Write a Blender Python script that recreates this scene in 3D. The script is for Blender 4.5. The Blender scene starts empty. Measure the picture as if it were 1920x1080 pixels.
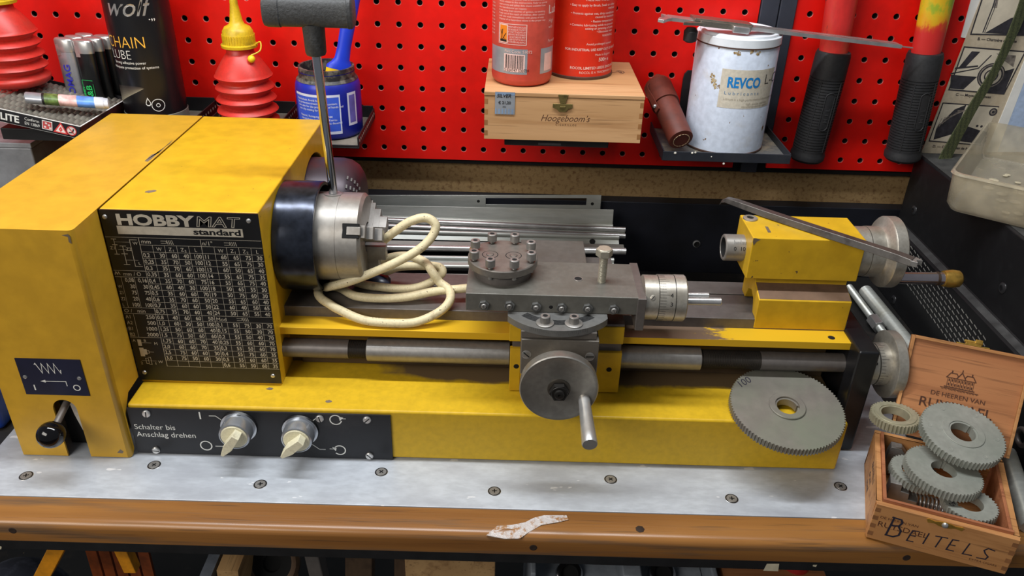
import bpy, bmesh, math, random
from mathutils import Vector, Matrix, Euler
random.seed(7)
D = bpy.data
SC = bpy.context.scene
COL = SC.collection
PI = math.pi

# ------------------------------------------------------------------ camera
F_PX = 1502.6
CAM_LOC = Vector((0.44796, -0.57697, 0.51474))
CAM_ROT = Euler((1.056245, -0.026038, 0.011342), 'XYZ')
cam_data = D.cameras.new('camera')
cam_data.sensor_width = 36.0
cam_data.lens = F_PX / 1920.0 * 36.0
cam_data.clip_start = 0.01
cam_data.clip_end = 50
cam = D.objects.new('camera', cam_data)
cam.location = CAM_LOC
cam.rotation_euler = CAM_ROT
COL.objects.link(cam)
SC.camera = cam

# ------------------------------------------------------------------ world, lamps, exposure
SC.view_settings.view_transform = 'Standard'
SC.view_settings.look = 'None'
SC.view_settings.gamma = 1.0
SC.view_settings.exposure = 0.0
SC.view_settings.use_curve_mapping = False
world = D.worlds.new('world')
SC.world = world
world.use_nodes = True
bg = world.node_tree.nodes['Background']
bg.inputs[0].default_value = (0.86, 0.92, 1.0, 1)
bg.inputs[1].default_value = 0.15


def lamp(name, loc, target, sx, sy, power, color=(1, 1, 1)):
    l = D.lights.new(name, 'AREA')
    l.shape = 'RECTANGLE'
    l.size = sx
    l.size_y = sy
    l.energy = power
    l.color = color
    o = D.objects.new(name, l)
    o.location = loc
    d = Vector(target) - Vector(loc)
    o.rotation_euler = d.to_track_quat('-Z', 'Y').to_euler()
    COL.objects.link(o)
    return o


# fluorescent tube above the bench and an added fill lamp at front left for the front faces
lamp('bench_tube_light', (0.30, 0.03, 1.00), (0.30, 0.03, 0.0), 1.0, 0.05, 11.4, (0.95, 0.975, 1.0))
lamp('front_fill_light', (-0.58, -1.05, 1.02), (0.1, 0.0, 0.1), 1.1, 0.5, 15.5, (1.0, 0.94, 0.86))

# ------------------------------------------------------------------ helpers
CAM_M = CAM_ROT.to_matrix()


def at(px, py, axis, val):
    """the point of the plane x/y/z = val that lies along a sight line (1920x1080 frame)"""
    d = CAM_M @ Vector(((px - 960) / F_PX, (540 - py) / F_PX, -1.0))
    i = 'xyz'.index(axis)
    t = (val - CAM_LOC[i]) / d[i]
    return CAM_LOC + d * t


def lin(c):
    r = []
    for v in c[:3]:
        v /= 255.0
        r.append(v / 12.92 if v <= 0.04045 else ((v + 0.055) / 1.055) ** 2.4)
    return (r[0], r[1], r[2], 1.0)


MATS = {}


def nodes(name):
    m = D.materials.new(name)
    m.use_nodes = True
    nt = m.node_tree
    b = nt.nodes['Principled BSDF']
    MATS[name] = m
    return m, nt, b


def coords(nt, scale=(1, 1, 1)):
    tc = nt.nodes.new('ShaderNodeTexCoord')
    mp = nt.nodes.new('ShaderNodeMapping')
    mp.inputs['Scale'].default_value = scale
    nt.links.new(tc.outputs['Object'], mp.inputs['Vector'])
    return mp.outputs['Vector']


def noise(nt, vec, scale, detail=4, rough=0.55):
    n = nt.nodes.new('ShaderNodeTexNoise')
    n.inputs['Scale'].default_value = scale
    n.inputs['Detail'].default_value = detail
    n.inputs['Roughness'].default_value = rough
    nt.links.new(vec, n.inputs['Vector'])
    return n.outputs['Fac']


def ramp(nt, fac, stops):
    r = nt.nodes.new('ShaderNodeValToRGB')
    el = r.color_ramp.elements
    while len(el) < len(stops):
        el.new(0.5)
    for e, (p, c) in zip(el, stops):
        e.position = p
        e.color = c if len(c) == 4 else lin(c)
    nt.links.new(fac, r.inputs['Fac'])
    return r.outputs['Color']


def mixc(nt, fac, a, b):
    n = nt.nodes.new('ShaderNodeMix')
    n.data_type = 'RGBA'
    for sock, val in ((n.inputs[0], fac), (n.inputs[6], a), (n.inputs[7], b)):
        if isinstance(val, (int, float)):
            sock.default_value = val
        elif isinstance(val, tuple):
            sock.default_value = val
        else:
            nt.links.new(val, sock)
    return n.outputs[2]


def bump(nt, b, fac, strength, dist=0.001):
    n = nt.nodes.new('ShaderNodeBump')
    n.inputs['Strength'].default_value = strength
    n.inputs['Distance'].default_value = dist
    nt.links.new(fac, n.inputs['Height'])
    nt.links.new(n.outputs['Normal'], b.inputs['Normal'])


def plain(name, c, rough=0.5, metal=0.0, var=0.12, scale=60, bumpy=0.0, stretch=(1, 1, 1), spec=0.5, alpha=1.0):
    """colour with mottled variation"""
    m, nt, b = nodes(name)
    v = coords(nt, stretch)
    f = noise(nt, v, scale)
    lo = tuple(max(0, x * (1 - var)) for x in c)
    hi = tuple(min(255, x * (1 + var)) for x in c)
    nt.links.new(ramp(nt, f, [(0.3, lo), (0.7, hi)]), b.inputs['Base Color'])
    b.inputs['Metallic'].default_value = metal
    b.inputs['Roughness'].default_value = rough
    b.inputs['Specular IOR Level'].default_value = spec
    if bumpy:
        bump(nt, b, f, bumpy)
    if alpha < 1:
        b.inputs['Alpha'].default_value = alpha
    return m


def stained(name, c, stain, rough=0.5, metal=0.0, scale=30, lo=0.55, hi=0.68, stretch=(1, 1, 1), chip=None, chip_scale=140, chip_at=0.70, bumpy=0.0):
    """colour with soft dirt stains and, optionally, small hard-edged chips"""
    m, nt, b = nodes(name)
    v = coords(nt, stretch)
    f = noise(nt, v, scale, 6, 0.6)
    fine = noise(nt, v, scale * 7, 3)
    k = tuple(x * 0.93 for x in c)
    col = ramp(nt, fine, [(0.35, k), (0.65, c)])
    mask = ramp(nt, f, [(lo, (0, 0, 0, 1)), (hi, (1, 1, 1, 1))])
    col = mixc(nt, mask, col, lin(stain))
    if chip:
        f2 = noise(nt, v, chip_scale, 3)
        f3 = ramp(nt, f2, [(chip_at, (0, 0, 0, 1)), (chip_at + 0.012, (1, 1, 1, 1))])
        col = mixc(nt, f3, col, lin(chip))
    nt.links.new(col, b.inputs['Base Color'])
    b.inputs['Roughness'].default_value = rough
    b.inputs['Metallic'].default_value = metal
    if bumpy:
        bump(nt, b, f, bumpy)
    return m


def wood(name, c1, c2, c3, axis=0, scale=1.0, rough=0.45, bumpy=0.15, coat=0.0):
    """grain running along one axis"""
    m, nt, b = nodes(name)
    s = [70 * scale] * 3
    s[axis] = 4 * scale
    v = coords(nt, tuple(s))
    f1 = noise(nt, v, 1.0, 5, 0.6)
    s2 = [22 * scale] * 3
    s2[axis] = 1.6 * scale
    v2 = coords(nt, tuple(s2))
    f2 = noise(nt, v2, 1.0, 3, 0.5)
    s3 = [420 * scale] * 3
    s3[axis] = 12 * scale
    f3 = noise(nt, coords(nt, tuple(s3)), 1.0, 2, 0.5)
    col = ramp(nt, f2, [(0.36, c1), (0.62, c2)])
    mask = ramp(nt, f1, [(0.52, (0, 0, 0, 1)), (0.72, (1, 1, 1, 1))])
    col = mixc(nt, mask, col, lin(c3))
    pores = ramp(nt, f3, [(0.60, (0, 0, 0, 1)), (0.72, (0.45, 0.45, 0.45, 1))])
    col = mixc(nt, pores, col, lin(tuple(x * 0.6 for x in c3)))
    nt.links.new(col, b.inputs['Base Color'])
    b.inputs['Roughness'].default_value = rough
    b.inputs['Specular IOR Level'].default_value = 0.4
    if coat:
        b.inputs['Coat Weight'].default_value = coat
        b.inputs['Coat Roughness'].default_value = 0.25
    bump(nt, b, f3, bumpy, 0.0004)
    return m


def worn(name, c, bare, rough=0.4):
    """yellow paint rubbed through to bare metal in a long patch of the object's right half (marks of wear)"""
    m, nt, b = nodes(name)
    v = coords(nt, (16, 60, 60))
    f = noise(nt, v, 1.0, 7, 0.72)
    tc = nt.nodes.new('ShaderNodeTexCoord')
    sp = nt.nodes.new('ShaderNodeSeparateXYZ')
    nt.links.new(tc.outputs['Object'], sp.inputs[0])
    mr = nt.nodes.new('ShaderNodeMapRange')
    mr.inputs[1].default_value = 0.315
    mr.inputs[2].default_value = 0.235
    mr.inputs[3].default_value = -0.22
    mr.inputs[4].default_value = 0.26
    nt.links.new(sp.outputs[0], mr.inputs[0])
    mr2 = nt.nodes.new('ShaderNodeMapRange')
    mr2.inputs[1].default_value = 0.09
    mr2.inputs[2].default_value = 0.06
    mr2.inputs[3].default_value = 0.0
    mr2.inputs[4].default_value = -0.5
    nt.links.new(sp.outputs[0], mr2.inputs[0])
    a = nt.nodes.new('ShaderNodeMath')
    nt.links.new(f, a.inputs[0])
    nt.links.new(mr.outputs[0], a.inputs[1])
    a2 = nt.nodes.new('ShaderNodeMath')
    nt.links.new(a.outputs[0], a2.inputs[0])
    nt.links.new(mr2.outputs[0], a2.inputs[1])
    mr3 = nt.nodes.new('ShaderNodeMapRange')
    mr3.inputs[1].default_value = 0.1112
    mr3.inputs[2].default_value = 0.1117
    mr3.inputs[3].default_value = -0.5
    mr3.inputs[4].default_value = 0.0
    nt.links.new(sp.outputs[2], mr3.inputs[0])
    a3 = nt.nodes.new('ShaderNodeMath')
    nt.links.new(a2.outputs[0], a3.inputs[0])
    nt.links.new(mr3.outputs[0], a3.inputs[1])
    mask = ramp(nt, a3.outputs[0], [(0.50, (0, 0, 0, 1)), (0.56, (1, 1, 1, 1))])
    nt.links.new(mixc(nt, mask, lin(c), lin(bare)), b.inputs['Base Color'])
    b.inputs['Roughness'].default_value = rough
    return m


def oiled(name, c, film, rough=0.4):
    """yellow enamel with a brown oil film dried on behind the front strip"""
    m, nt, b = nodes(name)
    v = coords(nt)
    f = noise(nt, v, 34, 5, 0.6)
    fine = noise(nt, v, 150, 3)
    tc = nt.nodes.new('ShaderNodeTexCoord')
    sp = nt.nodes.new('ShaderNodeSeparateXYZ')
    nt.links.new(tc.outputs['Object'], sp.inputs[0])

    def mr(sock, a0, a1, b0, b1):
        n = nt.nodes.new('ShaderNodeMapRange')
        for i, q in enumerate((a0, a1, b0, b1)):
            n.inputs[i + 1].default_value = q
        nt.links.new(sock, n.inputs[0])
        return n.outputs[0]

    def math_(op, a, q):
        n = nt.nodes.new('ShaderNodeMath')
        n.operation = op
        for i, s in enumerate((a, q)):
            if isinstance(s, (int, float)):
                n.inputs[i].default_value = s
            else:
                nt.links.new(s, n.inputs[i])
        return n.outputs[0]
    yy = mr(sp.outputs[1], -0.066, -0.040, 0.0, 0.55)
    xx = mr(sp.outputs[0], -0.10, 0.01, 0.0, 0.45)
    s = math_('ADD', math_('MULTIPLY', f, 0.35), math_('ADD', yy, xx))
    mask = ramp(nt, s, [(0.88, (0, 0, 0, 1)), (1.0, (1, 1, 1, 1))])
    col = ramp(nt, fine, [(0.35, tuple(q * 0.94 for q in c)), (0.65, c)])
    nt.links.new(mixc(nt, mask, col, lin(film)), b.inputs['Base Color'])
    b.inputs['Roughness'].default_value = rough
    return m


class MB:
    """collects shapes, then links them as ONE mesh object"""

    def __init__(self):
        self.v = []
        self.f = []
        self.mi = []

    def add(self, vs, fs, mat=0):
        n = len(self.v)
        self.v += [Vector(p) for p in vs]
        for f in fs:
            self.f.append([i + n for i in f])
            self.mi.append(mat)
        return self

    def obox(self, o, a, b, c, mat=0):
        o, a, b, c = Vector(o), Vector(a), Vector(b), Vector(c)
        if a.cross(b).dot(c) < 0:
            a, b = b, a
        vs = [o, o + a, o + a + b, o + b, o + c, o + a + c, o + a + b + c, o + b + c]
        return self.add(vs, [(3, 2, 1, 0), (4, 5, 6, 7), (0, 1, 5, 4), (1, 2, 6, 5), (2, 3, 7, 6), (3, 0, 4, 7)], mat)

    def box(self, x0, x1, y0, y1, z0, z1, mat=0):
        return self.obox((x0, y0, z0), (x1 - x0, 0, 0), (0, y1 - y0, 0), (0, 0, z1 - z0), mat)

    def prism(self, poly, ext, mat=0, cap_mat=None):
        """polygon of 3D points extruded along ext"""
        poly = [Vector(p) for p in poly]
        ext = Vector(ext)
        n = len(poly)
        nrm = Vector((0, 0, 0))
        for i in range(n):
            nrm += poly[i].cross(poly[(i + 1) % n])
        if nrm.dot(ext) < 0:
            poly.reverse()
        vs = poly + [p + ext for p in poly]
        self.add(vs, [tuple(range(n - 1, -1, -1)), tuple(range(n, 2 * n))], mat if cap_mat is None else cap_mat)
        k = len(self.v) - 2 * n
        for i in range(n):
            j = (i + 1) % n
            self.f.append([k + i, k + j, k + n + j, k + n + i])
            self.mi.append(mat)
        return self

    def lathe(self, o, axis, prof, seg=32, mat=0, cap0=True, cap1=True):
        """prof: list of (height, radius[, material]) along axis from o"""
        o = Vector(o)
        w = Vector(axis).normalized()
        u = w.orthogonal().normalized()
        if abs(w.z) > 0.9:
            u = Vector((1, 0, 0))
        v = w.cross(u).normalized()
        u = v.cross(w).normalized()
        base = len(self.v)
        for pr in prof:
            h, r = pr[0], pr[1]
            for i in range(seg):
                a = 2 * PI * i / seg
                self.v.append(o + w * h + (u * math.cos(a) + v * math.sin(a)) * r)
        for k in range(len(prof) - 1):
            mm = prof[k + 1][2] if len(prof[k + 1]) > 2 else mat
            for i in range(seg):
                j = (i + 1) % seg
                self.f.append([base + k * seg + i, base + k * seg + j, base + (k + 1) * seg + j, base + (k + 1) * seg + i])
                self.mi.append(mm)
        if cap0 and prof[0][1] > 1e-6:
            self.f.append([base + i for i in range(seg - 1, -1, -1)])
            self.mi.append(prof[0][2] if len(prof[0]) > 2 else mat)
        if cap1 and prof[-1][1] > 1e-6:
            k = base + (len(prof) - 1) * seg
            self.f.append([k + i for i in range(seg)])
            self.mi.append(prof[-1][2] if len(prof[-1]) > 2 else mat)
        return self

    def cyl(self, p0, p1, r0, r1=None, seg=24, mat=0, bev=0.0):
        p0, p1 = Vector(p0), Vector(p1)
        r1 = r0 if r1 is None else r1
        L = (p1 - p0).length
        if bev:
            pr = [(0, r0 - bev), (bev, r0), (L - bev, r1), (L, r1 - bev)]
        else:
            pr = [(0, r0), (L, r1)]
        return self.lathe(p0, p1 - p0, pr, seg, mat)

    def tube(self, pts, r, seg=10, mat=0, rfun=None):
        pts = [Vector(p) for p in pts]
        n = len(pts)
        base = len(self.v)
        up = None
        for k, p in enumerate(pts):
            t = (pts[min(k + 1, n - 1)] - pts[max(k - 1, 0)]).normalized()
            if up is None:
                up = t.orthogonal().normalized()
            s = t.cross(up)
            if s.length < 1e-6:
                s = t.orthogonal()
            s.normalize()
            up = s.cross(t).normalized()
            rr = r if rfun is None else rfun(k / (n - 1))
            for i in range(seg):
                a = 2 * PI * i / seg
                self.v.append(p + (s * math.cos(a) + up * math.sin(a)) * rr)
        for k in range(n - 1):
            for i in range(seg):
                j = (i + 1) % seg
                self.f.append([base + k * seg + i, base + k * seg + j, base + (k + 1) * seg + j, base + (k + 1) * seg + i])
                self.mi.append(mat)
        self.f.append([base + i for i in range(seg - 1, -1, -1)])
        self.mi.append(mat)
        k = base + (n - 1) * seg
        self.f.append([k + i for i in range(seg)])
        self.mi.append(mat)
        return self

    def sphere(self, c, r, mat=0, seg=24, rings=14, squash=1.0):
        prof = [(-r * squash * math.cos(PI * k / rings), max(1e-5, r * math.sin(PI * k / rings))) for k in range(rings + 1)]
        return self.lathe(c, (0, 0, 1), prof, seg, mat)

    def hexp(self, p0, p1, r, mat=0, rot=0.0):
        p0, p1 = Vector(p0), Vector(p1)
        w = (p1 - p0).normalized()
        u = w.orthogonal().normalized()
        v = w.cross(u)
        poly = [p0 + (u * math.cos(rot + PI / 3 * i) + v * math.sin(rot + PI / 3 * i)) * r for i in range(6)]
        return self.prism(poly, p1 - p0, mat)

    def text(self, s, size, o, u, v, mat=0, align='LEFT', off=0.00015, bold=0.0, shear=0.0, sx=1.0, dep=0.0):
        """flat lettering printed on a plane; o = anchor on the base line"""
        vs, fs = glyphs(s, bold, shear)
        u, v = Vector(u).normalized(), Vector(v).normalized()
        n = u.cross(v)
        w = max((p[0] for p in vs), default=0) if align != 'LEFT' else 0
        sh = {'LEFT': 0, 'CENTER': -w / 2, 'RIGHT': -w}[align]
        o = Vector(o)
        self.add([o + u * (p[0] + sh) * size * sx + v * p[1] * size + n * off for p in vs], fs, mat)
        return self

    def fit(self, s, x0, x1, size, o, u, v, y, mat=0, **k):
        """lettering stretched to run from x0 to x1"""
        vs, fs = glyphs(s, k.get('bold', 0.0), k.get('shear', 0.0))
        a, b = min(p[0] for p in vs), max(p[0] for p in vs)
        sx = (x1 - x0) / ((b - a) * size)
        return self.text(s, size, Vector(o) + Vector(u).normalized() * (x0 - a * size * sx) + Vector(v).normalized() * y, u, v, mat, sx=sx, **k)

    def fit_sx(self, s, x0, x1, size, bold, shear):
        vs, fs = glyphs(s, bold, shear)
        a, b = min(p[0] for p in vs), max(p[0] for p in vs)
        sx = (x1 - x0) / ((b - a) * size)
        return sx, x0 - a * size * sx

    def text_cyl(self, s, size, cx, cy, r, th, z, mat=0, align='LEFT', off=0.0002, bold=0.0, shear=0.0, sx=1.0, vertical=False):
        """lettering around an upright can; th = angle (0 faces -y, + towards +x)"""
        vs, fs = glyphs(s, bold, shear)
        w = max((p[0] for p in vs), default=0) if align != 'LEFT' else 0
        sh = {'LEFT': 0, 'CENTER': -w / 2, 'RIGHT': -w}[align]
        out = []
        for p in vs:
            x, y = (p[0] + sh) * size * sx, p[1] * size
            if vertical:
                x, y = -y, x
            a = th + x / r
            out.append(Vector((cx + (r + off) * math.sin(a), cy - (r + off) * math.cos(a), z + y)))
        self.add(out, fs, mat)
        return self

    def patch(self, cx, cy, r, t0, t1, z0, z1, mat=0, off=0.0001, seg=16):
        vs = []
        for i in range(seg + 1):
            a = t0 + (t1 - t0) * i / seg
            for z in (z0, z1):
                vs.append((cx + (r + off) * math.sin(a), cy - (r + off) * math.cos(a), z))
        self.add(vs, [(2 * i, 2 * i + 2, 2 * i + 3, 2 * i + 1) for i in range(seg)], mat)
        return self

    def quad(self, a, b, c, d, mat=0):
        return self.add([a, b, c, d], [(0, 1, 2, 3)], mat)

    def rect(self, o, u, v, x0, x1, y0, y1, mat=0, off=0.0001):
        u, v = Vector(u).normalized(), Vector(v).normalized()
        n = u.cross(v) * off
        o = Vector(o) + n
        return self.quad(o + u * x0 + v * y0, o + u * x1 + v * y0, o + u * x1 + v * y1, o + u * x0 + v * y1, mat)

    def line(self, pts, w, o, u, v, mat=0, off=0.00015):
        """printed line through 2D points"""
        u, v = Vector(u).normalized(), Vector(v).normalized()
        self.nl = getattr(self, 'nl', 0) + 1
        n = u.cross(v) * (off + 5e-6 * (self.nl % 9))
        o = Vector(o) + n
        P = [Vector((p[0], p[1])) for p in pts]
        closed = len(P) > 3 and (P[0] - P[-1]).length < 1e-9
        if closed:
            P = P[:-1]
        m = len(P)
        vs = []
        for i in range(m):
            if closed or 0 < i < m - 1:
                a, c = (P[i] - P[i - 1]).normalized(), (P[(i + 1) % m] - P[i]).normalized()
                na, nc = Vector((-a.y, a.x)), Vector((-c.y, c.x))
                k = na + nc
                if k.length < 1e-6:
                    k = na
                k.normalize()
                k = k * min(1.0 / max(k.dot(na), 0.2), 2.5)
                b = P[i]
            else:
                a = (P[1] - P[0]).normalized() if i == 0 else (P[-1] - P[-2]).normalized()
                k = Vector((-a.y, a.x))
                b = P[i] + a * (w / 2) * (-1 if i == 0 else 1)
            vs += [b + k * w / 2, b - k * w / 2]
        idx = range(m) if closed else range(m - 1)
        fs = [(2 * i, 2 * i + 1, 2 * ((i + 1) % m) + 1, 2 * ((i + 1) % m)) for i in idx]
        self.add([o + u * q.x + v * q.y for q in vs], fs, mat)
        return self

    def ring(self, cxy, r, w, o, u, v, mat=0, off=0.00015, seg=28, a0=0.0, a1=2 * PI):
        pts = [(cxy[0] + r * math.cos(a0 + (a1 - a0) * i / seg), cxy[1] + r * math.sin(a0 + (a1 - a0) * i / seg)) for i in range(seg + 1)]
        return self.line(pts, w, o, u, v, mat, off)

    def xform(self, M, start=0):
        for i in range(start, len(self.v)):
            self.v[i] = M @ self.v[i]
        return self

    def build(self, name, mats, parent=None, bevel=0.0, smooth=35, loc=None, local=False, seg=2, label=None):
        """mesh of the collected shapes; its origin at the thing's base"""
        if not isinstance(mats, (list, tuple)):
            mats = [mats]
        root = parent
        while root is not None and root.parent is not None:
            root = root.parent
        org = Vector((0, 0, 0))
        if not local:
            if root is not None:
                org = root['base_point'] if 'base_point' in root else root.location
                org = Vector(org)
            elif loc is not None:
                org = Vector(loc)
        me = D.meshes.new(name)
        me.from_pydata([tuple(p - org) for p in self.v], [], self.f)
        for m in mats:
            me.materials.append(m)
        me.polygons.foreach_set('material_index', self.mi)
        me.update()
        bm = bmesh.new()
        bm.from_mesh(me)
        bmesh.ops.remove_doubles(bm, verts=bm.verts, dist=1e-7)
        bm.to_mesh(me)
        bm.free()
        if smooth:
            me.polygons.foreach_set('use_smooth', [True] * len(me.polygons))
            me.set_sharp_from_angle(angle=math.radians(smooth))
        o = D.objects.new(name, me)
        COL.objects.link(o)
        if parent is not None:
            o.parent = parent
        elif loc is not None:
            o.location = loc
        if bevel:
            md = o.modifiers.new('edge', 'BEVEL')
            md.width = bevel
            md.segments = seg
            md.limit_method = 'ANGLE'
            md.angle_limit = math.radians(40)
            md.use_clamp_overlap = True
            md.harden_normals = bool(smooth)
        if label:
            o['label'] = label
        return o


GLY = {}


def glyphs(s, bold, shear):
    k = (s, bold, shear)
    if k not in GLY:
        cu = D.curves.new('lettering', 'FONT')
        cu.body = s
        cu.size = 1.0
        cu.offset = bold
        cu.shear = shear
        cu.resolution_u = 3
        o = D.objects.new('lettering', cu)
        me = o.to_mesh()
        GLY[k] = ([tuple(v.co) for v in me.vertices], [tuple(p.vertices) for p in me.polygons])
        o.to_mesh_clear()
        D.objects.remove(o)
        D.curves.remove(cu)
    return GLY[k]


def tag(o, label, cat, group=None, kind=None):
    o['label'] = label
    o['category'] = cat
    if group:
        o['group'] = group
    if kind:
        o['kind'] = kind
    return o


def thing(name, loc, label, cat, group=None, rot=(0, 0, 0)):
    o = D.objects.new(name, None)
    o.empty_display_size = 0.02
    o.location = loc
    o.rotation_euler = rot
    COL.objects.link(o)
    return tag(o, label, cat, group)


def struct(o):
    o['kind'] = 'structure'
    return o


def copy_tree(o, parent=None):
    c = o.copy()
    COL.objects.link(c)
    if parent is not None:
        c.parent = parent
    for ch in list(o.children):
        copy_tree(ch, c)
    return c


def spline(pts, n=10):
    """Catmull-Rom through the points"""
    P = [Vector(p) for p in pts]
    out = []
    for i in range(len(P) - 1):
        p0, p1, p2, p3 = P[max(i - 1, 0)], P[i], P[i + 1], P[min(i + 2, len(P) - 1)]
        for k in range(n):
            t = k / n
            out.append(0.5 * ((2 * p1) + (p2 - p0) * t + (2 * p0 - 5 * p1 + 4 * p2 - p3) * t * t + (3 * p1 - p0 - 3 * p2 + p3) * t ** 3))
    out.append(P[-1])
    return out


def gear_mesh(n, r, bore, th, boss_r=0.0, boss_h=0.0, depth=None, dots=0, key=0.0, mat=0):
    """spur gear around local z, bottom face at z = 0"""
    mb = MB()
    depth = depth or 2.5 * r / (n + 2)
    ri = r - depth
    ang = 2 * PI / n
    prof = []
    for i in range(n):
        a = i * ang
        prof += [(ri, a - 0.34 * ang), (r, a - 0.10 * ang), (r, a + 0.10 * ang), (ri, a + 0.34 * ang)]
    m = len(prof)
    vs = []
    for z, kind in ((0, 0), (0, 1), (th, 1), (th, 0)):
        for (rr, a) in prof:
            kw = key and abs(bore * math.sin(a)) < key and math.cos(a) > 0
            q = rr if kind else bore + (0.0016 if kw else 0.0)
            vs.append((q * math.cos(a), q * math.sin(a), z))
    fs = []
    for lay in range(4):
        nxt = (lay + 1) % 4
        for i in range(m):
            j = (i + 1) % m
            fs.append((lay * m + i, nxt * m + i, nxt * m + j, lay * m + j))
    fs = [tuple(reversed(f)) for f in fs]
    mb.add(vs, fs, mat)
    if boss_h:
        bi = bore + (0.0018 if key else 0.0)
        mb.lathe((0, 0, 0), (0, 0, 1), [(th - 0.0002, bi), (th - 0.0002, boss_r), (th + boss_h * 0.7, boss_r), (th + boss_h, boss_r - boss_h * 0.3), (th + boss_h, bi), (th - 0.0002, bi)], 40, mat, False, False)
    for k in range(dots):
        a = 2 * PI * k / dots + 0.3
        rr = (boss_r + ri) / 2 + 0.002
        mb.lathe((rr * math.cos(a), rr * math.sin(a), 0), (0, 0, 1), [(th, 0.0022), (th + 0.0002, 0.0022), (th + 0.0002, 0.0018), (th + 0.0001, 0.0017)], 14, mat)
    return mb


def blob(c, u, v, rx, ry, seed):
    """irregular flake outline around c"""
    rnd = random.Random(seed)
    n = 13
    return [Vector(c) + Vector(u) * rx * math.cos(2 * PI * i / n) * rnd.uniform(0.7, 1.15) + Vector(v) * ry * math.sin(2 * PI * i / n) * rnd.uniform(0.7, 1.15) for i in range(n)]


def slot_screw(mb, c, n, r, h=0.0012, rot=0.3, mat=0, slot=1):
    """pan screw head with a slot; n = outward normal"""
    c, n = Vector(c), Vector(n).normalized()
    mb.lathe(c, n, [(0, r), (h * 0.6, r), (h, r * 0.82)], 18, mat)
    u = n.orthogonal().normalized()
    v = n.cross(u)
    d = u * math.cos(rot) + v * math.sin(rot)
    e = n.cross(d)
    mb.obox(c + n * (h * 0.5) - d * r * 0.85 - e * r * 0.13, d * r * 1.7, e * r * 0.26, n * (h * 0.53), slot)


def thread(mb, p0, p1, r, pitch, depth, mat=0, seg=16):
    p0, p1 = Vector(p0), Vector(p1)
    L = (p1 - p0).length
    n = max(2, int(L / pitch))
    prof = []
    for i in range(n):
        prof += [(L * i / n, r - depth), (L * (i + 0.5) / n, r)]
    prof.append((L, r - depth))
    return mb.lathe(p0, p1 - p0, prof, seg, mat)


X, Y, Z = Vector((1, 0, 0)), Vector((0, 1, 0)), Vector((0, 0, 1))
NX, NY, NZ = -X, -Y, -Z

# ------------------------------------------------------------------ materials
YEL = stained('yellow_enamel', (211, 168, 36), (202, 158, 35), 0.36, 0, 9, 0.58, 0.80, chip=(96, 78, 52), chip_scale=170, chip_at=0.735)
YEL2 = stained('yellow_cover_enamel', (208, 161, 48), (198, 151, 44), 0.38, 0, 7, 0.5, 0.8, chip=(120, 92, 50), chip_scale=220, chip_at=0.755)
YWORN = worn('worn_yellow_enamel', (216, 171, 36), (112, 92, 76))
OILY = stained('oily_bed_casting', (96, 80, 62), (150, 118, 40), 0.42, 0.3, 14, 0.62, 0.72)
BASET = oiled('base_top_enamel', (211, 171, 36), (112, 92, 66))
for m_ in (YEL, YEL2, BASET, YWORN):
    m_.node_tree.nodes['Principled BSDF'].inputs['Specular IOR Level'].default_value = 0.3
CHIP = plain('bare_chip', (122, 108, 92), 0.5, 0.2, 0.15)
BLACK = plain('black_enamel', (22, 22, 24), 0.35, 0, 0.2, 50)
BLACKR = plain('black_rubber', (34, 34, 36), 0.62, 0, 0.15, 300, bumpy=0.1)
GRIP = plain('grip_plastic', (62, 63, 64), 0.6, 0, 0.12, 420, bumpy=0.5)
PANEL = stained('black_anodised', (33, 34, 38), (62, 62, 64), 0.42, 0.3, 16, 0.58, 0.85)
NAVY = plain('navy_plate', (26, 29, 52), 0.45, 0, 0.1, 40)
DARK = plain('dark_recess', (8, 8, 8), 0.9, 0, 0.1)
PRINT = plain('silver_print', (196, 188, 172), 0.45, 0.2, 0.05, 200)
WHITEP = plain('white_print', (226, 226, 220), 0.55, 0, 0.03, 200)
BLACKP = plain('black_print', (20, 18, 18), 0.6, 0, 0.05, 200)
BROWNP = plain('branded_print', (74, 40, 22), 0.7, 0, 0.1, 200)
MARKER = plain('marker_ink', (38, 34, 48), 0.55, 0, 0.15, 300)
STEEL = stained('machined_steel', (158, 155, 151), (122, 117, 110), 0.40, 0.6, 28, 0.5, 0.8, stretch=(1, 1, 1))
STEELD = stained('dark_oiled_steel', (112, 106, 102), (94, 87, 82), 0.46, 0.4, 24, 0.5, 0.75)
STEELB = plain('bright_steel', (192, 191, 189), 0.32, 0.75, 0.08, 60)
CHROME = plain('chrome', (205, 206, 212), 0.12, 1.0, 0.04, 40)
CHUCKM = stained('chuck_steel', (158, 154, 148), (130, 122, 112), 0.42, 0.6, 26, 0.5, 0.8)
GUARD = plain('blued_guard', (52, 56, 66), 0.24, 0.75, 0.25, 90)
ZINC = stained('zinc_plate', (182, 184, 178), (160, 158, 144), 0.36, 0.4, 12, 0.5, 0.75, stretch=(0.4, 3, 3))
ALU = stained('scuffed_aluminium', (196, 202, 210), (168, 172, 180), 0.42, 0.25, 20, 0.45, 0.72, stretch=(0.6, 1.6, 1), chip=(222, 224, 228), chip_scale=48, chip_at=0.69, bumpy=0.03)
DIALM = stained('dial_aluminium', (186, 180, 168), (150, 142, 128), 0.4, 0.7, 50, 0.5, 0.75)
GEARM = stained('grey_gear_steel', (156, 158, 149), (134, 139, 129), 0.5, 0.25, 22, 0.45, 0.75)
GEARG = stained('large_gear_steel', (134, 128, 120), (126, 132, 114), 0.44, 0.35, 14, 0.4, 0.75)
GEARB = stained('brassy_gear_steel', (170, 164, 138), (140, 135, 112), 0.48, 0.35, 30, 0.45, 0.75)
BRASS = plain('brass', (198, 156, 72), 0.3, 0.75, 0.2, 90)
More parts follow.
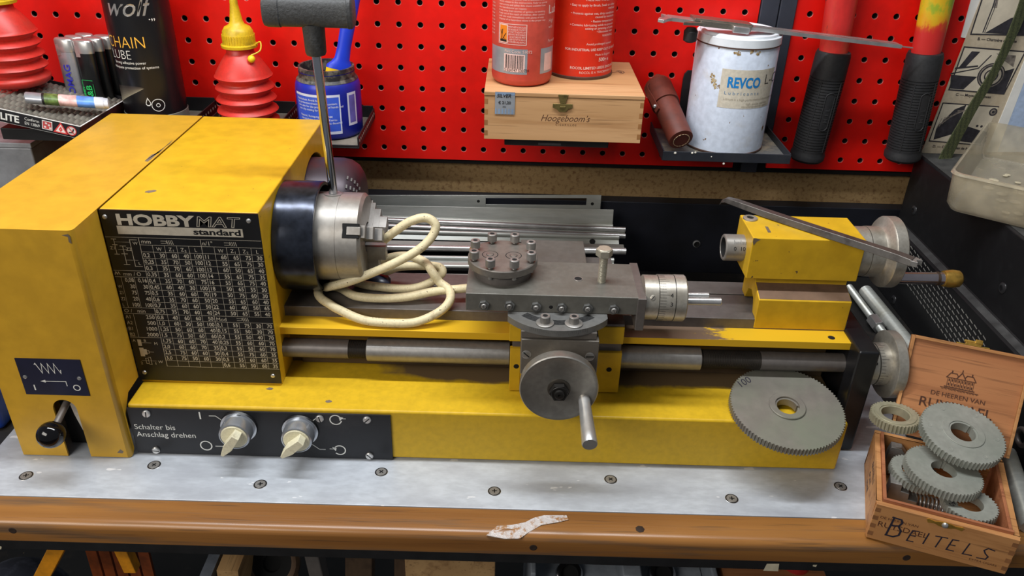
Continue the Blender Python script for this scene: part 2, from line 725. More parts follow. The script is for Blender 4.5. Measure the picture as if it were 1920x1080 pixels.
IVORY = stained('ivory_plastic', (226, 220, 190), (150, 136, 96), 0.45, 0, 90, 0.62, 0.8)
CABLEM = stained('cream_cable_sheath', (222, 208, 168), (128, 108, 78), 0.5, 0, 60, 0.60, 0.78, chip=(92, 76, 58), chip_scale=420, chip_at=0.68)
RED = stained('red_lacquer', (224, 22, 13), (214, 19, 12), 0.38, 0, 8, 0.4, 0.7)
RED.node_tree.nodes['Principled BSDF'].inputs['Specular IOR Level'].default_value = 0.3
REDEDGE = plain('chipped_hole_edge', (196, 96, 88), 0.8, 0, 0.2, 200)
REDHOLE = plain('hole_wall', (44, 14, 12), 0.9, 0, 0.1)
CHIPB = stained('chipboard', (150, 122, 80), (108, 78, 46), 0.85, 0, 190, 0.5, 0.68, bumpy=0.2)
SKIRT = plain('dark_blue_steel', (24, 26, 34), 0.5, 0.1, 0.25, 20)
BENCH = stained('grimy_black_bench', (26, 25, 24), (52, 46, 40), 0.6, 0, 40, 0.55, 0.8, chip=(150, 130, 96), chip_scale=200, chip_at=0.745)
RAIL = plain('grey_blue_steel', (56, 60, 70), 0.45, 0.2, 0.08, 30)
TRAYM = stained('painted_tray_steel', (44, 48, 56), (64, 66, 70), 0.5, 0.2, 20, 0.5, 0.8)
TRAYB = plain('black_tray_steel', (28, 28, 30), 0.5, 0.2, 0.2, 50)
DUST = stained('dusty_tray_floor', (128, 122, 110), (96, 90, 80), 0.9, 0, 40, 0.45, 0.7)
OAK = wood('varnished_oak', (124, 80, 37), (158, 108, 54), (92, 76, 62), 0, 1.15, 0.34, 0.4, 0.3)
CEDAR = wood('cigar_box_wood', (176, 122, 72), (196, 142, 90), (146, 96, 54), 0, 1.3, 0.55, 0.1)
CEDARL = wood('cigar_lid_wood', (166, 108, 68), (184, 126, 82), (142, 90, 56), 0, 1.3, 0.5, 0.08)
PINE = wood('light_box_wood', (188, 144, 98), (206, 162, 116), (166, 120, 76), 0, 1.2, 0.5, 0.08)
PALEW = wood('plank_wood', (176, 138, 92), (196, 158, 108), (138, 102, 64), 1, 0.8, 0.6, 0.1)
REDP = stained('red_oil_can_plastic', (206, 48, 38), (176, 58, 46), 0.42, 0, 40, 0.5, 0.75)
YELP = stained('yellow_cap_plastic', (212, 178, 28), (150, 124, 30), 0.45, 0, 60, 0.52, 0.75)
YELB = plain('yellow_ball', (224, 196, 30), 0.4, 0, 0.08)
CANBLK = plain('black_spray_can', (24, 24, 27), 0.28, 0.2, 0.12, 10)
GREYC = plain('grey_collar', (120, 124, 116), 0.5, 0.3, 0.1)
AMBER = plain('amber_print', (232, 176, 64), 0.45, 0, 0.05)
SMOKE = plain('grey_swoosh_print', (112, 108, 88), 0.4, 0.1, 0.35, 30)
BLUEJ = plain('blue_jar_plastic', (24, 38, 150), 0.34, 0, 0.12, 30)
BLUEL = plain('blue_label_paper', (52, 88, 204), 0.5, 0, 0.06, 60)
BLUEB = plain('blue_brush_plastic', (26, 56, 190), 0.4, 0, 0.06, 30)
GREASE = stained('dark_grease', (40, 40, 44), (96, 92, 84), 0.5, 0, 120, 0.45, 0.6)
SALMON = stained('salmon_red_can', (206, 78, 62), (190, 66, 52), 0.42, 0, 20, 0.5, 0.8)
REDCAN = stained('bright_red_can', (222, 48, 20), (206, 38, 18), 0.34, 0, 8, 0.45, 0.75)
RIM = plain('tin_rim', (92, 70, 62), 0.5, 0.4, 0.15)
PINKP = plain('pale_pink_print', (236, 196, 186), 0.55, 0, 0.03, 200)
SILVERL = plain('silver_label', (166, 170, 176), 0.4, 0.4, 0.06, 60)
ORANGE = plain('orange_hazard_label', (232, 128, 24), 0.5, 0, 0.05)
WHITETIN = stained('white_tin', (206, 216, 232), (190, 188, 184), 0.4, 0, 22, 0.56, 0.8, chip=(112, 84, 52), chip_scale=95, chip_at=0.70)
LABELP = stained('stained_paper_label', (214, 206, 188), (170, 146, 108), 0.7, 0, 40, 0.52, 0.72)
BLUEP = plain('blue_print', (24, 128, 200), 0.5, 0, 0.05)
LEATHER = stained('brown_leather', (112, 52, 38), (86, 42, 32), 0.55, 0, 50, 0.45, 0.75, bumpy=0.15)
STITCH = plain('pale_stitching', (206, 178, 140), 0.8, 0, 0.05)
HANDLE = stained('red_handle_paint', (204, 44, 40), (196, 74, 44), 0.42, 0, 30, 0.50, 0.70, stretch=(1, 1, 0.35), chip=(120, 40, 44), chip_scale=70, chip_at=0.68)
HANDLEY = None
PAPER = stained('yellowed_chart_paper', (198, 184, 160), (180, 162, 134), 0.85, 0, 30, 0.5, 0.8)
INK = plain('chart_ink', (44, 42, 48), 0.8, 0, 0.3, 120)
INKM = plain('chart_grey_ink', (120, 112, 104), 0.8, 0, 0.35, 160)
BLUESH = stained('pale_blue_sheet', (176, 196, 226), (140, 164, 204), 0.6, 0, 30, 0.5, 0.8)
WHITESH = plain('white_card', (226, 226, 222), 0.7, 0, 0.03)
STRAP = None
BLACKPL = stained('speckled_black_steel', (23, 23, 25), (31, 31, 33), 0.5, 0.1, 60, 0.5, 0.8)
GREYEDGE = plain('lit_grey_edge', (60, 60, 60), 0.6, 0.1, 0.25, 60)  # lighter grey stands for light catching the upward bevel
CONC = stained('dusty_grey_stone', (158, 154, 146), (196, 202, 216), 0.9, 0, 22, 0.55, 0.62, bumpy=0.1)
WHITEPL = plain('white_plastic', (214, 218, 226), 0.35, 0, 0.04)
SILVERPL = plain('silver_lighter', (172, 174, 180), 0.3, 0.5, 0.08)
GREENP = plain('green_print', (40, 190, 96), 0.5, 0, 0.05)
CROSSH = plain('violet_print', (56, 54, 190), 0.5, 0, 0.05)
SKIN = plain('pink_print', (224, 176, 170), 0.45, 0, 0.2, 160)
SKYB = plain('sky_print', (92, 140, 216), 0.4, 0, 0.15, 80)
LEAFP = plain('leaf_print', (84, 104, 52), 0.45, 0, 0.4, 160)
MAROON = plain('dark_maroon_card', (70, 16, 18), 0.55, 0, 0.2)
FOILM = stained('crinkled_clear_tape', (198, 190, 186), (160, 120, 84), 0.2, 0.0, 160, 0.5, 0.6, bumpy=0.9)
ORANGEC = plain('orange_crate_plastic', (214, 140, 20), 0.5, 0, 0.15)
ORANGED = plain('dark_orange_slats', (120, 56, 18), 0.6, 0, 0.2)
GREYBIN = plain('grey_bin_plastic', (132, 138, 146), 0.5, 0, 0.1)
RUST = stained('rusty_brown_metal', (92, 72, 54), (60, 46, 36), 0.6, 0.4, 40, 0.45, 0.7)
CLOTH = stained('dark_blue_cloth', (40, 44, 58), (76, 80, 96), 0.95, 0, 60, 0.5, 0.7, bumpy=0.5)
BLUETOOL = plain('blue_plastic', (22, 62, 158), 0.4, 0, 0.1)


SWRING = plain('satin_switch_ring', (178, 182, 188), 0.26, 0.75, 0.05)
CREAMCHIP = plain('cream_chip', (206, 196, 170), 0.6)


def strap_mat():
    m, nt, b = nodes('olive_webbing')
    v = coords(nt, (1, 1, 1))
    vo = nt.nodes.new('ShaderNodeTexVoronoi')
    vo.inputs['Scale'].default_value = 620
    vo.inputs['Randomness'].default_value = 0.25
    nt.links.new(v, vo.inputs['Vector'])
    nt.links.new(ramp(nt, vo.outputs['Distance'], [(0.2, (88, 94, 58)), (0.7, (46, 52, 32))]), b.inputs['Base Color'])
    b.inputs['Roughness'].default_value = 0.85
    bump(nt, b, vo.outputs['Distance'], 0.5, 0.0006)
    return m


STRAP = strap_mat()


def flaked_handle():
    """red handle whose upper part still carries flaking yellow and green paint"""
    m, nt, b = nodes('flaked_handle_paint')
    v = coords(nt, (1, 1, 0.5))
    f = noise(nt, v, 60, 5, 0.65)
    tc = nt.nodes.new('ShaderNodeTexCoord')
    sp = nt.nodes.new('ShaderNodeSeparateXYZ')
    nt.links.new(tc.outputs['Object'], sp.inputs[0])
    mr = nt.nodes.new('ShaderNodeMapRange')
    for i, q in enumerate((0.145, 0.185, -0.25, 0.30)):
        mr.inputs[i + 1].default_value = q
    nt.links.new(sp.outputs[2], mr.inputs[0])
    a = nt.nodes.new('ShaderNodeMath')
    nt.links.new(f, a.inputs[0])
    nt.links.new(mr.outputs[0], a.inputs[1])
    col = ramp(nt, a.outputs[0], [(0.42, (204, 44, 40)), (0.52, (206, 74, 36)), (0.62, (222, 156, 28)), (0.80, (214, 176, 34)), (0.90, (156, 172, 44))])
    nt.links.new(col, b.inputs['Base Color'])
    b.inputs['Roughness'].default_value = 0.42
    return m


HANDLEY = flaked_handle()


def clear_mat(name, c, rough, trans, alpha=1.0):
    m, nt, b = nodes(name)
    v = coords(nt)
    f = noise(nt, v, 45, 5, 0.6)
    nt.links.new(ramp(nt, f, [(0.35, tuple(x * 0.82 for x in c)), (0.7, c)]), b.inputs['Base Color'])
    b.inputs['Roughness'].default_value = rough
    b.inputs['Transmission Weight'].default_value = trans
    b.inputs['IOR'].default_value = 1.25
    b.inputs['Alpha'].default_value = alpha
    return m


TUBM = clear_mat('cloudy_clear_plastic', (226, 214, 186), 0.26, 0.5, 0.62)
BLISTER = clear_mat('clear_blister_plastic', (160, 154, 142), 0.2, 0.3, 0.85)

# ================================================================== SETTING
WY = 0.4021          # face of the perforated panels
HX0, HZ0, HP = 0.28259, 0.36649, 0.0254


def pegboard(name, x0, x1, z0, z1):
    """perforated sheet with real holes on the common 25.4 mm grid"""
    mb = MB()
    r, rr = 0.0033, 0.00375
    c0, c1 = math.ceil((x0 - HX0) / HP + 0.25), math.floor((x1 - HX0) / HP - 0.25)
    r0, r1 = math.ceil((z0 - HZ0) / HP + 0.25), math.floor((z1 - HZ0) / HP - 0.25)
    xs = [x0] + [HX0 + HP * (c + 0.5) for c in range(c0, c1)] + [x1]
    zs = [z0] + [HZ0 + HP * (q + 0.5) for q in range(r0, r1)] + [z1]
    N = 16
    for i, c in enumerate(range(c0, c1 + 1)):
        for j, q in enumerate(range(r0, r1 + 1)):
            cx, cz = HX0 + HP * c, HZ0 + HP * q
            a0, a1, b0, b1 = xs[i], xs[i + 1], zs[j], zs[j + 1]
            out = []
            for k in range(N):
                a = 2 * PI * k / N
                dx, dz = math.cos(a), math.sin(a)
                t = min(((a1 - cx) / dx if dx > 1e-6 else (a0 - cx) / dx if dx < -1e-6 else 9), ((b1 - cz) / dz if dz > 1e-6 else (b0 - cz) / dz if dz < -1e-6 else 9))
                # snap the diagonal samples to the cell's corners
                if k % 4 == 2:
                    out.append((a1 if dx > 0 else a0, b1 if dz > 0 else b0))
                else:
                    out.append((cx + dx * t, cz + dz * t))
            vs = [(p[0], WY, p[1]) for p in out]
            for rad, yy in ((rr, WY), (r, WY + 0.0006), (r, WY + 0.0045)):
                vs += [(cx + rad * math.cos(2 * PI * k / N), yy, cz + rad * math.sin(2 * PI * k / N)) for k in range(N)]
            for lay in range(3):
                fs = [(lay * N + k, lay * N + (k + 1) % N, (lay + 1) * N + (k + 1) % N, (lay + 1) * N + k) for k in range(N)]
                mb.add(vs, fs, lay)
            # only one copy of the vertices is needed; duplicates are welded on build
    # rim of the sheet
    T = 0.0045
    mb.quad((x0, WY, z0), (x0, WY + T, z0), (x1, WY + T, z0), (x1, WY, z0), 0)
    mb.quad((x0, WY, z0), (x0, WY, z1), (x0, WY + T, z1), (x0, WY + T, z0), 0)
    mb.quad((x1, WY, z0), (x1, WY + T, z0), (x1, WY + T, z1), (x1, WY, z1), 0)
    return mb


o = pegboard('pegboard', -0.262, 0.7305, 0.149, 0.47).build('pegboard', [RED, REDEDGE, REDHOLE], smooth=0, loc=(0.235, WY + 0.002, 0.149))
tag(o, 'wide red perforated tool panel on the wall behind the yellow lathe', 'pegboard')
o = pegboard('pegboard', 0.7735, 1.032, 0.150, 0.47).build('pegboard', [RED, REDEDGE, REDHOLE], smooth=0, loc=(0.90, WY + 0.002, 0.150))
tag(o, 'narrow red perforated tool panel behind the two black rubber grips', 'pegboard')

mb = MB()
mb.box(-0.9, 1.9, 0.4185, 0.438, 0.098, 1.0)
struct(mb.build('wall_back', CHIPB, loc=(0.4, 0.4285, 0.098)))
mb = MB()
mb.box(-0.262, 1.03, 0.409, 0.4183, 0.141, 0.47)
struct(mb.build('panel_gap_shade', DARK, loc=(0.35, 0.413, 0.141), bevel=0.001))  # black slab stands in for the shaded gap behind the panels
mb = MB()
mb.box(-0.9, 1.9, 0.400, 0.43, -0.02, 0.0978)
struct(mb.build('trim_2', SKIRT, loc=(0.4, 0.41, -0.02), bevel=0.001))
# steel upright between the two panels
mb = MB()
mb.box(0.7315, 0.7525, 0.3995, 0.4085, 0.16, 0.50)
mb.box(0.7535, 0.7725, 0.3985, 0.4085, 0.16, 0.50)
mb.box(0.7415, 0.7625, 0.402, 0.4085, 0.143, 0.16)
o = mb.build('wall_upright', RAIL, bevel=0.001, loc=(0.752, 0.405, 0.143))
tag(o, 'dark grey steel upright between the two red panels behind the white tin', 'rail')

# floor of the workshop far below the bench
mb = MB()
mb.box(-2.5, 3.0, -2.6, 0.45, -0.86, -0.84)
struct(mb.build('floor', plain('workshop_floor', (84, 80, 76), 0.8), loc=(0.25, -1.0, -0.86)))

# ------------------------------------------------------------------ bench
bench = thing('workbench', (0.45, 0.15, -0.03), 'long workbench with varnished wooden front edge under the lathe', 'workbench')
mb = MB()
mb.box(-0.55, 1.55, -0.0605, 0.398, -0.027, -0.0035)
mb.build('bench_top', BENCH, bench)
mb = MB()
pr = [(-0.0607, -0.0008), (-0.0832, -0.0008), (-0.0862, -0.0014), (-0.0884, -0.0028), (-0.0899, -0.0050), (-0.0906, -0.0080), (-0.0906, -0.0222), (-0.0896, -0.0235), (-0.0607, -0.0235)]
mb.prism([(-0.55, y, z) for y, z in pr], (2.1, 0, 0))
edge = mb.build('wooden_edge', OAK, bench)
HOLEW = plain('dark_hole_wood', (44, 28, 18), 0.8)
for (px, py, rx) in ((1000, 1027, 0.0034), (1700, 1046, 0.0034), (22, 991, 0.0034)):
    mb = MB()
    c = at(px, py, 'y', -0.0906)
    c.z = min(c.z, -0.0105)
    mb.lathe(c, NY, [(0, rx), (0.0002, rx * 0.9), (0.0003, rx * 0.7), (0.0001, rx * 0.5), (0.0001, 0.0001)], 16, 0, False)
    mb.build('screw_hole', HOLEW, edge)
mb = MB()
c = at(1200, 992, 'z', -0.0006)
mb.lathe(c, Z, [(0, 0.004), (0.0003, 0.0035)], 7)
mb.build('knot', HOLEW, edge)
mb = MB()
mb.box(-0.55, 1.55, -0.0892, -0.0612, -0.0345, -0.0237)
fr = mb.build('steel_rail', TRAYB, bench, bevel=0.0008)
for pl in ([(1438, 1057), (1461, 1057), (1459, 1071), (1431, 1070)], [(1524, 1059), (1532, 1059), (1530, 1063), (1524, 1062)], [(0, 1024), (3, 1025), (2, 1030), (0, 1030)]):
    mb = MB()
    mb.add([at(x, y, 'y', -0.0894) for x, y in pl], [(3, 2, 1, 0)])
    mb.build('paint_chip', CREAMCHIP, fr)

plate = thing('mounting_plate', (0.385, 0.05, -0.003), 'scuffed grey aluminium sheet under the yellow lathe', 'metal plate')
mb = MB()
mb.box(-0.030, 0.850, -0.0602, 0.17, -0.0034, 0.0)
mb.build('sheet', ALU, plate, bevel=0.0006)
for k, (px, py) in enumerate([(49, 892), (289, 872), (488, 908), (715, 885), (927, 921), (1145, 899), (1372, 935), (1576, 912)]):
    p = at(px, py, 'z', 0.0)
    mb = MB()
    mb.lathe(p, Z, [(-0.0001, 0.0062, 2), (0.0002, 0.0058, 2), (0.0002, 0.0048, 1), (0.0005, 0.0046), (0.0005, 0.0038)], 26)
    a = 0.4 + k * 0.7
    for q in range(2):
        d = Vector((math.cos(a + q * PI / 2), math.sin(a + q * PI / 2), 0))
        e = Vector((-d.y, d.x, 0))
        mb.obox(p + Z * 0.00055 - d * 0.0023 - e * 0.0005, d * 0.0046, e * 0.001, Z * 0.0001, 1)
    mb.build('screw', [STEEL, BLACK, STEELB], plate)

mb = MB()
pts = [(912, 1001), (932, 987), (960, 985), (985, 980), (1000, 972), (1020, 967), (1062, 967), (1066, 975), (1045, 980), (1015, 985), (990, 998), (975, 1006), (945, 1006)]
vs = [at(x, y, 'z', -0.0004) for x, y in pts]
vs = [Vector((p.x, p.y, -0.0004 if p.y > -0.0832 else -0.0004 - (-0.0832 - p.y) * 0.35)) for p in vs]
mb.prism(vs, (0, 0, 0.0006))
o = mb.build('tape_scrap', FOILM, loc=(0.44, -0.08, -0.001))
tag(o, 'crinkled scrap of clear tape stuck on the wooden bench edge', 'tape')

# ================================================================== LATHE
lathe = thing('metal_lathe', (0.38, 0.10, 0.0), 'yellow hobby metalworking lathe bolted on the aluminium sheet', 'lathe')
L = lathe

# --- change-gear cover at the left end
XA, XB, YF, YB, ZT = 0.0, 0.0995, -0.0087, 0.2883, 0.2341
sl0, sl1, slt, sr = 0.0415, 0.0628, 0.0555, 0.0107
ZB, RF, YS = 0.0008, 0.0045, 0.0342
XO = XB + 0.0020                     # outer face of the folded side
fr_ = [(XA, ZB), (sl0, ZB), (sl0, slt)]
for k in range(1, 12):
    a = PI - PI * k / 12
    fr_.append(((sl0 + sl1) / 2 + sr * math.cos(a), slt + sr * math.sin(a)))
fr_ += [(sl1, slt), (sl1, ZB), (XO - RF, ZB), (XO - RF, ZT), (XA, ZT)]
mb = MB()
mb.add([(x, YF, z) for x, z in fr_], [tuple(range(len(fr_)))])
arc = [(XO - RF + RF * math.sin(PI / 2 * k / 6), YF + RF - RF * math.cos(PI / 2 * k / 6)) for k in range(7)]
arcz = [ZB, ZB, ZB, ZB + 0.0004, ZB + 0.0012, ZB + 0.0024, ZB + 0.0042]
for k in range(6):
    (x0, y0), (x1, y1) = arc[k], arc[k + 1]
    mb.quad((x0, y0, arcz[k]), (x1, y1, arcz[k + 1]), (x1, y1, ZT), (x0, y0, ZT))
sd_ = [(YF + RF, arcz[6]), (-0.0022, arcz[6] + 0.002), (-0.0022, 0.046), (0.011, 0.0615), (YS, 0.0625), (YS, ZT), (YF + RF, ZT)]
mb.add([(XO, y, z) for y, z in sd_], [tuple(range(len(sd_)))])
# top, left side and back of the cover
top = [(XA, YF)] + arc + [(XO, YS), (XO, YB), (XA, YB)]
mb.add([(x, y, ZT) for x, y in top], [tuple(range(len(top)))])
mb.quad((XA, YB, ZB), (XA, YF, ZB), (XA, YF, ZT), (XA, YB, ZT))
mb.quad((XO, YB, ZB), (XA, YB, ZB), (XA, YB, ZT), (XO, YB, ZT))
cover = mb.build('gear_cover', YEL2, L, bevel=0, smooth=40)
for p_ in cover.data.polygons:
    if p_.area > 0.004:
        p_.use_smooth = False
md = cover.modifiers.new('sheet', 'SOLIDIFY')
md.thickness = 0.0018
md.offset = -1
for pts in ([(0.0925, 0.2300), (0.0978, 0.2312), (0.0992, 0.2290), (0.0988, 0.2225), (0.0968, 0.2240), (0.0972, 0.2285)], [(0.088, 0.006), (0.092, 0.0105), (0.0945, 0.0080), (0.093, 0.0055)]):
    mb = MB()
    mb.add([(x, YF - 0.00008, z) for x, z in pts], [tuple(range(len(pts)))])
    mb.build('paint_chip', CHIP, cover, smooth=0)
mb = MB()
for pl in ([(271, 302), (284, 290), (300, 285), (324, 262), (318, 270), (308, 276), (284, 298), (277, 303)],):
    mb.add([at(x, y, 'z', ZT + 0.0001) for x, y in pl], [tuple(range(len(pl) - 1, -1, -1))])
mb.build('paint_chip', CHIP, cover, smooth=0)
# lever plate
mb = MB()
px0, px1, pz0, pz1 = 0.0222, 0.0785, 0.0720, 0.1105
mb.box(px0, px1, YF - 0.0008, YF + 0.0002, pz0, pz1, 0)
O = Vector((0, YF - 0.0008, 0))
zig = [(0.0380, 0.1048), (0.0388, 0.1058), (0.0428, 0.0958), (0.0440, 0.1058), (0.0484, 0.0958), (0.0494, 0.1058), (0.0536, 0.0958), (0.0548, 0.1058), (0.0590, 0.0958), (0.0594, 0.0990)]
mb.line(zig, 0.0008, O, X, Z, 1)
mb.line([(0.0425, 0.0870), (0.0610, 0.0872), (0.0611, 0.0826)], 0.0007, O, X, Z, 1)
mb.add([O + Vector((0.0386, -0.00015, 0.0869)), O + Vector((0.0432, -0.00015, 0.0855)), O + Vector((0.0432, -0.00015, 0.0884))], [(0, 1, 2)], 1)
mb.line([(0.0319, 0.0822), (0.0319, 0.0776)], 0.0012, O, X, Z, 1)
mb.ring((0.0692, 0.0807), 0.0028, 0.0009, O, X, Z, 1)
pl = mb.build('lever_plate', [NAVY, WHITEP], L, smooth=0)
for x in (0.0263, 0.0737):
    mb = MB()
    mb.lathe((x, YF - 0.0008, 0.0910), NY, [(0, 0.0019), (0.0007, 0.0016), (0.001, 0.0007)], 16)
    mb.build('rivet', STEELB, pl)
# lever, its slot plate and ball
mb = MB()
mb.box(0.036, 0.070, 0.010, 0.012, 0.001, 0.075)
mb.build('slot_backing', DARK, L)
mb = MB()
mb.tube([(0.0570, 0.008, 0.070), (0.0572, 0.007, 0.0655), (0.058, 0.0055, 0.06), (0.0625, 0.0050, 0.030), (0.0635, 0.0048, 0.026)], 0.0001, 8)
mb.prism([(0.0530, 0.0055, 0.066), (0.0610, 0.0055, 0.064), (0.0634, 0.0055, 0.027), (0.0588, 0.0055, 0.027), (0.0552, 0.0055, 0.045)], (0, -0.0085, 0))
mb.build('slot_plate', DIALM, L, bevel=0.0008)
pk = at(96, 815, 'y', -0.036)
p0 = Vector((0.0526, 0.004, 0.0625))
mb = MB()
mb.cyl(p0, pk, 0.0031, 0.0031, 14)
lv = mb.build('lever', STEELD, L)
mb = MB()
mb.sphere(pk, 0.0118)
mb.build('ball_knob', plain('black_ball', (10, 9, 12), 0.09, 0, 0.1), lv)

# --- headstock casting, open at the motor
XS, XP, YP = 0.1026, 0.2356, 0.0351
mb = MB()
prof = [(YP, 0.0562), (YP, ZT), (0.288, ZT), (0.288, 0.0562), (0.2815, 0.0562)]
for k in range(0, 17):
    a = -0.10 + (PI + 0.2) * k / 16
    prof.append((0.224 + 0.0575 * math.cos(a), 0.162 + 0.0525 * math.sin(a)))
prof.append((0.1665, 0.0562))
mb.prism([(XS, y, z) for y, z in prof], (XP - XS, 0, 0))
hd = mb.build('headstock', YEL, L, bevel=0.0014)
mb = MB()
for pl in ([(272, 360), (279, 355), (291, 354), (293, 358), (284, 363), (274, 364)],):
    c = sum((at(x, y, 'z', ZT + 0.0001) for x, y in pl), Vector()) / len(pl)
    mb.add(blob(c, Vector((0.9, 0.35, 0)), Vector((-0.35, 0.9, 0)), 0.0052, 0.0032, 5), [tuple(range(13))])
mb.build('paint_chip', CHIP, hd, smooth=0)
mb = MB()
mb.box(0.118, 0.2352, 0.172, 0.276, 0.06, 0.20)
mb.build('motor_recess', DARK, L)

# --- thread table plate
mb = MB()
W_, H_ = 0.1332, 0.1750
yp = YP - 0.0013
mb.box(XS + 0.0003, XP, yp, YP + 0.0002, ZT - H_, ZT - 0.0006, 0)
O = Vector((XS, yp, ZT))


def UV(u, v):
    return (u / 1000.0, -v / 1000.0)


def T_(s, u, v, size, align='LEFT', mat=1, bold=0.0, shear=0.0, sx=1.0, off=0.00012):
    x, y = UV(u, v)
    mb.text(s, size / 1000.0, O + X * x + Z * y, X, Z, mat, align, off, bold, shear, sx)


def L_(*pts, w=0.28):
    mb.line([UV(u, v) for u, v in pts], w / 1000.0, O, X, Z, 1, 0.0001)


mb.fit('HOBBY', 0.0136, 0.0795, 0.0136, O, X, Z, -0.0136, 1, bold=0.040, off=0.00012)
sx_, ox_ = mb.fit_sx('MAT', 0.0800, 0.1180, 0.0134, 0.020, 0.15)
mb.text('MAT', 0.0134, O + X * ox_ - Z * 0.0136, X, Z, 1, bold=0.020, shear=0.15, off=0.00010, sx=sx_)
mb.text('MAT', 0.0134, O + X * ox_ - Z * 0.0136, X, Z, 0, bold=-0.016, shear=0.15, off=0.00018, sx=sx_)
mb.rect(O, X, Z, 0.0122, 0.1184, -0.0226, -0.0149, 1, 0.0001)
mb.fit('standard', 0.0765, 0.1165, 0.0076, O, X, Z, -0.0211, 0, bold=0.03, off=0.00022)
V0, DV = 39.1, 6.28
UC = [28.5, 39.0, 49.3, 59.7, 70.0, 81.0, 91.7, 102.2, 112.7, 123.2, 133.0]
L_((0.4, 25.6), (132.8, 25.6))
L_((28.5, 32.4), (132.8, 32.4))
for r in range(0, 20):
    if 11 <= r <= 11:
        L_((28.5, V0 + DV * r), (132.8, V0 + DV * r))
    else:
        L_((28.5, V0 + DV * r), (132.8, V0 + DV * r))
for i, u in enumerate(UC):
    if i == 10:
        continue
    if i in (0, 5):
        L_((u, 25.6), (u, V0 + DV * 19), w=0.4)
    elif i < 5:
        L_((u, 32.4), (u, V0 + DV * 19))
    else:
        L_((u, 32.4), (u, V0 + DV * 10))
        L_((u, V0 + DV * 11), (u, V0 + DV * 19))
T_('mm', 30.0, 31.0, 5.6)
T_('n/1"', 82.0, 31.2, 5.6)
T_('Mod', 82.2, V0 + DV * 11 - 1.1, 5.2)


def coil(u, v):
    L_((u, v), (u + 4.5, v), (u + 4.5, v + 2.2), (u, v + 2.2), w=0.3)
    for k in range(4):
        L_((u + 5 + k * 1.5, v - 0.6), (u + 5.8 + k * 1.5, v + 2.9), w=0.45)


coil(47, 28.2)
coil(101, 28.2)
coil(101, V0 + DV * 10 + 2.0)
for k, s in enumerate(['W', 'Z\u2081', 'Z\u2082', 'L']):
    for off in (1, 6):
        u = (UC[k + off] + UC[k + off + 1]) / 2
        base = s[0]
        T_(base, u - (0.8 if len(s) > 1 else 0), 37.7, 4.9, 'CENTER', sx=0.92)
        if len(s) > 1:
            T_('1' if k == 1 else '2', u + 1.0, 38.4, 3.3)
MMT = [('0,2', 30, 60, 40, 100), ('0,25', 35, 70, 50, 100), ('0,3', 35, 70, 60, 100), ('0,35', 35, 60, 60, 100), ('0,4', 35, 70, 60, 75), ('0,45', 60, 40, 30, 100), ('0,5', 35, 60, 60, 70), ('0,6', 35, 70, 60, 50), ('0,7', 35, 60, 60, 50), ('0,75', 35, 70, 60, 40), ('0,8', 40, 60, 60, 50), ('1,0', 60, 30, 50, 100), ('1,25', 50, 60, 60, 40), ('1,5', 75, 50, 60, 60), ('1,75', 60, 60, 70, 40), ('2,0', 60, 60, 70, 35), ('2,5', 75, 60, 60, 30), ('3,0', 75, 50, 60, 30)]
INT = [('11', 60, 65, 75, 30), ('12', 55, 65, 75, 30), ('13', 60, 50, 65, 40), ('14', 55, 65, 75, 35), ('16', 55, 65, 75, 40), ('18', 50, 65, 55, 30), ('19', 50, 75, 60, 30), ('20', 55, 65, 60, 40), ('22', 60, 40, 50, 65), ('24', 50, 65, 55, 40)]
MOD = [('0,1', 55, 75, 30, 70), ('0,15', 55, 50, 30, 70), ('0,2', 55, 50, 40, 70), ('0,25', 55, 60, 60, 70), ('0,3', 55, 50, 60, 70), ('0,4', 55, 75, 60, 35), ('0,5', 55, 60, 60, 35), ('0,6', 55, 50, 60, 35)]


def row(vals, r, c0):
    v = V0 + DV * r + 5.0
    T_(vals[0], UC[c0] + 0.8, v, 5.5, sx=0.88, bold=0.014)
    for k in range(4):
        T_(str(vals[k + 1]), UC[c0 + k + 2] - 1.2 if c0 + k + 2 < 11 else UC[10] - 1.2, v, 5.5, 'RIGHT', sx=0.88, bold=0.014)


for r, v in enumerate(MMT):
    row(v, r, 0)
for r, v in enumerate(INT):
    row(v, r, 5)
for r, v in enumerate(MOD):
    row(v, r + 11, 5)
# left column
for v in (V0 + DV * 3, V0 + DV * 4, V0 + DV * 9, V0 + DV * 10, V0 + DV * 14):
    L_((0.5, v), (28.5, v), w=0.34)
T_('mm / O', 8.0, V0 + DV * 4 - 1.3, 5.2, sx=0.95)
L_((1, V0 + DV * 3 + 4), (2.2, V0 + DV * 3 + 1.5), (3.2, V0 + DV * 3 + 4), (4.4, V0 + DV * 3 + 1.5), (5.2, V0 + DV * 3 + 4), w=0.6)
for k, (n, a, b) in enumerate([('', '0,08', '0,16'), ('W', '30', '30'), ('Z1', '75', '75'), ('Z2', '20', '40'), ('L', '100', '100')]):
    v = V0 + DV * (4 + k) + 5.0
    T_(n, 0.8, v, 4.4, sx=0.8)
    T_(a, 16.2, v, 5.5, 'RIGHT', sx=0.84, bold=0.014)
    T_(b, 27.6, v, 5.5, 'RIGHT', sx=0.84, bold=0.014)
L_((5.5, V0 + DV * 4), (5.5, V0 + DV * 9))
L_((17, V0 + DV * 4), (17, V0 + DV * 9))
T_('O /   min', 1.0, V0 + DV * 10 - 1.3, 5.2)
for k, (n, a) in enumerate([('A1', '250'), ('A2', '500'), ('B1', '1000'), ('B2', '2000')]):
    v = V0 + DV * (10 + k) + 5.0
    T_(n, 0.9, v, 5.0, sx=0.9)
    T_(a, 27.0, v, 5.5, 'RIGHT', bold=0.014, sx=0.95)
L_((8.5, V0 + DV * 10), (8.5, V0 + DV * 14))
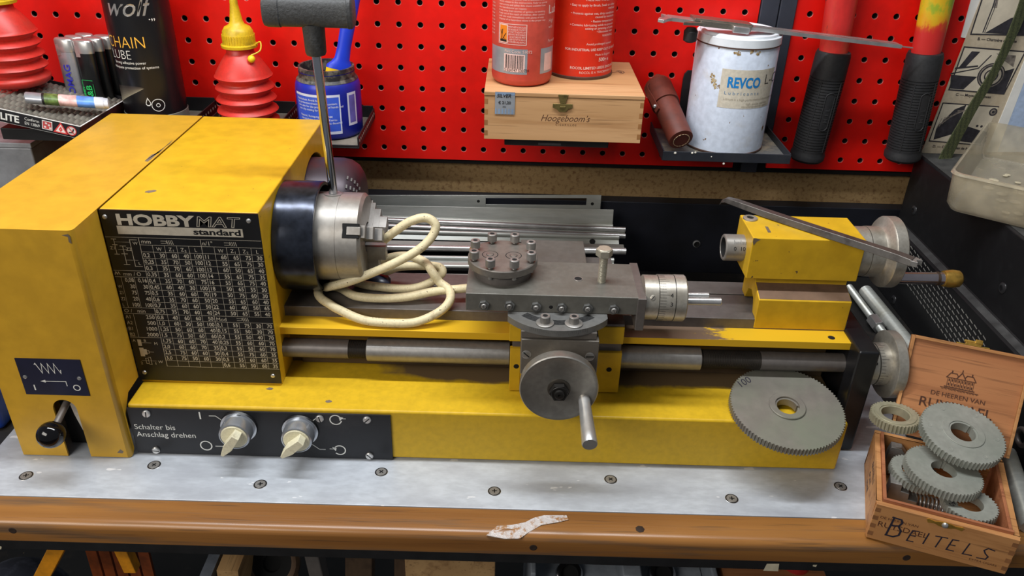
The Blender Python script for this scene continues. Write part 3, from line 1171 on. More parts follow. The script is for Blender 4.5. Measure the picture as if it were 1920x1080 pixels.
# little gear-train and pulley diagrams
L_((5, 27.5), (9, 27.5), w=0.5)
L_((7, 27.5), (7, 42), w=0.5)
L_((5, 33), (9, 33), w=0.5)
L_((5, 42), (9, 42), w=0.5)
L_((7, 30.2), (20, 30.2), w=0.25)
L_((9, 37.5), (17, 37.5), w=0.25)
L_((11, 34), (16, 34), w=0.5)
L_((13.4, 34), (13.4, 52), w=0.5)
L_((11, 41.5), (16, 41.5), w=0.5)
L_((11, 52), (16, 52), w=0.5)
L_((13.4, 47.5), (24, 47.5), w=0.25)
L_((26.5, 27.8), (20.5, 27.8), (20.5, 53.5), (26.5, 53.5), w=0.5)
T_('Z1', 2.2, 37.5, 4.2)
T_('Z2', 15.6, 38.3, 4.2)
T_('W', 22.6, 32.5, 4.2)
T_('L', 23.6, 52.0, 4.2)
bv = V0 + DV * 14
T_('A', 2.0, bv + 5.0, 4.0)
T_('B', 12.0, bv + 5.0, 4.0)
T_('M', 21.0, bv + 8.0, 4.2)
mb.rect(O, X, Z, 0.0062, 0.0096, -(bv + 9.5) / 1000, -(bv + 2.5) / 1000, 1, 0.0001)
L_((9.6, bv + 6), (18.5, bv + 6), w=0.25)
mb.rect(O, X, Z, 0.0062, 0.0102, -(bv + 21) / 1000, -(bv + 11.5) / 1000, 1, 0.0001)
mb.rect(O, X, Z, 0.0102, 0.0128, -(bv + 19) / 1000, -(bv + 13) / 1000, 1, 0.0001)
L_((12.8, bv + 14.5), (14.6, bv + 14.5), (14.6, bv + 17.5), (12.8, bv + 17.5), w=0.4)
L_((14.6, bv + 16), (19, bv + 16), w=0.25)
L_((10, bv + 23), (12.4, bv + 23), (12.4, bv + 29), (10, bv + 29), (10, bv + 23), w=0.4)
L_((12.4, bv + 22), (14.8, bv + 22), (14.8, bv + 30), (12.4, bv + 30), w=0.4)
L_((6, bv + 26), (19.5, bv + 26), w=0.25)
T_('2', 4.5, bv + 30.0, 4.0)
T_('1', 17.5, bv + 30.0, 4.0)
T_('W', 21.0, bv + 28.2, 4.2)
tp = mb.build('thread_table', [BLACK, PRINT], L, smooth=0)
for (u, v) in ((4.2, 7.0), (124.8, 7.0), (5.8, 166.5), (126.0, 166.3)):
    mb = MB()
    mb.lathe(O + X * (u / 1000) - Z * (v / 1000), NY, [(0, 0.0021), (0.0008, 0.0018), (0.0012, 0.0008)], 16)
    mb.build('rivet', STEELB, tp)

# --- base box and control panel
mb = MB()
mb.box(0.1035, 0.76, 0.0, 0.165, 0.0012, 0.0565)
base = mb.build('base', BASET, L, bevel=0.0025, seg=3)
for pl in ([(606, 752), (614, 749), (624, 750), (622, 755), (612, 757)], [(500, 728), (506, 726), (512, 728), (508, 731), (502, 731)]):
    mb = MB()
    c = sum((at(x, y, 'z', 0.05665) for x, y in pl), Vector()) / len(pl)
    mb.add(blob(c, X, Y, 0.0034, 0.0022, pl[0][0]), [tuple(range(13))])
    mb.build('paint_chip', CHIP, base, smooth=0)
mb = MB()
mb.box(0.1035, 0.3428, -0.0018, 0.0005, 0.0008, 0.0528, 0)
O = Vector((0, -0.0018, 0))


def C_(s, x, z, size, bold=0.0):
    mb.text(s, size, O + X * x + Z * z, X, Z, 1, bold=bold)


C_('Schalter bis', 0.1062, 0.0295, 0.0082)
C_('Anschlag drehen', 0.1068, 0.0207, 0.0082)
mb.line([(0.1692, 0.0505), (0.1692, 0.0437)], 0.0014, O, X, Z, 1)
mb.ring((0.1693, 0.0118), 0.0052, 0.0011, O, X, Z, 1)
mb.line([(0.1777, 0.0471), (0.1834, 0.0472), (0.1915, 0.0395)], 0.0007, O, X, Z, 1)
mb.line([(0.1782, 0.0115), (0.186, 0.0116)], 0.0007, O, X, Z, 1)
mb.line([(0.2660, 0.0395), (0.2746, 0.0474), (0.2777, 0.0475)], 0.0007, O, X, Z, 1)
mb.line([(0.2690, 0.0165), (0.2750, 0.0112), (0.2803, 0.0112)], 0.0007, O, X, Z, 1)
for (cx, cz, a0, a1, tip) in ((0.2928, 0.0465, 0.9, 6.0, 0.3), (0.2938, 0.0108, -2.9 + 0.6, 2.6, 2.9)):
    mb.ring((cx, cz), 0.0052, 0.0011, O, X, Z, 1, a0=a0, a1=a1)
    q = Vector((cx + 0.0052 * math.cos(tip), cz + 0.0052 * math.sin(tip)))
    s = 1 if tip < 1 else -1
    mb.add([O + X * (q.x + a) + Z * (q.y + b) + NY * 0.00015 for a, b in ((-0.002, 0.0022), (-0.0012 * s, -0.0026), (0.0022, 0.0012))], [(0, 1, 2)], 1)
    mb.line([(q.x, q.y), (q.x + 0.004 * s, q.y)], 0.0007, O, X, Z, 1)
cp = mb.build('control_panel', [PANEL, WHITEP], L, smooth=0)
for k, (x, z) in enumerate([(0.1208, 0.0478), (0.2052, 0.0480), (0.2785, 0.0478), (0.3215, 0.0478), (0.3212, 0.0052), (0.1215, 0.0050)]):
    mb = MB()
    slot_screw(mb, (x, -0.0018, z), NY, 0.0037, 0.002, [0.7, 2.5, 1.0, 0.0, 1.55, 2.3][k])
    mb.build('screw', [STEELB, DARK], cp)
for k, (px, py) in enumerate([(439, 819), (556, 826)]):
    c = at(px, py, 'y', -0.0165)
    c.y = -0.0018
    mb = MB()
    mb.lathe(c, NY, [(0, 0.0172, 1), (0.0020, 0.0165, 1), (0.0020, 0.0146), (0.012, 0.0143), (0.0148, 0.0138), (0.0152, 0.0128), (0.0146, 0.0126)], 40)
    rg = mb.build('switch', [SWRING, BLACK], L, smooth=40)
    mb = MB()
    f = c + NY * 0.0146
    mb.lathe(f, NY, [(-0.002, 0.0121), (0.0006, 0.0121), (0.0012, 0.0114)], 36)
    d = Vector((-0.58, 0, -0.81)) if k == 0 else Vector((-0.74, 0, -0.67))
    e = Vector((d.z, 0, -d.x))
    a = f - d * 0.0095
    pts = [a - e * 0.0034, a + e * 0.0034, f + d * 0.006 + e * 0.0042, f + d * 0.0165 + e * 0.0012, f + d * 0.0165 - e * 0.0012, f + d * 0.006 - e * 0.0042]
    mb.prism(pts, NY * 0.0115)
    mb.build('switch_pointer', IVORY, rg, bevel=0.0008)

# --- bed: front flange rail, ways, lower casting
mb = MB()
mb.box(XP - 0.002, 0.7685, 0.0497, 0.0712, 0.1043, 0.1119)
fl = mb.build('bed_rail', YWORN, L, bevel=0.0004)
mb = MB()
c = at(1559, 633, 'z', 0.1120)
mb.lathe(c, Z, [(0, 0.0033), (0.0001, 0.003), (0.0001, 0.0022), (0.00012, 0.0001)], 18)
mb.build('screw_hole', DARK, fl)
mb = MB()
mb.box(XP - 0.002, 0.7685, 0.0706, 0.116, 0.100, 0.1225)
mb.box(XP - 0.002, 0.7685, 0.125, 0.150, 0.100, 0.1185)
mb.build('bed_way', STEELD, L, bevel=0.0007)
mb = MB()
mb.box(XP - 0.002, 0.758, 0.076, 0.145, 0.0560, 0.1040)
mb.box(XP + 0.01, 0.758, 0.073, 0.078, 0.0570, 0.0640)
mb.build('bed_casting', OILY, L, bevel=0.0008)

# --- lead screw
AX = (0.057, 0.085)


def lx(mb, x0, x1, r, mat=0, seg=28):
    mb.cyl((x0, AX[0], AX[1]), (x1, AX[0], AX[1]), r, None, seg, mat)


mb = MB()
pr = [(XP - 0.001, 0.0092), (0.2972, 0.0092)]
for k in range(18):
    pr += [(0.2974 + k * 0.001, 0.0085, 1), (0.2979 + k * 0.001, 0.0090, 1)]
pr += [(0.3160, 0.0085, 1), (0.6290, 0.0085, 1)]
for k in range(58):
    pr += [(0.6300 + k * 0.001, 0.0086, 1), (0.6305 + k * 0.001, 0.0092, 1)]
pr += [(0.6882, 0.0091), (0.768, 0.0091)]
mb.lathe((0, AX[0], AX[1]), X, pr, 28)
mb.build('lead_screw', [STEELD, plain('dark_thread', (58, 54, 50), 0.5, 0.5)], L)
for x0, x1 in ((0.3145, 0.4500), (0.552, 0.6310)):
    mb = MB()
    mb.cyl((x0, AX[0], AX[1]), (x1, AX[0], AX[1]), 0.0111, None, 32, bev=0.0006)
    mb.build('screw_sleeve', STEEL, L)

# --- end bracket and lead-screw handwheel
mb = MB()
mb.box(0.7668, 0.7862, 0.030, 0.125, 0.0005, 0.1152)
mb.build('end_bracket', BLACK, L, bevel=0.0022, seg=3)
mb = MB()
mb.lathe((0.786, AX[0], AX[1]), X, [(0, 0.0200), (0.0085, 0.0200), (0.0085, 0.0188, 1), (0.0095, 0.0188, 1), (0.0095, 0.0203), (0.020, 0.0203), (0.020, 0.0315), (0.0205, 0.0322), (0.0290, 0.0322), (0.0300, 0.0312), (0.0300, 0.0280), (0.0285, 0.0265)], 56)
for k in range(40):
    a = 2 * PI * k / 40
    d = Vector((0, math.cos(a), math.sin(a)))
    e = Vector((0, -d.z, d.y))
    ln = 0.007 if k % 5 == 0 else 0.004
    mb.obox(Vector((0.7958, AX[0], AX[1])) + d * 0.0202 - e * 0.00012, X * ln, e * 0.00024, d * 0.0002, 1)
mb.build('feed_handwheel', [DIALM, DARK], L, smooth=40)
mb = MB()
c = at(1662, 670, 'y', 0.0395)
mb.lathe((0.7905, AX[0] - 0.0165, AX[1] + 0.0110), Vector((0, -0.83, 0.55)), [(0, 0.0017), (0.0004, 0.0015)], 14)
mb.build('grub_screw', DARK, L)

# --- motor behind the headstock
mb = MB()
R = 0.0535
mb.lathe((0.2, 0.2215, 0.158), X, [(0, R), (0.066, R), (0.074, R - 0.0016), (0.081, R - 0.006), (0.0855, R - 0.013), (0.0875, R - 0.024), (0.0880, 0.0001)], 56)
mot = mb.build('motor', stained('purple_black_motor', (62, 52, 60), (96, 36, 38), 0.4, 0.3, 12, 0.5, 0.75), L, smooth=60)  # red second colour imitates the red panel's reflection
mb = MB()
# vent grid on the rounded end
for i in range(4):
    for k in range(5):
        a = math.radians(119 + i * 12)
        h, rr = [(0.0775, R - 0.0028), (0.0810, R - 0.0058), (0.0838, R - 0.0095), (0.0858, R - 0.014), (0.0872, R - 0.020)][k]
        p = Vector((0.2 + h, 0.2215 + rr * math.cos(a), 0.158 + rr * math.sin(a)))
        n = Vector((0.35 + 0.14 * k, math.cos(a), math.sin(a))).normalized()
        t = Vector((0, -math.sin(a), math.cos(a)))
        s = n.cross(t)
        mb.obox(p - t * 0.0020 - s * 0.0008 - n * 0.0004, t * 0.0040, s * 0.0016, n * 0.0010)
mb.build('vent_grid', plain('grey_vent', (92, 90, 88), 0.5), mot, smooth=0)

# --- chuck and its guard ring
SA, SZ = 0.1056, 0.18
mb = MB()
mb.lathe((0.2365, SA, SZ), X, [(0, 0.047), (0, 0.0516), (0.0345, 0.0516), (0.0358, 0.0508), (0.0358, 0.0482), (0.002, 0.0482)], 72, 0, False, False)
mb.build('chuck_guard', GUARD, L, smooth=50)
mb = MB()
mb.lathe((0.238, SA, SZ), X, [(0, 0.030), (0.016, 0.030), (0.016, 0.0405), (0.0175, 0.0417), (0.0515, 0.0417), (0.0516, 0.0413), (0.0521, 0.0413), (0.0522, 0.0417), (0.0715, 0.0417), (0.0742, 0.0388), (0.0742, 0.0145), (0.055, 0.0145), (0.055, 0.0001)], 96)
ck = mb.build('chuck', CHUCKM, L, smooth=30)
ka = Vector((0, 0.0052, 0.0417)).normalized()
kc = Vector((0.2822, SA, SZ)) + ka * 0.0417
mb = MB()
mb.lathe(kc, ka, [(-0.0035, 0.0088), (0.0002, 0.0088), (0.0002, 0.0083), (-0.0002, 0.0081), (0.0001, 0.0079), (0.0001, 0.0050), (-0.002, 0.0046)], 36, 0, False, False)
mb.lathe(kc, ka, [(-0.0015, 0.0048), (-0.0014, 0.0001)], 20, 1, True, False)
mb.build('key_socket', [CHUCKM, DARK], ck)
for k in range(3):
    a = math.radians(147 + 120 * k)
    rd = Vector((0, math.cos(a), math.sin(a)))
    tg = Vector((0, -math.sin(a), math.cos(a)))
    o0 = Vector((0, SA, SZ))
    mb = MB()
    # guide slot seen from the rim
    mb.obox(o0 + X * 0.2965 + rd * 0.036 - tg * 0.0068, X * 0.0152, tg * 0.0136, rd * 0.0057, 1)
    mb.obox(o0 + X * 0.3005 + rd * 0.0372 - tg * 0.0038, X * 0.0125, tg * 0.0076, rd * 0.0050, 0)
    # stepped jaw standing proud of the face
    mb.obox(o0 + X * 0.309 + rd * 0.0075 - tg * 0.0058, X * 0.0075, tg * 0.0116, rd * 0.0300, 0)
    mb.obox(o0 + X * 0.316 + rd * 0.0075 - tg * 0.0058, X * 0.0065, tg * 0.0116, rd * 0.0225, 0)
    mb.obox(o0 + X * 0.322 + rd * 0.0075 - tg * 0.0058, X * 0.0075, tg * 0.0116, rd * 0.0135, 0)
    mb.build('chuck_jaw', [STEEL, DARK], ck, bevel=0.0005)

# --- carriage
mb = MB()
mb.box(0.4488, 0.5530, 0.0355, 0.166, 0.1126, 0.1308, 0)
mb.build('saddle', YEL, L, bevel=0.0008)
mb = MB()
mb.box(0.4490, 0.5528, 0.0365, 0.168, 0.1308, 0.1335, 0)
mb.box(0.452, 0.552, 0.0385, 0.046, 0.060, 0.1125, 0)
mb.build('saddle_slide', STEELD, L, bevel=0.0005)
mb = MB()
mb.box(0.4500, 0.4600, 0.0350, 0.0400, 0.0578, 0.1052, 0)
mb.box(0.5240, 0.5530, 0.0350, 0.0400, 0.0585, 0.1035, 0)
mb.box(0.4600, 0.5240, 0.0352, 0.0400, 0.0590, 0.1040, 0)
ap = mb.build('apron', YEL, L, bevel=0.0006)
for c in ((0.4562, 0.035, 0.0855), (0.5424, 0.035, 0.0848)):
    mb = MB()
    mb.lathe(c, NY, [(0, 0.0026), (0.0001, 0.0022), (0.0001, 0.0001)], 16)
    mb.build('screw_hole', DARK, ap)
mb = MB()
mb.box(0.4588, 0.5238, 0.0, 0.178, 0.1400, 0.1468)
mb.box(0.4640, 0.5200, 0.03, 0.172, 0.1330, 0.1402)
mb.build('cross_slide', stained('cross_slide_steel', (112, 106, 100), (100, 92, 84), 0.46, 0.3, 24, 0.5, 0.75), L, bevel=0.0006)
mb = MB()
mb.box(0.4592, 0.5262, -0.0015, 0.0345, 0.1030, 0.1394)
br = mb.build('cross_slide_bracket', stained('bracket_steel', (126, 120, 112), (104, 98, 90), 0.42, 0.45, 24, 0.5, 0.75), L, bevel=0.0008)
for k, c in enumerate(((0.4641, -0.0015, 0.1240), (0.5190, -0.0015, 0.1237))):
    mb = MB()
    slot_screw(mb, c, NY, 0.0042, 0.0008, [1.6, 2.4][k])
    mb.build('screw', [STEEL, DARK], br)
# cross-feed dial and handwheel
HX, HZ = 0.4919, 0.1094
mb = MB()
mb.lathe((HX, -0.0015, HZ), NY, [(0, 0.0195), (0.009, 0.0200), (0.0195, 0.0200), (0.0205, 0.0195)], 56)
mb.lathe(Vector((HX - 0.0105, -0.0095, HZ + 0.0172)), Vector((-0.52, 0, 0.85)), [(-0.0006, 0.0019, 1), (0.0004, 0.0017, 1)], 12, 1)
mb.build('cross_feed_dial', [DIALM, DARK], L)
mb = MB()
mb.lathe((HX, -0.0205, HZ), NY, [(0, 0.018), (0, 0.0312), (0.0008, 0.0330), (0.0095, 0.0334), (0.0105, 0.0326), (0.0102, 0.0300), (0.0095, 0.0285), (0.0095, 0.009)], 72, 0, False, True)
hw = mb.build('cross_feed_handwheel', stained('handwheel_steel', (172, 168, 160), (140, 134, 126), 0.36, 0.8, 30, 0.5, 0.8), L, smooth=35)
mb = MB()
c = Vector((HX, -0.030, HZ))
mb.lathe(c, NY, [(0, 0.0098), (0.001, 0.0098), (0.0012, 0.0092)], 30, 1)
mb.hexp(c + NY * 0.001, c + NY * 0.0072, 0.0082, 0, 0.3)
mb.lathe(c, NY, [(0.007, 0.0072), (0.0076, 0.0066), (0.0076, 0.0044), (0.0095, 0.0042), (0.0098, 0.0036), (0.0098, 0.0012), (0.0085, 0.0008)], 24)
mb.build('hub_nut', [plain('black_nut', (40, 38, 36), 0.4, 0.5), plain('dark_washer', (84, 78, 70), 0.45, 0.6)], hw)
mb = MB()
p0, p1 = Vector((0.5137, -0.0295, 0.0995)), Vector((0.5156, -0.080, 0.0920))
mb.lathe(p0, p1 - p0, [(0, 0.0050), (0.0025, 0.0052), (0.006, 0.0050), (0.016, 0.0053), (0.040, 0.0062), (0.0498, 0.0065), (0.0512, 0.0060)], 28)
mb.build('handle', STEELB, hw)

# --- swivel base under the top slide
SX, SY, SR = 0.4905, 0.0457, 0.0537
mb = MB()
pts = []
for k in range(0, 41):
    a = -PI + PI * k / 40 * 1.0
    x, y = SX + SR * math.cos(a), SY + SR * math.sin(a)
    x = min(max(x, SX - 0.0435), SX + 0.0430)
    pts.append((x, y, 0.1468))
pts += [(SX + 0.0430, 0.082, 0.1468), (SX - 0.0435, 0.082, 0.1468)]
mb.prism(pts, (0, 0, 0.0063), 0)
for k in range(31):
    a = math.radians(-90 + (k - 15) * 1.8)
    d = Vector((math.cos(a), math.sin(a), 0))
    e = Vector((-d.y, d.x, 0))
    h = 0.004 if k % 5 == 0 else 0.0028
    mb.obox(Vector((SX, SY, 0.1526 - h)) + d * (SR - 0.0001) - e * 0.0001, d * 0.0002, e * 0.0002, Z * h, 1)
sw = mb.build('swivel_base', [stained('swivel_steel', (122, 122, 120), (104, 102, 98), 0.45, 0.4, 30, 0.5, 0.75), plain('grey_graduation', (74, 74, 74), 0.5)], L, bevel=0.0005)
mb = MB()
rs = 0.0405
vs, fs = [], []
n = 24
for k in range(n + 1):
    a = math.radians(-90 + (k - n / 2) * 92 / n)
    for q in (-0.0038, 0.0038):
        vs.append((SX + (rs + q) * math.cos(a), SY + (rs + q) * math.sin(a), 0.15315))
for k in range(n):
    fs.append((2 * k, 2 * k + 1, 2 * k + 3, 2 * k + 2))
mb.add(vs, fs)
mb.build('curved_slot', plain('slot_swarf', (34, 34, 34), 0.8, 0.2, 0.5, 500, bumpy=0.5), sw)


def socket_bolt(mb, base, zz, r=0.0043, h=0.0072, shank=0.0):
    b = Vector(base)
    if shank:
        thread(mb, b, b + Z * shank, r * 0.56, 0.001, 0.0005, 0, 12)
    t = b + Z * shank
    mb.lathe(t, Z, [(0, r), (h - 0.0006, r), (h, r - 0.0006), (h, r * 0.52), (h - 0.0004, r * 0.50)], 24, 0, True, False)
    mb.hexp(t + Z * (h - 0.004), t + Z * (h - 0.0004), r * 0.62, 1)


for px, py in ((1022, 603), (1076, 604)):
    p = at(px, py, 'z', 0.1550)
    p.z = 0.1531
    mb = MB()
    mb.lathe(p, Z, [(0, 0.0078, 2), (0.0012, 0.0078, 2), (0.0016, 0.0072, 2), (0.0016, 0.003, 2)], 28, 2)
    socket_bolt(mb, p + Z * 0.0015, 0, 0.0044, 0.0066)
    mb.build('clamp_bolt', [STEEL, DARK, STEEL], sw)

# --- top slide
CX0, CX1, CY0, CY1, CZ0, CZ1 = 0.4102, 0.5598, 0.0210, 0.0838, 0.1532, 0.1705
mb = MB()
mb.box(CX0, CX1, CY0, CY1, CZ0, CZ1)
ts = mb.build('top_slide', stained('top_slide_steel', (114, 112, 105), (100, 97, 89), 0.46, 0.3, 30, 0.48, 0.75), L, bevel=0.0007)
mb = MB()
mb.box(0.4095, 0.4182, 0.0838, 0.0935, 0.1470, 0.1790)
mb.build('gib_block', stained('tan_gib', (140, 120, 92), (110, 94, 72), 0.5, 0.5, 40), L, bevel=0.0006)
mb = MB()
mb.box(0.4100, 0.4245, 0.0780, 0.0836, 0.1705, 0.1713)
mb.build('shim', BRASS, ts)
for px, py in [(907, 574), (955, 575), (1005, 577), (1053, 579), (1102, 580), (1151, 582)]:
    c = at(px, py, 'y', 0.018)
    c.y = CY0
    c.z = max(c.z, 0.158)
    mb = MB()
    mb.hexp(c, c + NY * 0.0032, 0.0046, 0, 0.5)
    slot_screw(mb, c + NY * 0.0025, NY, 0.0024, 0.0020, random.uniform(0, 3), 1, 2)
    mb.build('gib_nut', [plain('grey_nut', (100, 100, 98), 0.45, 0.5), STEEL, DARK], ts, bevel=0.0003)
mb = MB()
c = Vector((0.4843, CY0, 0.1588))
mb.lathe(c, NY, [(0, 0.0018), (0.0001, 0.0016), (0.0001, 0.0001)], 12)
mb.build('screw_hole', DARK, ts)
mb = MB()
c = at(1084, 523, 'z', CZ1)
mb.lathe(c, Z, [(0, 0.0042), (0.00012, 0.0042), (0.00012, 0.0001)], 20)
mb.build('screw_hole', DARK, ts)
mb = MB()
mb.lathe(c, Z, [(0.0001, 0.0042), (0.0004, 0.0040), (0.0004, 0.0034), (0.0001, 0.0034)], 20)
mb.build('thread_insert', STEEL, ts)
mb = MB()
mb.prism([(CX1 - 0.001, 0.019, 0.1705), (CX1 - 0.001, 0.0865, 0.1705), (CX1 - 0.001, 0.0865, 0.140), (CX1 - 0.001, 0.030, 0.138), (CX1 - 0.001, 0.019, 0.1385)], (0.0075, 0, 0))
mb.build('top_slide_end_plate', STEELD, L, bevel=0.0006)
DY, DZ = 0.0428, 0.1592
mb = MB()
mb.lathe((0.5660, DY, DZ), X, [(0, 0.0200), (0.0122, 0.0200), (0.0122, 0.0194, 1), (0.0128, 0.0194, 1), (0.0128, 0.0207), (0.0265, 0.0207), (0.0265, 0.0200, 1), (0.0272, 0.0200, 1), (0.0272, 0.0209), (0.0362, 0.0209), (0.0372, 0.0200), (0.0372, 0.008), (0.0405, 0.0065), (0.0405, 0.0001)], 56)
for k in range(50):
    a = 2 * PI * k / 50
    d = Vector((0, math.cos(a), math.sin(a)))
    e = Vector((0, -d.z, d.y))
    ln = 0.0085 if k % 5 == 0 else 0.0055
    mb.obox(Vector((0.5788, DY, DZ)) + d * 0.0206 - e * 0.00012, X * ln, e * 0.00024, d * 0.0002, 1)
a = math.radians(152)
d = Vector((0, math.cos(a), math.sin(a)))
slot_screw(mb, Vector((0.5725, DY, DZ)) + d * 0.0198, d, 0.0024, 0.0006, 0.0, 0, 1)
for k, s in enumerate(('4', '3')):
    a = math.radians(150 + k * 22)
    d = Vector((0, math.cos(a), math.sin(a)))
    mb.text(s, 0.0055, Vector((0.5875, DY, DZ)) + d * 0.0208, X, Vector((0, -math.sin(a), math.cos(a))) * -1, 1)
mb.build('top_slide_dial', [DIALM, BLACK], L, smooth=40)
mb = MB()
mb.cyl((0.602, DY, 0.1616), (0.6255, DY, 0.1622), 0.0030, None, 20, bev=0.0005)
mb.build('crank_pin', STEELB, L)
mb = MB()
mb.cyl((0.602, 0.036, 0.1600), (0.6352, 0.036, 0.1606), 0.0034, None, 20, bev=0.0005)
mb.build('crank_pin', STEELB, L)
# hexagon bolt standing in the slide
p = at(1128, 528, 'z', CZ1)
mb = MB()
thread(mb, p - Z * 0.001, p + Z * 0.0245, 0.0040, 0.00125, 0.0006)
mb.cyl(p + Z * 0.0245, p + Z * 0.0265, 0.0042, None, 20)
q = p + Z * 0.0262
mb.hexp(q, q + Z * 0.0064, 0.0075, 0, 0.25)
mb.lathe(q, Z, [(0.0064, 0.0064), (0.0072, 0.0056), (0.0072, 0.0001)], 24)
mb.build('hexagon_bolt', stained('nickel_bolt', (184, 178, 160), (150, 140, 122), 0.42, 0.5, 60), L, bevel=0.0004)

# --- round tool-post disc with its eight socket bolts
TX, TY = 0.4411, 0.0612
mb = MB()
mb.lathe((TX, TY, CZ1), Z, [(0, 0.0262), (0.0062, 0.0262), (0.0070, 0.0254), (0.0070, 0.018), (0.0095, 0.018)], 48)
mb.build('tool_post_base', STEELD, L)
mb = MB()
mb.lathe((TX, TY, CZ1 + 0.0093), Z, [(0, 0.0300), (0.0008, 0.0312), (0.0066, 0.0312), (0.0074, 0.0305)], 72)
for px, py in ((919, 477), (963, 479)):
    c = at(px, py, 'z', CZ1 + 0.0168)
    mb.lathe(Vector((c.x, c.y, CZ1 + 0.0167)), Z, [(0, 0.0073, 1), (0.0001, 0.0073, 1), (0.0001, 0.0066, 1), (0.0001, 0.0066), (0.0001, 0.0035), (0.0001, 0.0035, 1), (0.0001, 0.0031, 1), (0.0004, 0.0030), (0.0006, 0.0026), (0.0006, 0.0001)], 30)
td = mb.build('tool_post_disc', [stained('disc_steel', (132, 126, 119), (112, 104, 96), 0.40, 0.5, 30, 0.5, 0.78), DARK], L, smooth=40)
for k in range(8):
    a = PI / 8 + k * PI / 4
    p = Vector((TX + 0.0272 * math.cos(a), TY + 0.0272 * math.sin(a), CZ1 + 0.0165))
    mb = MB()
    socket_bolt(mb, p, 0, 0.0043, 0.0072, 0.0026)
    if math.sin(a) < 0:
        mb.cyl(p - Z * 0.0100, p - Z * 0.0070, 0.0022, None, 12)
    mb.build('socket_bolt', [STEEL, DARK], td)

# --- tailstock
YT0, YT1, ZT0, ZT1 = 0.080, 0.1315, 0.1605, 0.2027
mb = MB()
mb.obox((0.6675, YT0, ZT0), (0.1035, 0, 0), (0, YT1 - YT0, 0), (0, 0, ZT1 - ZT0))
tb = mb.build('tailstock_body', YEL, L, bevel=0.0010)
mb = MB()
sec = [(0.070, 0.1128), (0.070, 0.1437), (0.0712, 0.1442), (0.0905, 0.1515), (0.0905, 0.1610), (0.124, 0.1610), (0.124, 0.1240), (0.112, 0.1232), (0.106, 0.136), (0.096, 0.140), (0.087, 0.1355), (0.082, 0.1232), (0.0735, 0.1226), (0.0735, 0.1128)]
mb.prism([(0.6805, y, z) for y, z in sec], (0.0870, 0, 0))
mb.build('tailstock_foot', YEL, L, bevel=0.0008)
mb = MB()
mb.quad((0.6815, 0.0712, 0.1444), (0.7668, 0.0712, 0.1444), (0.7668, 0.0903, 0.1516), (0.6815, 0.0903, 0.1516))
mb.build('foot_ledge', plain('bare_brown_casting', (112, 88, 70), 0.5, 0.2, 0.1), L)
mb = MB()
mb.lathe((0.649, SA, SZ), X, [(0.012, 0.006), (0.0, 0.0098), (0.0, 0.0118), (0.0008, 0.0126), (0.020, 0.0126)], 40, 0, True)
mb.lathe((0.6492, SA, SZ), X, [(0, 0.0092, 1), (0.009, 0.0060, 1)], 30, 1, False, True)
a = math.radians(158)
d = Vector((0, math.cos(a), math.sin(a)))
v = Vector((0, math.sin(a), -math.cos(a)))
pq = Vector((0.6558, SA, SZ)) + d * 0.0126
for s, xx in (('0', 0.0), ('10', 0.0058)):
    mb.text(s, 0.0052, pq + X * xx - v * 0.002, X, v, 2, off=0.0002)
for k in range(10):
    mb.obox(Vector((0.6565 + k * 0.0012, SA, SZ)) + Vector((0, math.cos(2.45), math.sin(2.45))) * 0.0125, X * 0.0002, Vector((0, -math.sin(2.45), math.cos(2.45))) * -(0.0028 if k % 5 else 0.0042), d * 0.0002, 2)
mb.build('quill', [CHUCKM, DARK, BLACK], L, smooth=40)
mb = MB()
c = Vector((0.6750, 0.1222, ZT1))
mb.lathe(c, Z, [(0, 0.0070), (0.0012, 0.0068), (0.0016, 0.0060), (0.0016, 0.0034), (0.0004, 0.0032)], 30)
mb.hexp(c + Z * 0.0002, c + Z * 0.0012, 0.0034, 1)
mb.build('clamp_screw', [DIALM, DARK], tb)
mb = MB()
mb.add([at(x, y, 'z', ZT1 + 0.0001) for x, y in [(1434, 424), (1440, 425), (1446, 436), (1440, 436)]], [(3, 2, 1, 0)])
mb.build('paint_chip', CHIP, tb, smooth=0)
mb = MB()
mb.add([Vector((x, YT0 - 0.0001, z)) for x, z in [(0.6676, 0.2024), (0.6700, 0.2024), (0.6745, 0.2012), (0.6712, 0.1990), (0.6690, 0.1950), (0.6676, 0.1985)]], [tuple(range(6))])
mb.build('paint_chip', CHIP, tb, smooth=0)
mb = MB()
mb.lathe((0.7705, SA, SZ), X, [(0, 0.0235), (0.0105, 0.0235), (0.0105, 0.0228, 1), (0.011, 0.0228, 1), (0.011, 0.0240), (0.0235, 0.0240), (0.0265, 0.0270), (0.0275, 0.0325), (0.029, 0.0338), (0.0385, 0.0338), (0.0395, 0.0328), (0.0395, 0.029), (0.037, 0.026)], 60)
th = mb.build('tailstock_handwheel', [DIALM, DARK], L, smooth=40)
mb = MB()
p0 = Vector((0.800, 0.0900, 0.1570))
h0 = at(1690, 521, 'y', 0.086)
h1 = at(1806, 523, 'y', 0.086)
dr = (h1 - h0).normalized()
ln = (h1 - h0).length
s0 = h0 - dr * 0.004
mb.lathe(s0, dr, [(0, 0.0055), (0.036, 0.0060), (0.036, 0.0064, 1), (0.0385, 0.0064, 1), (0.0385, 0.0058, 0), (0.0425, 0.0060, 0), (0.0430, 0.0075, 2), (0.0470, 0.0083, 2), (0.052, 0.0086, 2), (0.0575, 0.0078, 2), (0.0595, 0.0058, 2), (0.0598, 0.0001, 2)], 30)
mb.build('handle', [plain('purplish_chrome', (196, 186, 190), 0.16, 0.95, 0.06), RUST, BRASS], th, smooth=50)

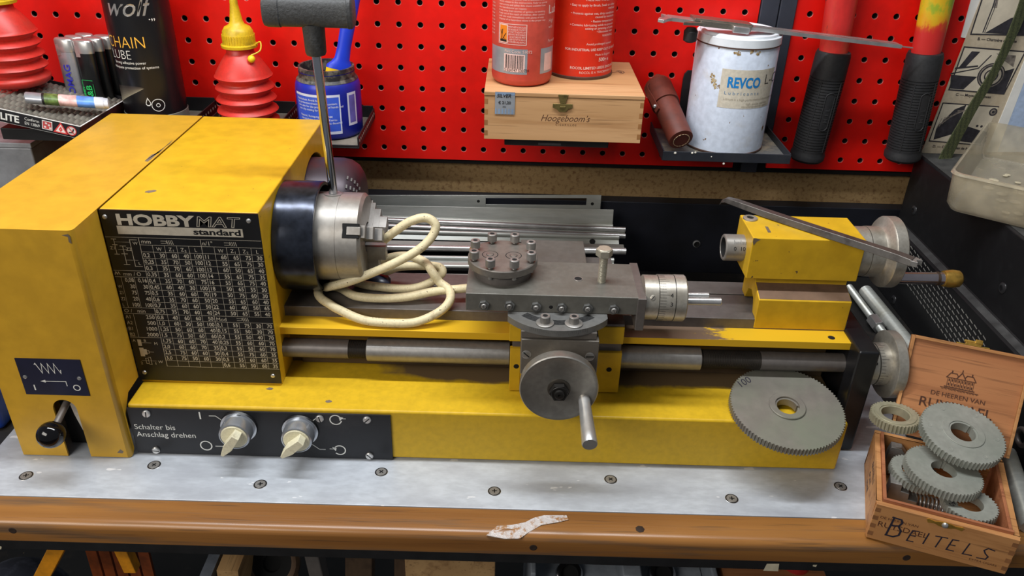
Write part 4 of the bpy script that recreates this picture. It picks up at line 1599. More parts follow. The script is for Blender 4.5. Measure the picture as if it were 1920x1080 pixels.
# ================================================================== LOOSE THINGS ON THE LATHE
t = thing('t_handle_key', (0.2822, 0.110, 0.2215), 'black T-handle key with steel shaft standing in the lathe chuck', 'chuck key')
mb = MB()
mb.cyl(kc - ka * 0.001, (0.2785, 0.110, 0.352), 0.0040, None, 20)
mb.build('shaft', CHROME, t)
mb = MB()
mb.lathe((0.2785, 0.110, 0.3475), Vector((-0.0003, 0, 0.03)), [(0, 0.0055), (0.0008, 0.0078), (0.003, 0.0088), (0.016, 0.0091), (0.026, 0.0094)], 32)
n0 = len(mb.v)
pr = []
for k in range(24):
    a = 2 * PI * k / 24
    cx, cz = abs(math.cos(a)) ** 0.6 * (1 if math.cos(a) > 0 else -1), abs(math.sin(a)) ** 0.6 * (1 if math.sin(a) > 0 else -1)
    pr.append((cx, cz))
secs = [(0.2385, 0.0085, 0.0098), (0.2396, 0.0104, 0.0119), (0.2420, 0.0110, 0.0126), (0.2525, 0.0112, 0.0128), (0.2532, 0.0106, 0.0122), (0.2540, 0.0106, 0.0122), (0.2720, 0.0108, 0.0120), (0.2880, 0.0106, 0.0120), (0.3080, 0.0104, 0.0122), (0.3088, 0.0110, 0.0128), (0.3115, 0.0108, 0.0126), (0.3128, 0.0090, 0.0108)]
vs, fs = [], []
for (x, ry, rz) in secs:
    for (cy, cz) in pr:
        vs.append((x, 0.110 + ry * cy, 0.3835 + rz * cz))
m = 24
for k in range(len(secs) - 1):
    for i in range(m):
        j = (i + 1) % m
        fs.append((k * m + i, k * m + j, (k + 1) * m + j, (k + 1) * m + i))
fs = [tuple(reversed(f)) for f in fs]
fs.append(tuple(range(m)))
fs.append(tuple((len(secs) - 1) * m + i for i in range(m - 1, -1, -1)))
mb.add(vs, fs)
mb.build('grip', GRIP, t, smooth=40)

# mains cable lying in loops over the ways
cb = thing('mains_cable', (0.36, 0.10, 0.1225), 'dirty cream mains cable coiled on the lathe bed under the chuck', 'cable')


def cz(x, y, yy):
    return at(480 + x / 3.0, 280 + y / 3.0, 'y', yy)


path = [cz(722, 508, 0.100), cz(790, 455, 0.098), cz(870, 405, 0.098), cz(955, 385, 0.100), cz(1010, 425, 0.098), cz(990, 490, 0.094), cz(920, 560, 0.088),
        cz(800, 630, 0.082), cz(660, 692, 0.078), cz(520, 745, 0.076), cz(415, 772, 0.080), cz(400, 790, 0.100), cz(470, 798, 0.100), cz(560, 826, 0.085), cz(700, 838, 0.081), cz(850, 830, 0.082), cz(1000, 800, 0.086), cz(1180, 782, 0.090), cz(1330, 770, 0.0935)]
path2 = [cz(560, 790, 0.112), cz(640, 806, 0.106), cz(780, 800, 0.102), cz(900, 778, 0.100), cz(1000, 738, 0.100), cz(1048, 690, 0.103), cz(1020, 660, 0.108), cz(920, 655, 0.112), cz(800, 662, 0.116), cz(730, 685, 0.120), cz(690, 640, 0.125), cz(760, 607, 0.125), cz(860, 600, 0.120), cz(950, 635, 0.108), cz(992, 690, 0.094), cz(1030, 745, 0.092), cz(1085, 790, 0.086), cz(1090, 850, 0.073), cz(1030, 915, 0.063), cz(900, 972, 0.056), cz(760, 992, 0.0545), cz(600, 975, 0.057), cz(450, 925, 0.066), cz(378, 865, 0.076), cz(350, 812, 0.086), cz(362, 780, 0.098), cz(420, 775, 0.108), cz(500, 800, 0.114)]
def lift(p):
    f = min(max((p.y - 0.052) / 0.020, 0.0), 1.0)
    zmin = 0.1163 + (0.1270 - 0.1163) * (f * f * (3 - 2 * f))
    if p.y < 0.18 and p.z < zmin:
        p = Vector((p.x, p.y, zmin))
    return p


mb = MB()
mb.tube([lift(p) for p in spline([lift(p) for p in path], 9)], 0.0042, 14)
mb.build('cable', CABLEM, cb, smooth=60)
mb = MB()
mb.tube([lift(p) for p in spline([lift(p) for p in path2], 9)], 0.0042, 14)
mb.build('cable', CABLEM, cb, smooth=60)
pp = at(700, 533, 'y', 0.118)
mb = MB()
d = Vector((0.75, 0.15, -0.25)).normalized()
mb.lathe(pp - d * 0.018, d, [(0, 0.0045), (0.002, 0.0068), (0.012, 0.0075), (0.018, 0.0115), (0.030, 0.0120), (0.033, 0.0105), (0.034, 0.0001)], 24)
mb.build('plug', plain('navy_plug', (40, 46, 66), 0.3, 0, 0.1), cb, smooth=60)

# hundred-tooth gear on the base
g = thing('large_gear', (0.705, 0.010, 0.0570), 'large flat grey gear with 100 inked on it lying over the base edge', 'gear', rot=(math.radians(9), 0, 0))
g.location = (0.7048, 0.0120, 0.0588)
gm = gear_mesh(100, 0.0515, 0.0092, 0.0075, 0.0165, 0.0018, key=0.0012)
gm.text('100', 0.011, Vector((-0.0385, 0.022, 0.0075)), Vector((0.80, 0.55, 0)), Vector((-0.55, 0.80, 0)), 1, off=0.0001, shear=0.2)
gm.build('gear_wheel', [GEARG, MARKER], g, local=True, smooth=30)

# hook scraper lying across the tailstock
t = thing('scraper', (0.72, 0.10, 0.2027), 'long dark steel scraper lying across the yellow tailstock block', 'scraper')
a, b = at(1352, 372, 'z', 0.2065), at(1712, 489, 'z', 0.2065)
a, b = Vector((a.x, a.y, 0.2032)), Vector((b.x, b.y, 0.2032))
d = (b - a).normalized()
s = Vector((-d.y, d.x, 0))
ln = (b - a).length
mb = MB()
secs = []
for k, (f, w, h, dz) in enumerate([(0.0, 0.0012, 0.0012, -0.004), (0.012, 0.003, 0.003, 0.0), (0.035, 0.0042, 0.0042, 0.002), (0.08, 0.0048, 0.0052, 0.0018), (0.25, 0.0050, 0.0060, 0.0004), (0.45, 0.0050, 0.0062, 0.0), (0.80, 0.0050, 0.0062, 0.0), (0.93, 0.0056, 0.0062, 0.0), (1.0, 0.0060, 0.0055, 0.0)]):
    c = a + d * ln * f + Z * dz
    secs.append([c - s * w, c + s * w, c + s * w * 0.75 + Z * h, c - s * w * 0.75 + Z * h])
vs = [p for q in secs for p in q]
fs = []
for k in range(len(secs) - 1):
    for i in range(4):
        j = (i + 1) % 4
        fs.append((k * 4 + i, (k + 1) * 4 + i, (k + 1) * 4 + j, k * 4 + j))
fs = [tuple(reversed(f)) for f in fs]
fs.append((0, 1, 2, 3))
k = (len(secs) - 1) * 4
fs.append((k + 3, k + 2, k + 1, k))
mb.add(vs, fs)
mb.build('blade', stained('forged_steel', (106, 102, 98), (76, 72, 70), 0.4, 0.7, 40), t, bevel=0.0005)
mb = MB()
n_ = b - d * 0.0006
mb.prism([n_ - s * 0.006 + Z * 0.0002, n_ + d * 0.006 - s * 0.0045 + Z * 0.0002, n_ + d * 0.003 + Z * 0.0002, n_ + d * 0.0075 + s * 0.003 + Z * 0.0002, n_ + s * 0.006 + Z * 0.0002], Z * 0.005)
mb.build('ground_tip', STEEL, t, bevel=0.0004)

# ================================================================== BEHIND THE LATHE
def slide(x_end, yT, yB, topL, topR, botL, botR, label, lips=(True, True), slots=(), lip_r=0.0028, xl=0.25, holes=(), shiny=False):
    """pressed steel drawer slide: a long web with rolled lips; rows given where the sight lines meet the planes"""
    a, b = at(700, topL, 'y', yT), at(1150, topR, 'y', yT)
    c, d = at(700, botL, 'y', yB), at(1150, botR, 'y', yB)

    def on(p, q, x):
        t = (x - p.x) / (q.x - p.x)
        r = p + (q - p) * t
        return Vector((x, r.y, r.z))
    t0, t1, b0, b1 = on(a, b, xl), on(a, b, x_end), on(c, d, xl), on(c, d, x_end)
    o = thing('drawer_slide', (xl + (x_end - xl) / 2, max(yT, yB), min(b0.z, b1.z)), label, 'drawer slide', 'drawer slides stacked behind the lathe')
    mb = MB()
    n = (t1 - t0).cross(b0 - t0).normalized()
    if n.y < 0:
        n = -n
    up = (t0 - b0)
    cuts = sorted(slots)
    xs = [0.0]
    for s in cuts:
        xs += [s[0], s[1]]
    xs.append(1.0)
    for i in range(0, len(xs) - 1):
        u0, u1 = xs[i], xs[i + 1]
        P0, P1, Q0, Q1 = b0 + (b1 - b0) * u0, b0 + (b1 - b0) * u1, t0 + (t1 - t0) * u0, t0 + (t1 - t0) * u1
        if i % 2 == 0:
            mb.prism([P0, P1, Q1, Q0], n * 0.0014)
        else:
            s = cuts[i // 2]
            for f0, f1 in ((0, s[2]), (s[3], 1)):
                mb.prism([P0 + (Q0 - P0) * f0, P1 + (Q1 - P1) * f0, P1 + (Q1 - P1) * f1, P0 + (Q0 - P0) * f1], n * 0.0014)
    w = mb.build('web', ZINC, o, bevel=0.0004)
    for k, (p, q) in enumerate(((t0, t1), (b0, b1))):
        if lips[k]:
            mb = MB()
            mb.tube([p - n * lip_r * 0.6, q - n * lip_r * 0.6], lip_r, 18)
            mb.build('rolled_lip', STEELB if shiny else ZINC, o, smooth=50)
    if holes:
        mb = MB()
        for (u, v, r) in holes:
            c = b0 + (b1 - b0) * u + (t0 - b0) * v
            mb.lathe(c - n * 0.0001, -n, [(0, r), (0.0001, r * 0.9), (0.0001, 0.0001)], 14)
        mb.build('hole', DARK, o)
    return o


slide(0.5640, 0.392, 0.391, 366, 366, 387, 393, 'rearmost zinc drawer slide with a long slot lying behind the lathe', (False, False), [(0.52, 0.94, 0.28, 0.78)], holes=((0.49, 0.6, 0.0020), (0.965, 0.5, 0.0022)))
slide(0.5790, 0.372, 0.368, 385, 393, 407, 424, 'second zinc drawer slide from the wall with a plain flat web', (False, True), [], holes=((0.975, 0.62, 0.0018), (0.84, 0.5, 0.0036)))
slide(0.5930, 0.352, 0.346, 413, 431, 424, 443, 'round-lipped zinc drawer slide sticking out furthest right behind the lathe', (True, True), shiny=True, lip_r=0.0034)
slide(0.5830, 0.330, 0.322, 434, 446, 447, 458, 'drawer slide with a dark hole in its end just behind the cross slide', (True, False), holes=((0.90, 0.3, 0.0038),))
slide(0.5870, 0.312, 0.290, 450, 458, 467, 474, 'wide flat drawer slide in the middle of the stack behind the lathe', (False, True), shiny=True, lip_r=0.004, holes=((0.92, 0.25, 0.003),))
slide(0.5720, 0.278, 0.262, 484, 490, 500, 505, 'dull drawer slide behind the cream cable loops', (True, True))
slide(0.5600, 0.236, 0.222, 513, 520, 521, 528, 'bluish zinc drawer slide partly under the cream cable loops', (True, True), shiny=True)
slide(0.5500, 0.205, 0.190, 528, 536, 536, 544, 'foremost drawer slide lying next to the rear of the lathe bed', (True, False))

# button on the dark upstand
c = at(1306, 457, 'y', 0.3995)
mb = MB()
mb.lathe(c, NY, [(-0.0004, 0.0052), (0.0012, 0.0050), (0.002, 0.0040), (0.0016, 0.0022, 1), (0.0006, 0.0020, 1), (0.0006, 0.0001, 1)], 26)
tag(mb.build('screw_cap', [plain('grey_screw_cap', (120, 122, 124), 0.5), DARK], loc=c), 'grey round screw cap on the dark strip behind the lathe', 'screw cap')

# ================================================================== SHELVES ON THE LEFT
def wall_tray(x0, x1, y0, zb, zt, label, m=TRAYB, floor_m=DUST, dots=True):
    y1 = WY - 0.0008
    o = thing('wall_tray', ((x0 + x1) / 2, y1, zb), label, 'tray', 'black punched trays on the red panel')
    mb = MB()
    t = 0.0015
    mb.box(x0, x1, y0, y1, zb, zb + t, 0)
    mb.box(x0, x0 + t, y0, y1, zb + t, zt, 0)
    mb.box(x1 - t, x1, y0, y1, zb + t, zt, 0)
    mb.box(x0 + t, x1 - t, y1 - t, y1, zb + t, zt + 0.003, 0)
    mb.box(x0 + t, x1 - t, y0, y0 + t, zb + t, zb + 0.004, 0)
    mb.build('tray', m, o, bevel=0.0004)
    mb = MB()
    mb.box(x0 + t + 0.0004, x1 - t - 0.0004, y0 + t + 0.0004, y1 - t - 0.0004, zb + t, zb + t + 0.0006)
    mb.build('dusty_floor', floor_m, o)
    if dots:
        mb = MB()
        n = 13
        for k in range(n):
            y = y0 + 0.006 + (y1 - y0 - 0.012) * k / (n - 1)
            for x, nn in ((x1 + 0.0001, X), (x0 + t + 0.0001, X)):
                mb.lathe((x, y, (zb + zt) / 2 + 0.001), nn, [(0, 0.0019), (0.0002, 0.0016), (0.0002, 0.0001)], 10)
        mb.build('punched_dots', plain('light_punch', (150, 146, 138), 0.6), o)
    return o


wall_tray(0.188, 0.273, 0.2895, 0.2005, 0.2140, 'black punched wall tray under the blue grease jar')
wall_tray(0.0905, 0.1765, 0.2895, 0.2025, 0.2165, 'black punched wall tray under the red bellows bottle with yellow cap')
wall_tray(-0.012, 0.0765, 0.2895, 0.2025, 0.2185, 'black punched wall tray under the black spray can')

# spray can
CXc, CYc, CR = 0.0258, 0.3455, 0.0345
o = thing('spray_can', (CXc, CYc, 0.2046), 'black lubricant spray can with amber and white lettering behind the lathe', 'spray can')
mb = MB()
mb.lathe((CXc, CYc, 0.2046), Z, [(0, 0.032), (0, 0.0345), (0.003, CR), (0.170, CR), (0.174, 0.0338), (0.180, 0.028), (0.190, 0.020)], 56)
body = mb.build('can', CANBLK, o, smooth=50)
mb = MB()
mb.lathe((CXc, CYc, 0.2046), Z, [(0.0015, CR + 0.0003), (0.0012, CR + 0.0006), (0.0190, CR + 0.0006), (0.0194, CR + 0.0001)], 56, 0, False, False)
mb.build('grey_collar', GREYC, o)
mb = MB()


def chain(s, px, py, size, mat, **k):
    """label writing located by its anchor's sight line on the can"""
    lo, hi = -1.4, 1.4
    for _ in range(40):
        mid = (lo + hi) / 2
        x = CXc + CR * math.sin(mid)
        y = CYc - CR * math.cos(mid)
        p = at(px, py, 'y', y)
        if p.x > x:
            lo = mid
        else:
            hi = mid
    mb.text_cyl(s, size, CXc, CYc, CR, lo, p.z, mat, **k)


chain('CHAIN', 208, 84, 0.0178, 0, sx=0.88, bold=-0.012)
chain('LUBE', 214, 106, 0.0142, 1, sx=0.88, bold=-0.018)
chain('Strong adhesive power', 218, 116, 0.0042, 1)
chain('Adequate protection of systems', 218, 124, 0.0042, 1)
chain('wolf', 202, 27, 0.0275, 2, shear=0.4, bold=0.004, sx=0.95)
chain('.,,', 278, 38, 0.012, 1)
# drop and chain-ring emblem
z0 = 0.2365
th0 = 0.50
for rr, w in ((0.0072, 0.0007), (0.0023, 0.0007)):
    n = 26
    for i in range(n):
        a0, a1 = 2 * PI * i / n, 2 * PI * (i + 1) / n
        q = []
        for r2, a in ((rr, a0), (rr, a1), (rr - w, a1), (rr - w, a0)):
            th = th0 + r2 * math.cos(a) / CR
            q.append((CXc + (CR + 0.0002) * math.sin(th), CYc - (CR + 0.0002) * math.cos(th), z0 + r2 * math.sin(a)))
        mb.quad(*reversed(q), 1)
dp = [(0, 0.0115), (0.0026, 0.006), (0.0028, 0.0035), (0.0012, 0.0018), (-0.0012, 0.0018), (-0.0028, 0.0035), (-0.0026, 0.006), (0, 0.0115)]
for (x0, y0), (x1, y1) in zip(dp, dp[1:]):
    q = []
    for s, (x, y) in ((1, (x0, y0)), (1, (x1, y1)), (0.72, (x1, y1)), (0.72, (x0, y0))):
        yy = 0.0055 + (y - 0.0055) * s
        th = th0 - 0.29 + x * s / CR
        q.append((CXc + (CR + 0.0002) * math.sin(th), CYc - (CR + 0.0002) * math.cos(th), z0 + yy - 0.002))
    mb.quad(*q, 1)
# pale swoosh fading upwards over the lower half of the printed label
nb = 7
for i in range(22):
    t0, t1 = -1.05 + i * 0.055, -1.05 + (i + 1) * 0.055
    f0, f1 = i / 22, (i + 1) / 22
    for k in range(nb):
        def zz(f, q):
            return 0.2355 + 0.0205 * f + 0.020 * (1 - f) ** 0.7 * (q / nb) ** 1.3
        q = [(CXc + (CR + 0.0001) * math.sin(t), CYc - (CR + 0.0001) * math.cos(t), z) for t, z in ((t0, zz(f0, k)), (t1, zz(f1, k)), (t1, zz(f1, k + 1)), (t0, zz(f0, k + 1)))]
        mb.quad(*q, 3 + k)
mb.build('label_print', [AMBER, WHITEP, STEELB] + [plain('swoosh_print', (150 - 16 * k, 144 - 16 * k, 124 - 13 * k), 0.34, 0.1, 0.05) for k in range(nb)], body, smooth=0)


def bellows_bottle(name, cx, cy, z0, r, label, tip=True, scale=1.0, nz=1.0):
    o = thing(name, (cx, cy, z0), label, 'oil bottle', 'red bellows oil bottles')
    s = scale
    mb = MB()
    pr = [(0, r * 0.86), (0.002, r * 0.96), (0.006, r)]
    h = 0.006
    k = 0
    while k < 4:
        rr = r * (1.0 - 0.022 * k)
        pr += [(h + 0.0015, rr * 0.99), (h + 0.0045, rr * 0.80), (h + 0.0060, rr * 0.80), (h + 0.0102, rr * 0.98), (h + 0.0112, rr)]
        h += 0.0112
        k += 1
    pr += [(h + 0.0008, r * 0.90), (h + 0.0030, r * 0.875), (h + 0.0130, r * 0.66), (h + 0.0195, r * 0.50), (h + 0.0212, r * 0.44), (h + 0.0290, r * 0.43), (h + 0.0300, r * 0.36)]
    mb.lathe((cx, cy, z0), Z, [(a * s, b) for a, b in pr], 56)
    mb.build('bellows_body', REDP, o, smooth=60)
    zc = z0 + (h + 0.0262) * s
    mb = MB()
    for k in range(36):
        a = 2 * PI * k / 36
        d = Vector((math.cos(a), math.sin(a), 0))
        e = Vector((-d.y, d.x, 0))
        mb.obox(Vector((cx, cy, zc + 0.004)) + d * r * 0.485 - e * 0.0008, e * 0.0016, d * 0.0010, Z * 0.0105)
    mb.lathe((cx, cy, zc), Z, [(h_ * nz, r_) for h_, r_ in [(0, r * 0.50), (0.0005, r * 0.57), (0.003, r * 0.58), (0.0042, r * 0.50), (0.0160, r * 0.48), (0.0200, r * 0.40), (0.0225, r * 0.25), (0.0260, r * 0.20), (0.0420, r * 0.125), (0.0435, r * 0.13), (0.0475, r * 0.11), (0.048, 0.0001)]], 40)
    cap = mb.build('nozzle_cap', YELP, o, smooth=50)
    if tip:
        mb = MB()
        b0 = Vector((cx + r * 0.48, cy - r * 0.46, z0 + (h + 0.0185) * s))
        mb.sphere(b0, 0.0042, 0, 18, 10)
        mb.build('stopper_ball', YELB, o)
        mb = MB()
        pts = [Vector((cx + r * 0.50 * math.cos(a), cy + r * 0.50 * math.sin(a), zc + 0.003)) for a in (0.9, 0.4, -0.1)]
        pts += [Vector((cx + r * 0.72, cy - r * 0.1, zc + 0.007)), Vector((cx + r * 0.74, cy - r * 0.3, zc - 0.001)), b0 + Z * 0.004]
        mb.tube(spline(pts, 6), 0.0008, 8)
        mb.build('cap_strap', YELP, o)
    return o


bellows_bottle('oil_bottle', 0.1335, 0.3475, 0.2046, 0.0350, 'red bellows oil bottle with yellow nozzle cap between spray can and blue jar', scale=1.20, nz=1.12)

# blue jar and its brush
JX, JY, JR = 0.2310, 0.3435, 0.0372
o = thing('grease_jar', (JX, JY, 0.2027), 'open blue plastic grease jar with printed label holding a brush', 'jar')
mb = MB()
mb.lathe((JX, JY, 0.2027), Z, [(0, 0.033), (0.001, 0.0355), (0.004, JR), (0.052, JR), (0.058, 0.0366), (0.0635, 0.0345), (0.066, 0.0322), (0.066, 0.0312), (0.077, 0.0312), (0.0775, 0.0292), (0.066, 0.0288), (0.040, 0.031), (0.040, 0.0001)], 64)
jar = mb.build('jar_body', BLUEJ, o, smooth=50)
mb = MB()
mb.lathe((JX, JY, 0.2027), Z, [(0.0635, 0.0349), (0.0665, 0.0325), (0.0665, 0.0316), (0.0725, 0.0316)], 56, 0, False, False)
mb.lathe((JX, JY, 0.2027), Z, [(0.0735, 0.0317), (0.0778, 0.0314), (0.0779, 0.0289), (0.062, 0.0286), (0.050, 0.0295), (0.050, 0.0001)], 56, 0, False, False)
mb.build('grease_smear', GREASE, jar)
mb = MB()
mb.patch(JX, JY, JR, -1.0, 0.56, 0.2135, 0.2530, 0)
mb.patch(JX, JY, JR, -1.0, 0.56, 0.2530, 0.2558, 1, 0.00012)
mb.patch(JX, JY, JR, -1.0, 0.56, 0.2105, 0.2137, 1, 0.00012)
mb.patch(JX, JY, JR, 0.52, 0.56, 0.2105, 0.2558, 1, 0.00013, 3)
mb.patch(JX, JY, JR, 0.80, 1.16, 0.2180, 0.2560, 1, 0.0001, 6)
mb.patch(JX, JY, JR, 0.86, 1.10, 0.2210, 0.2530, 2, 0.00015, 6)
for k, s in enumerate(['', 'Hautschutz: Avoid humidity', 'Ist protective cream against contact-', 'tem also for the protection of hands and', 'non slip coating for tools.', '', 'Natural, Reinigung & CREAM', 'Handschutz: gegen gegen Korro-', 'sion schutz und den Schutz dauernd', 'B-dach.']):
    if s:
        mb.text_cyl(s, 0.0034, JX, JY, JR, -0.92 + (0.02 * k), 0.2520 - k * 0.0037, 1, off=0.0003, bold=0.01)
mb.build('paper_label', [BLUEL, plain('label_white', (206, 212, 232), 0.55, 0, 0.03), plain('violet_label', (96, 92, 170), 0.5)], jar, smooth=40)
o = thing('brush', (0.243, 0.345, 0.256), 'blue plastic brush with yellow band standing in the blue jar', 'brush')
p0, p1 = Vector((0.2420, 0.3430, 0.2560)), Vector((0.2745, 0.3660, 0.4000))
d = (p1 - p0).normalized()
sd = d.cross(Vector((0.4, -1, 0))).normalized()
fw = sd.cross(d).normalized()


def oval(mb, p0, d, sd, fw, secs, seg=20, mat=0):
    vs, fs = [], []
    for h, a, b in secs:
        for i in range(seg):
            t = 2 * PI * i / seg
            vs.append(p0 + d * h + sd * a * math.cos(t) + fw * b * math.sin(t))
    for k in range(len(secs) - 1):
        for i in range(seg):
            j = (i + 1) % seg
            fs.append((k * seg + i, k * seg + j, (k + 1) * seg + j, (k + 1) * seg + i))
    fs.append(tuple(range(seg - 1, -1, -1)))
    fs.append(tuple((len(secs) - 1) * seg + i for i in range(seg)))
    mb.add(vs, fs, mat)


mb = MB()
oval(mb, p0, d, sd, fw, [(0.020, 0.0165, 0.0070), (0.0235, 0.0160, 0.0068), (0.0270, 0.0120, 0.0062), (0.032, 0.0088, 0.0060), (0.045, 0.0078, 0.0062), (0.080, 0.0085, 0.0066), (0.15, 0.0095, 0.0072)])
mb.build('handle', BLUEB, o, smooth=50)
mb = MB()
oval(mb, p0, d, sd, fw, [(0.010, 0.0160, 0.0066), (0.0205, 0.0163, 0.0068)])
mb.build('yellow_band', plain('yellow_band', (232, 190, 20), 0.45, 0, 0.06), o)
mb = MB()
oval(mb, p0, d, sd, fw, [(-0.003, 0.015, 0.005), (0.0102, 0.0158, 0.0062)])
mb.build('bristles', GREASE, o)

# left edge: bellows bottle, lighter display with lighters
bellows_bottle('oil_bottle', -0.1150, 0.3220, 0.2560, 0.0350, 'red bellows oil bottle standing on the cardboard display at far left', tip=False, scale=1.12, nz=1.2)
ds = thing('lighter_display', (-0.06, 0.30, 0.2115), 'open black cardboard display with clear plastic insert at the left edge', 'display box')
fa, fb = at(-60, 191, 'y', 0.238), at(151, 238, 'y', 0.238)
bc = at(229, 180, 'x', fb.x - 0.0085)
u = (fb - fa).normalized()
w = (bc - fb)
w = (w - u * w.dot(u)).normalized()
Zd = u.cross(w)
wl = min((bc - fb).length, 0.118)
flen = (fb - fa).length
mb = MB()
H = 0.0135
mb.obox(fa - Zd * H, u * flen, w * 0.0012, Zd * H, 0)
mb.obox(fb - Zd * H - u * 0.0012, u * 0.0012, w * wl, Zd * H, 1)
mb.obox(fa - Zd * H + w * wl, u * flen, w * 0.0012, Zd * H, 0)
mb.obox(fa - Zd * H, u * flen, w * wl, Zd * 0.0012, 0)
mb.obox(fa - Zd * 0.0003, u * flen, w * 0.0013, Zd * 0.0006, 2)
mb.obox(fb - Zd * 0.0003 - u * 0.0013, u * 0.0013, w * wl, Zd * 0.0006, 2)
mb.obox(fa - Zd * (H + 0.0002), u * flen, w * 0.0013, Zd * 0.0006, 2)
cart = mb.build('carton', [plain('black_carton', (22, 20, 24), 0.5, 0, 0.1), MAROON, WHITESH], ds, smooth=0)
mb = MB()
O = fa - Zd * H


def disp(s, x, z, size, mat=0, **k):
    mb.text(s, size, O + u * x + Zd * z, u, Zd, mat, **k)


def fx(px):
    """distance along the carton's front for a picture column"""
    lo, hi = 0.0, flen
    for _ in range(40):
        m = (lo + hi) / 2
        q = fa + u * m
        if at(px, 215 + (px / 150) * 30, 'y', 0.238).dot(u) > q.dot(u):
            lo = m
        else:
            hi = m
    return lo


xa = fx(36)
disp('UNILITE', xa, 0.0028, 0.0105, align='RIGHT', bold=0.03)
xb = fx(46)
disp('Conform', xb, 0.0076, 0.0045, sx=0.9)
disp('EN 13869', xb, 0.0028, 0.0045, sx=0.85)
xc = fx(79)
mb.rect(O, u, Zd, xc, xc + 0.0105, 0.0022, 0.0118, 1, 0.0001)
mb.rect(O, u, Zd, xc + 0.0008, xc + 0.0097, 0.0030, 0.0110, 2, 0.00015)
for (a, b) in ((0.002, 0.004), (0.006, 0.0065), (0.003, 0.008), (0.0072, 0.0035)):
    mb.rect(O, u, Zd, xc + a, xc + a + 0.0022, b, b + 0.002, 3, 0.0002)
xd = fx(102)
tri = [(xd, 0.0022), (xd + 0.0130, 0.0022), (xd + 0.0065, 0.0125)]
nn = u.cross(Zd)
mb.add([O + u * a + Zd * b + nn * 0.0001 for a, b in tri], [(0, 1, 2)], 3)
mb.line(tri + [tri[0]], 0.0012, O, u, Zd, 4, 0.00018)
mb.line([(xd + 0.0065, 0.0040), (xd + 0.0053, 0.0058), (xd + 0.0067, 0.0080), (xd + 0.0077, 0.0056), (xd + 0.0065, 0.0040)], 0.0012, O, u, Zd, 4, 0.0002)
xe = fx(125) + 0.005
n = 28
pp = [(xe + 0.0052 * math.cos(2 * PI * k / n), 0.0068 + 0.0052 * math.sin(2 * PI * k / n)) for k in range(n)]
mb.add([O + u * a + Zd * b + nn * 0.0001 for a, b in pp], [tuple(range(n))], 3)
mb.ring((xe, 0.0068), 0.0048, 0.0009, O, u, Zd, 4, 0.0002)
mb.line([(xe - 0.0034, 0.0102), (xe + 0.0034, 0.0034)], 0.0009, O, u, Zd, 4, 0.0002)
mb.line([(xe - 0.002, 0.0045), (xe + 0.001, 0.0050), (xe + 0.002, 0.0085)], 0.0014, O, u, Zd, 5, 0.00016)
mb.build('printing', [WHITEP, WHITESH, plain('red_symbol', (190, 70, 70), 0.5), plain('pale_symbol', (232, 214, 208), 0.5), plain('red_ring', (206, 60, 60), 0.5), BLACKP], cart, smooth=0)
mb = MB()
base_p = fa - Zd * 0.004 + w * 0.002
nx_, ny_ = 18, 9
su, sw_ = (flen - 0.004) / nx_, (wl - 0.003) / ny_
gv, gf = [], []
q = 4
for j in range(ny_ * q + 1):
    for i in range(nx_ * q + 1):
        h = 0.0034 * abs(math.sin(PI * i / q)) * abs(math.sin(PI * j / q)) ** 0.7 + random.uniform(-0.0004, 0.0004)
        gv.append(base_p + u * (i * su / q) + w * (j * sw_ / q) + Zd * h)
W1 = nx_ * q + 1
for j in range(ny_ * q):
    for i in range(nx_ * q):
        gf.append((j * W1 + i, j * W1 + i + 1, (j + 1) * W1 + i + 1, (j + 1) * W1 + i))
mb.add(gv, gf)
mb.build('clear_insert', BLISTER, ds, smooth=40)


UD, WD = u, w
u, w = Vector((0.975, -0.222, 0)), Vector((0.222, 0.975, 0))


def lighter(cx, cy, z0, body_m, label, h=0.060, prints=None):
    o = thing('lighter', (cx, cy, z0), label, 'lighter', 'lighters standing in the display')
    a, b = 0.0118, 0.0062
    mb = MB()
    oval(mb, Vector((cx, cy, z0)), Z, u, w, [(0, a - 0.001, b - 0.001), (0.001, a, b), (h, a, b)], 24)
    bd = mb.build('body', body_m, o, smooth=50)
    mb = MB()
    oval(mb, Vector((cx, cy, z0 + h)), Z, u, w, [(0, a + 0.0002, b + 0.0002), (0.0125, a + 0.0002, b + 0.0002), (0.0142, a - 0.0012, b - 0.001), (0.0146, a - 0.003, b - 0.002)], 24)
    c0 = Vector((cx, cy, z0 + h)) - u * a * 0.62 - w * (b * 0.90)
    mb.obox(c0 - Z * 0.004, u * 0.0055, -w * 0.0006, Z * 0.012)
    mb.build('metal_hood', STEELB, o, smooth=50)
    if prints:
        mb = MB()
        prints(mb, Vector((cx, cy, z0)) - w * (b + 0.0003), bd)
    return o


def mag(mb, o_, bd):
    mb.text('ROMAG', 0.0112, o_ + u * 0.0052 + Z * 0.004, Z, -u, 0, bold=0.015, sx=1.05)
    mb.build('lettering', CROSSH, bd, smooth=0)


def bab(mb, o_, bd):
    mb.text('B&B', 0.0105, o_ + u * 0.0040 + Z * 0.006, Z, -u, 0, bold=0.02, sx=1.0)
    mb.text('BLUMEN', 0.0040, o_ - u * 0.0052 + Z * 0.007, Z, -u, 0, bold=0.01)
    mb.line([(-0.0070, 0.003), (-0.0070, 0.030), (0.0066, 0.030)], 0.0005, o_, u, Z, 0, 0.0001)
    mb.line([(0.0066, 0.003), (0.0066, 0.026)], 0.0004, o_, u, Z, 0, 0.0001)
    mb.build('lettering', GREENP, bd, smooth=0)


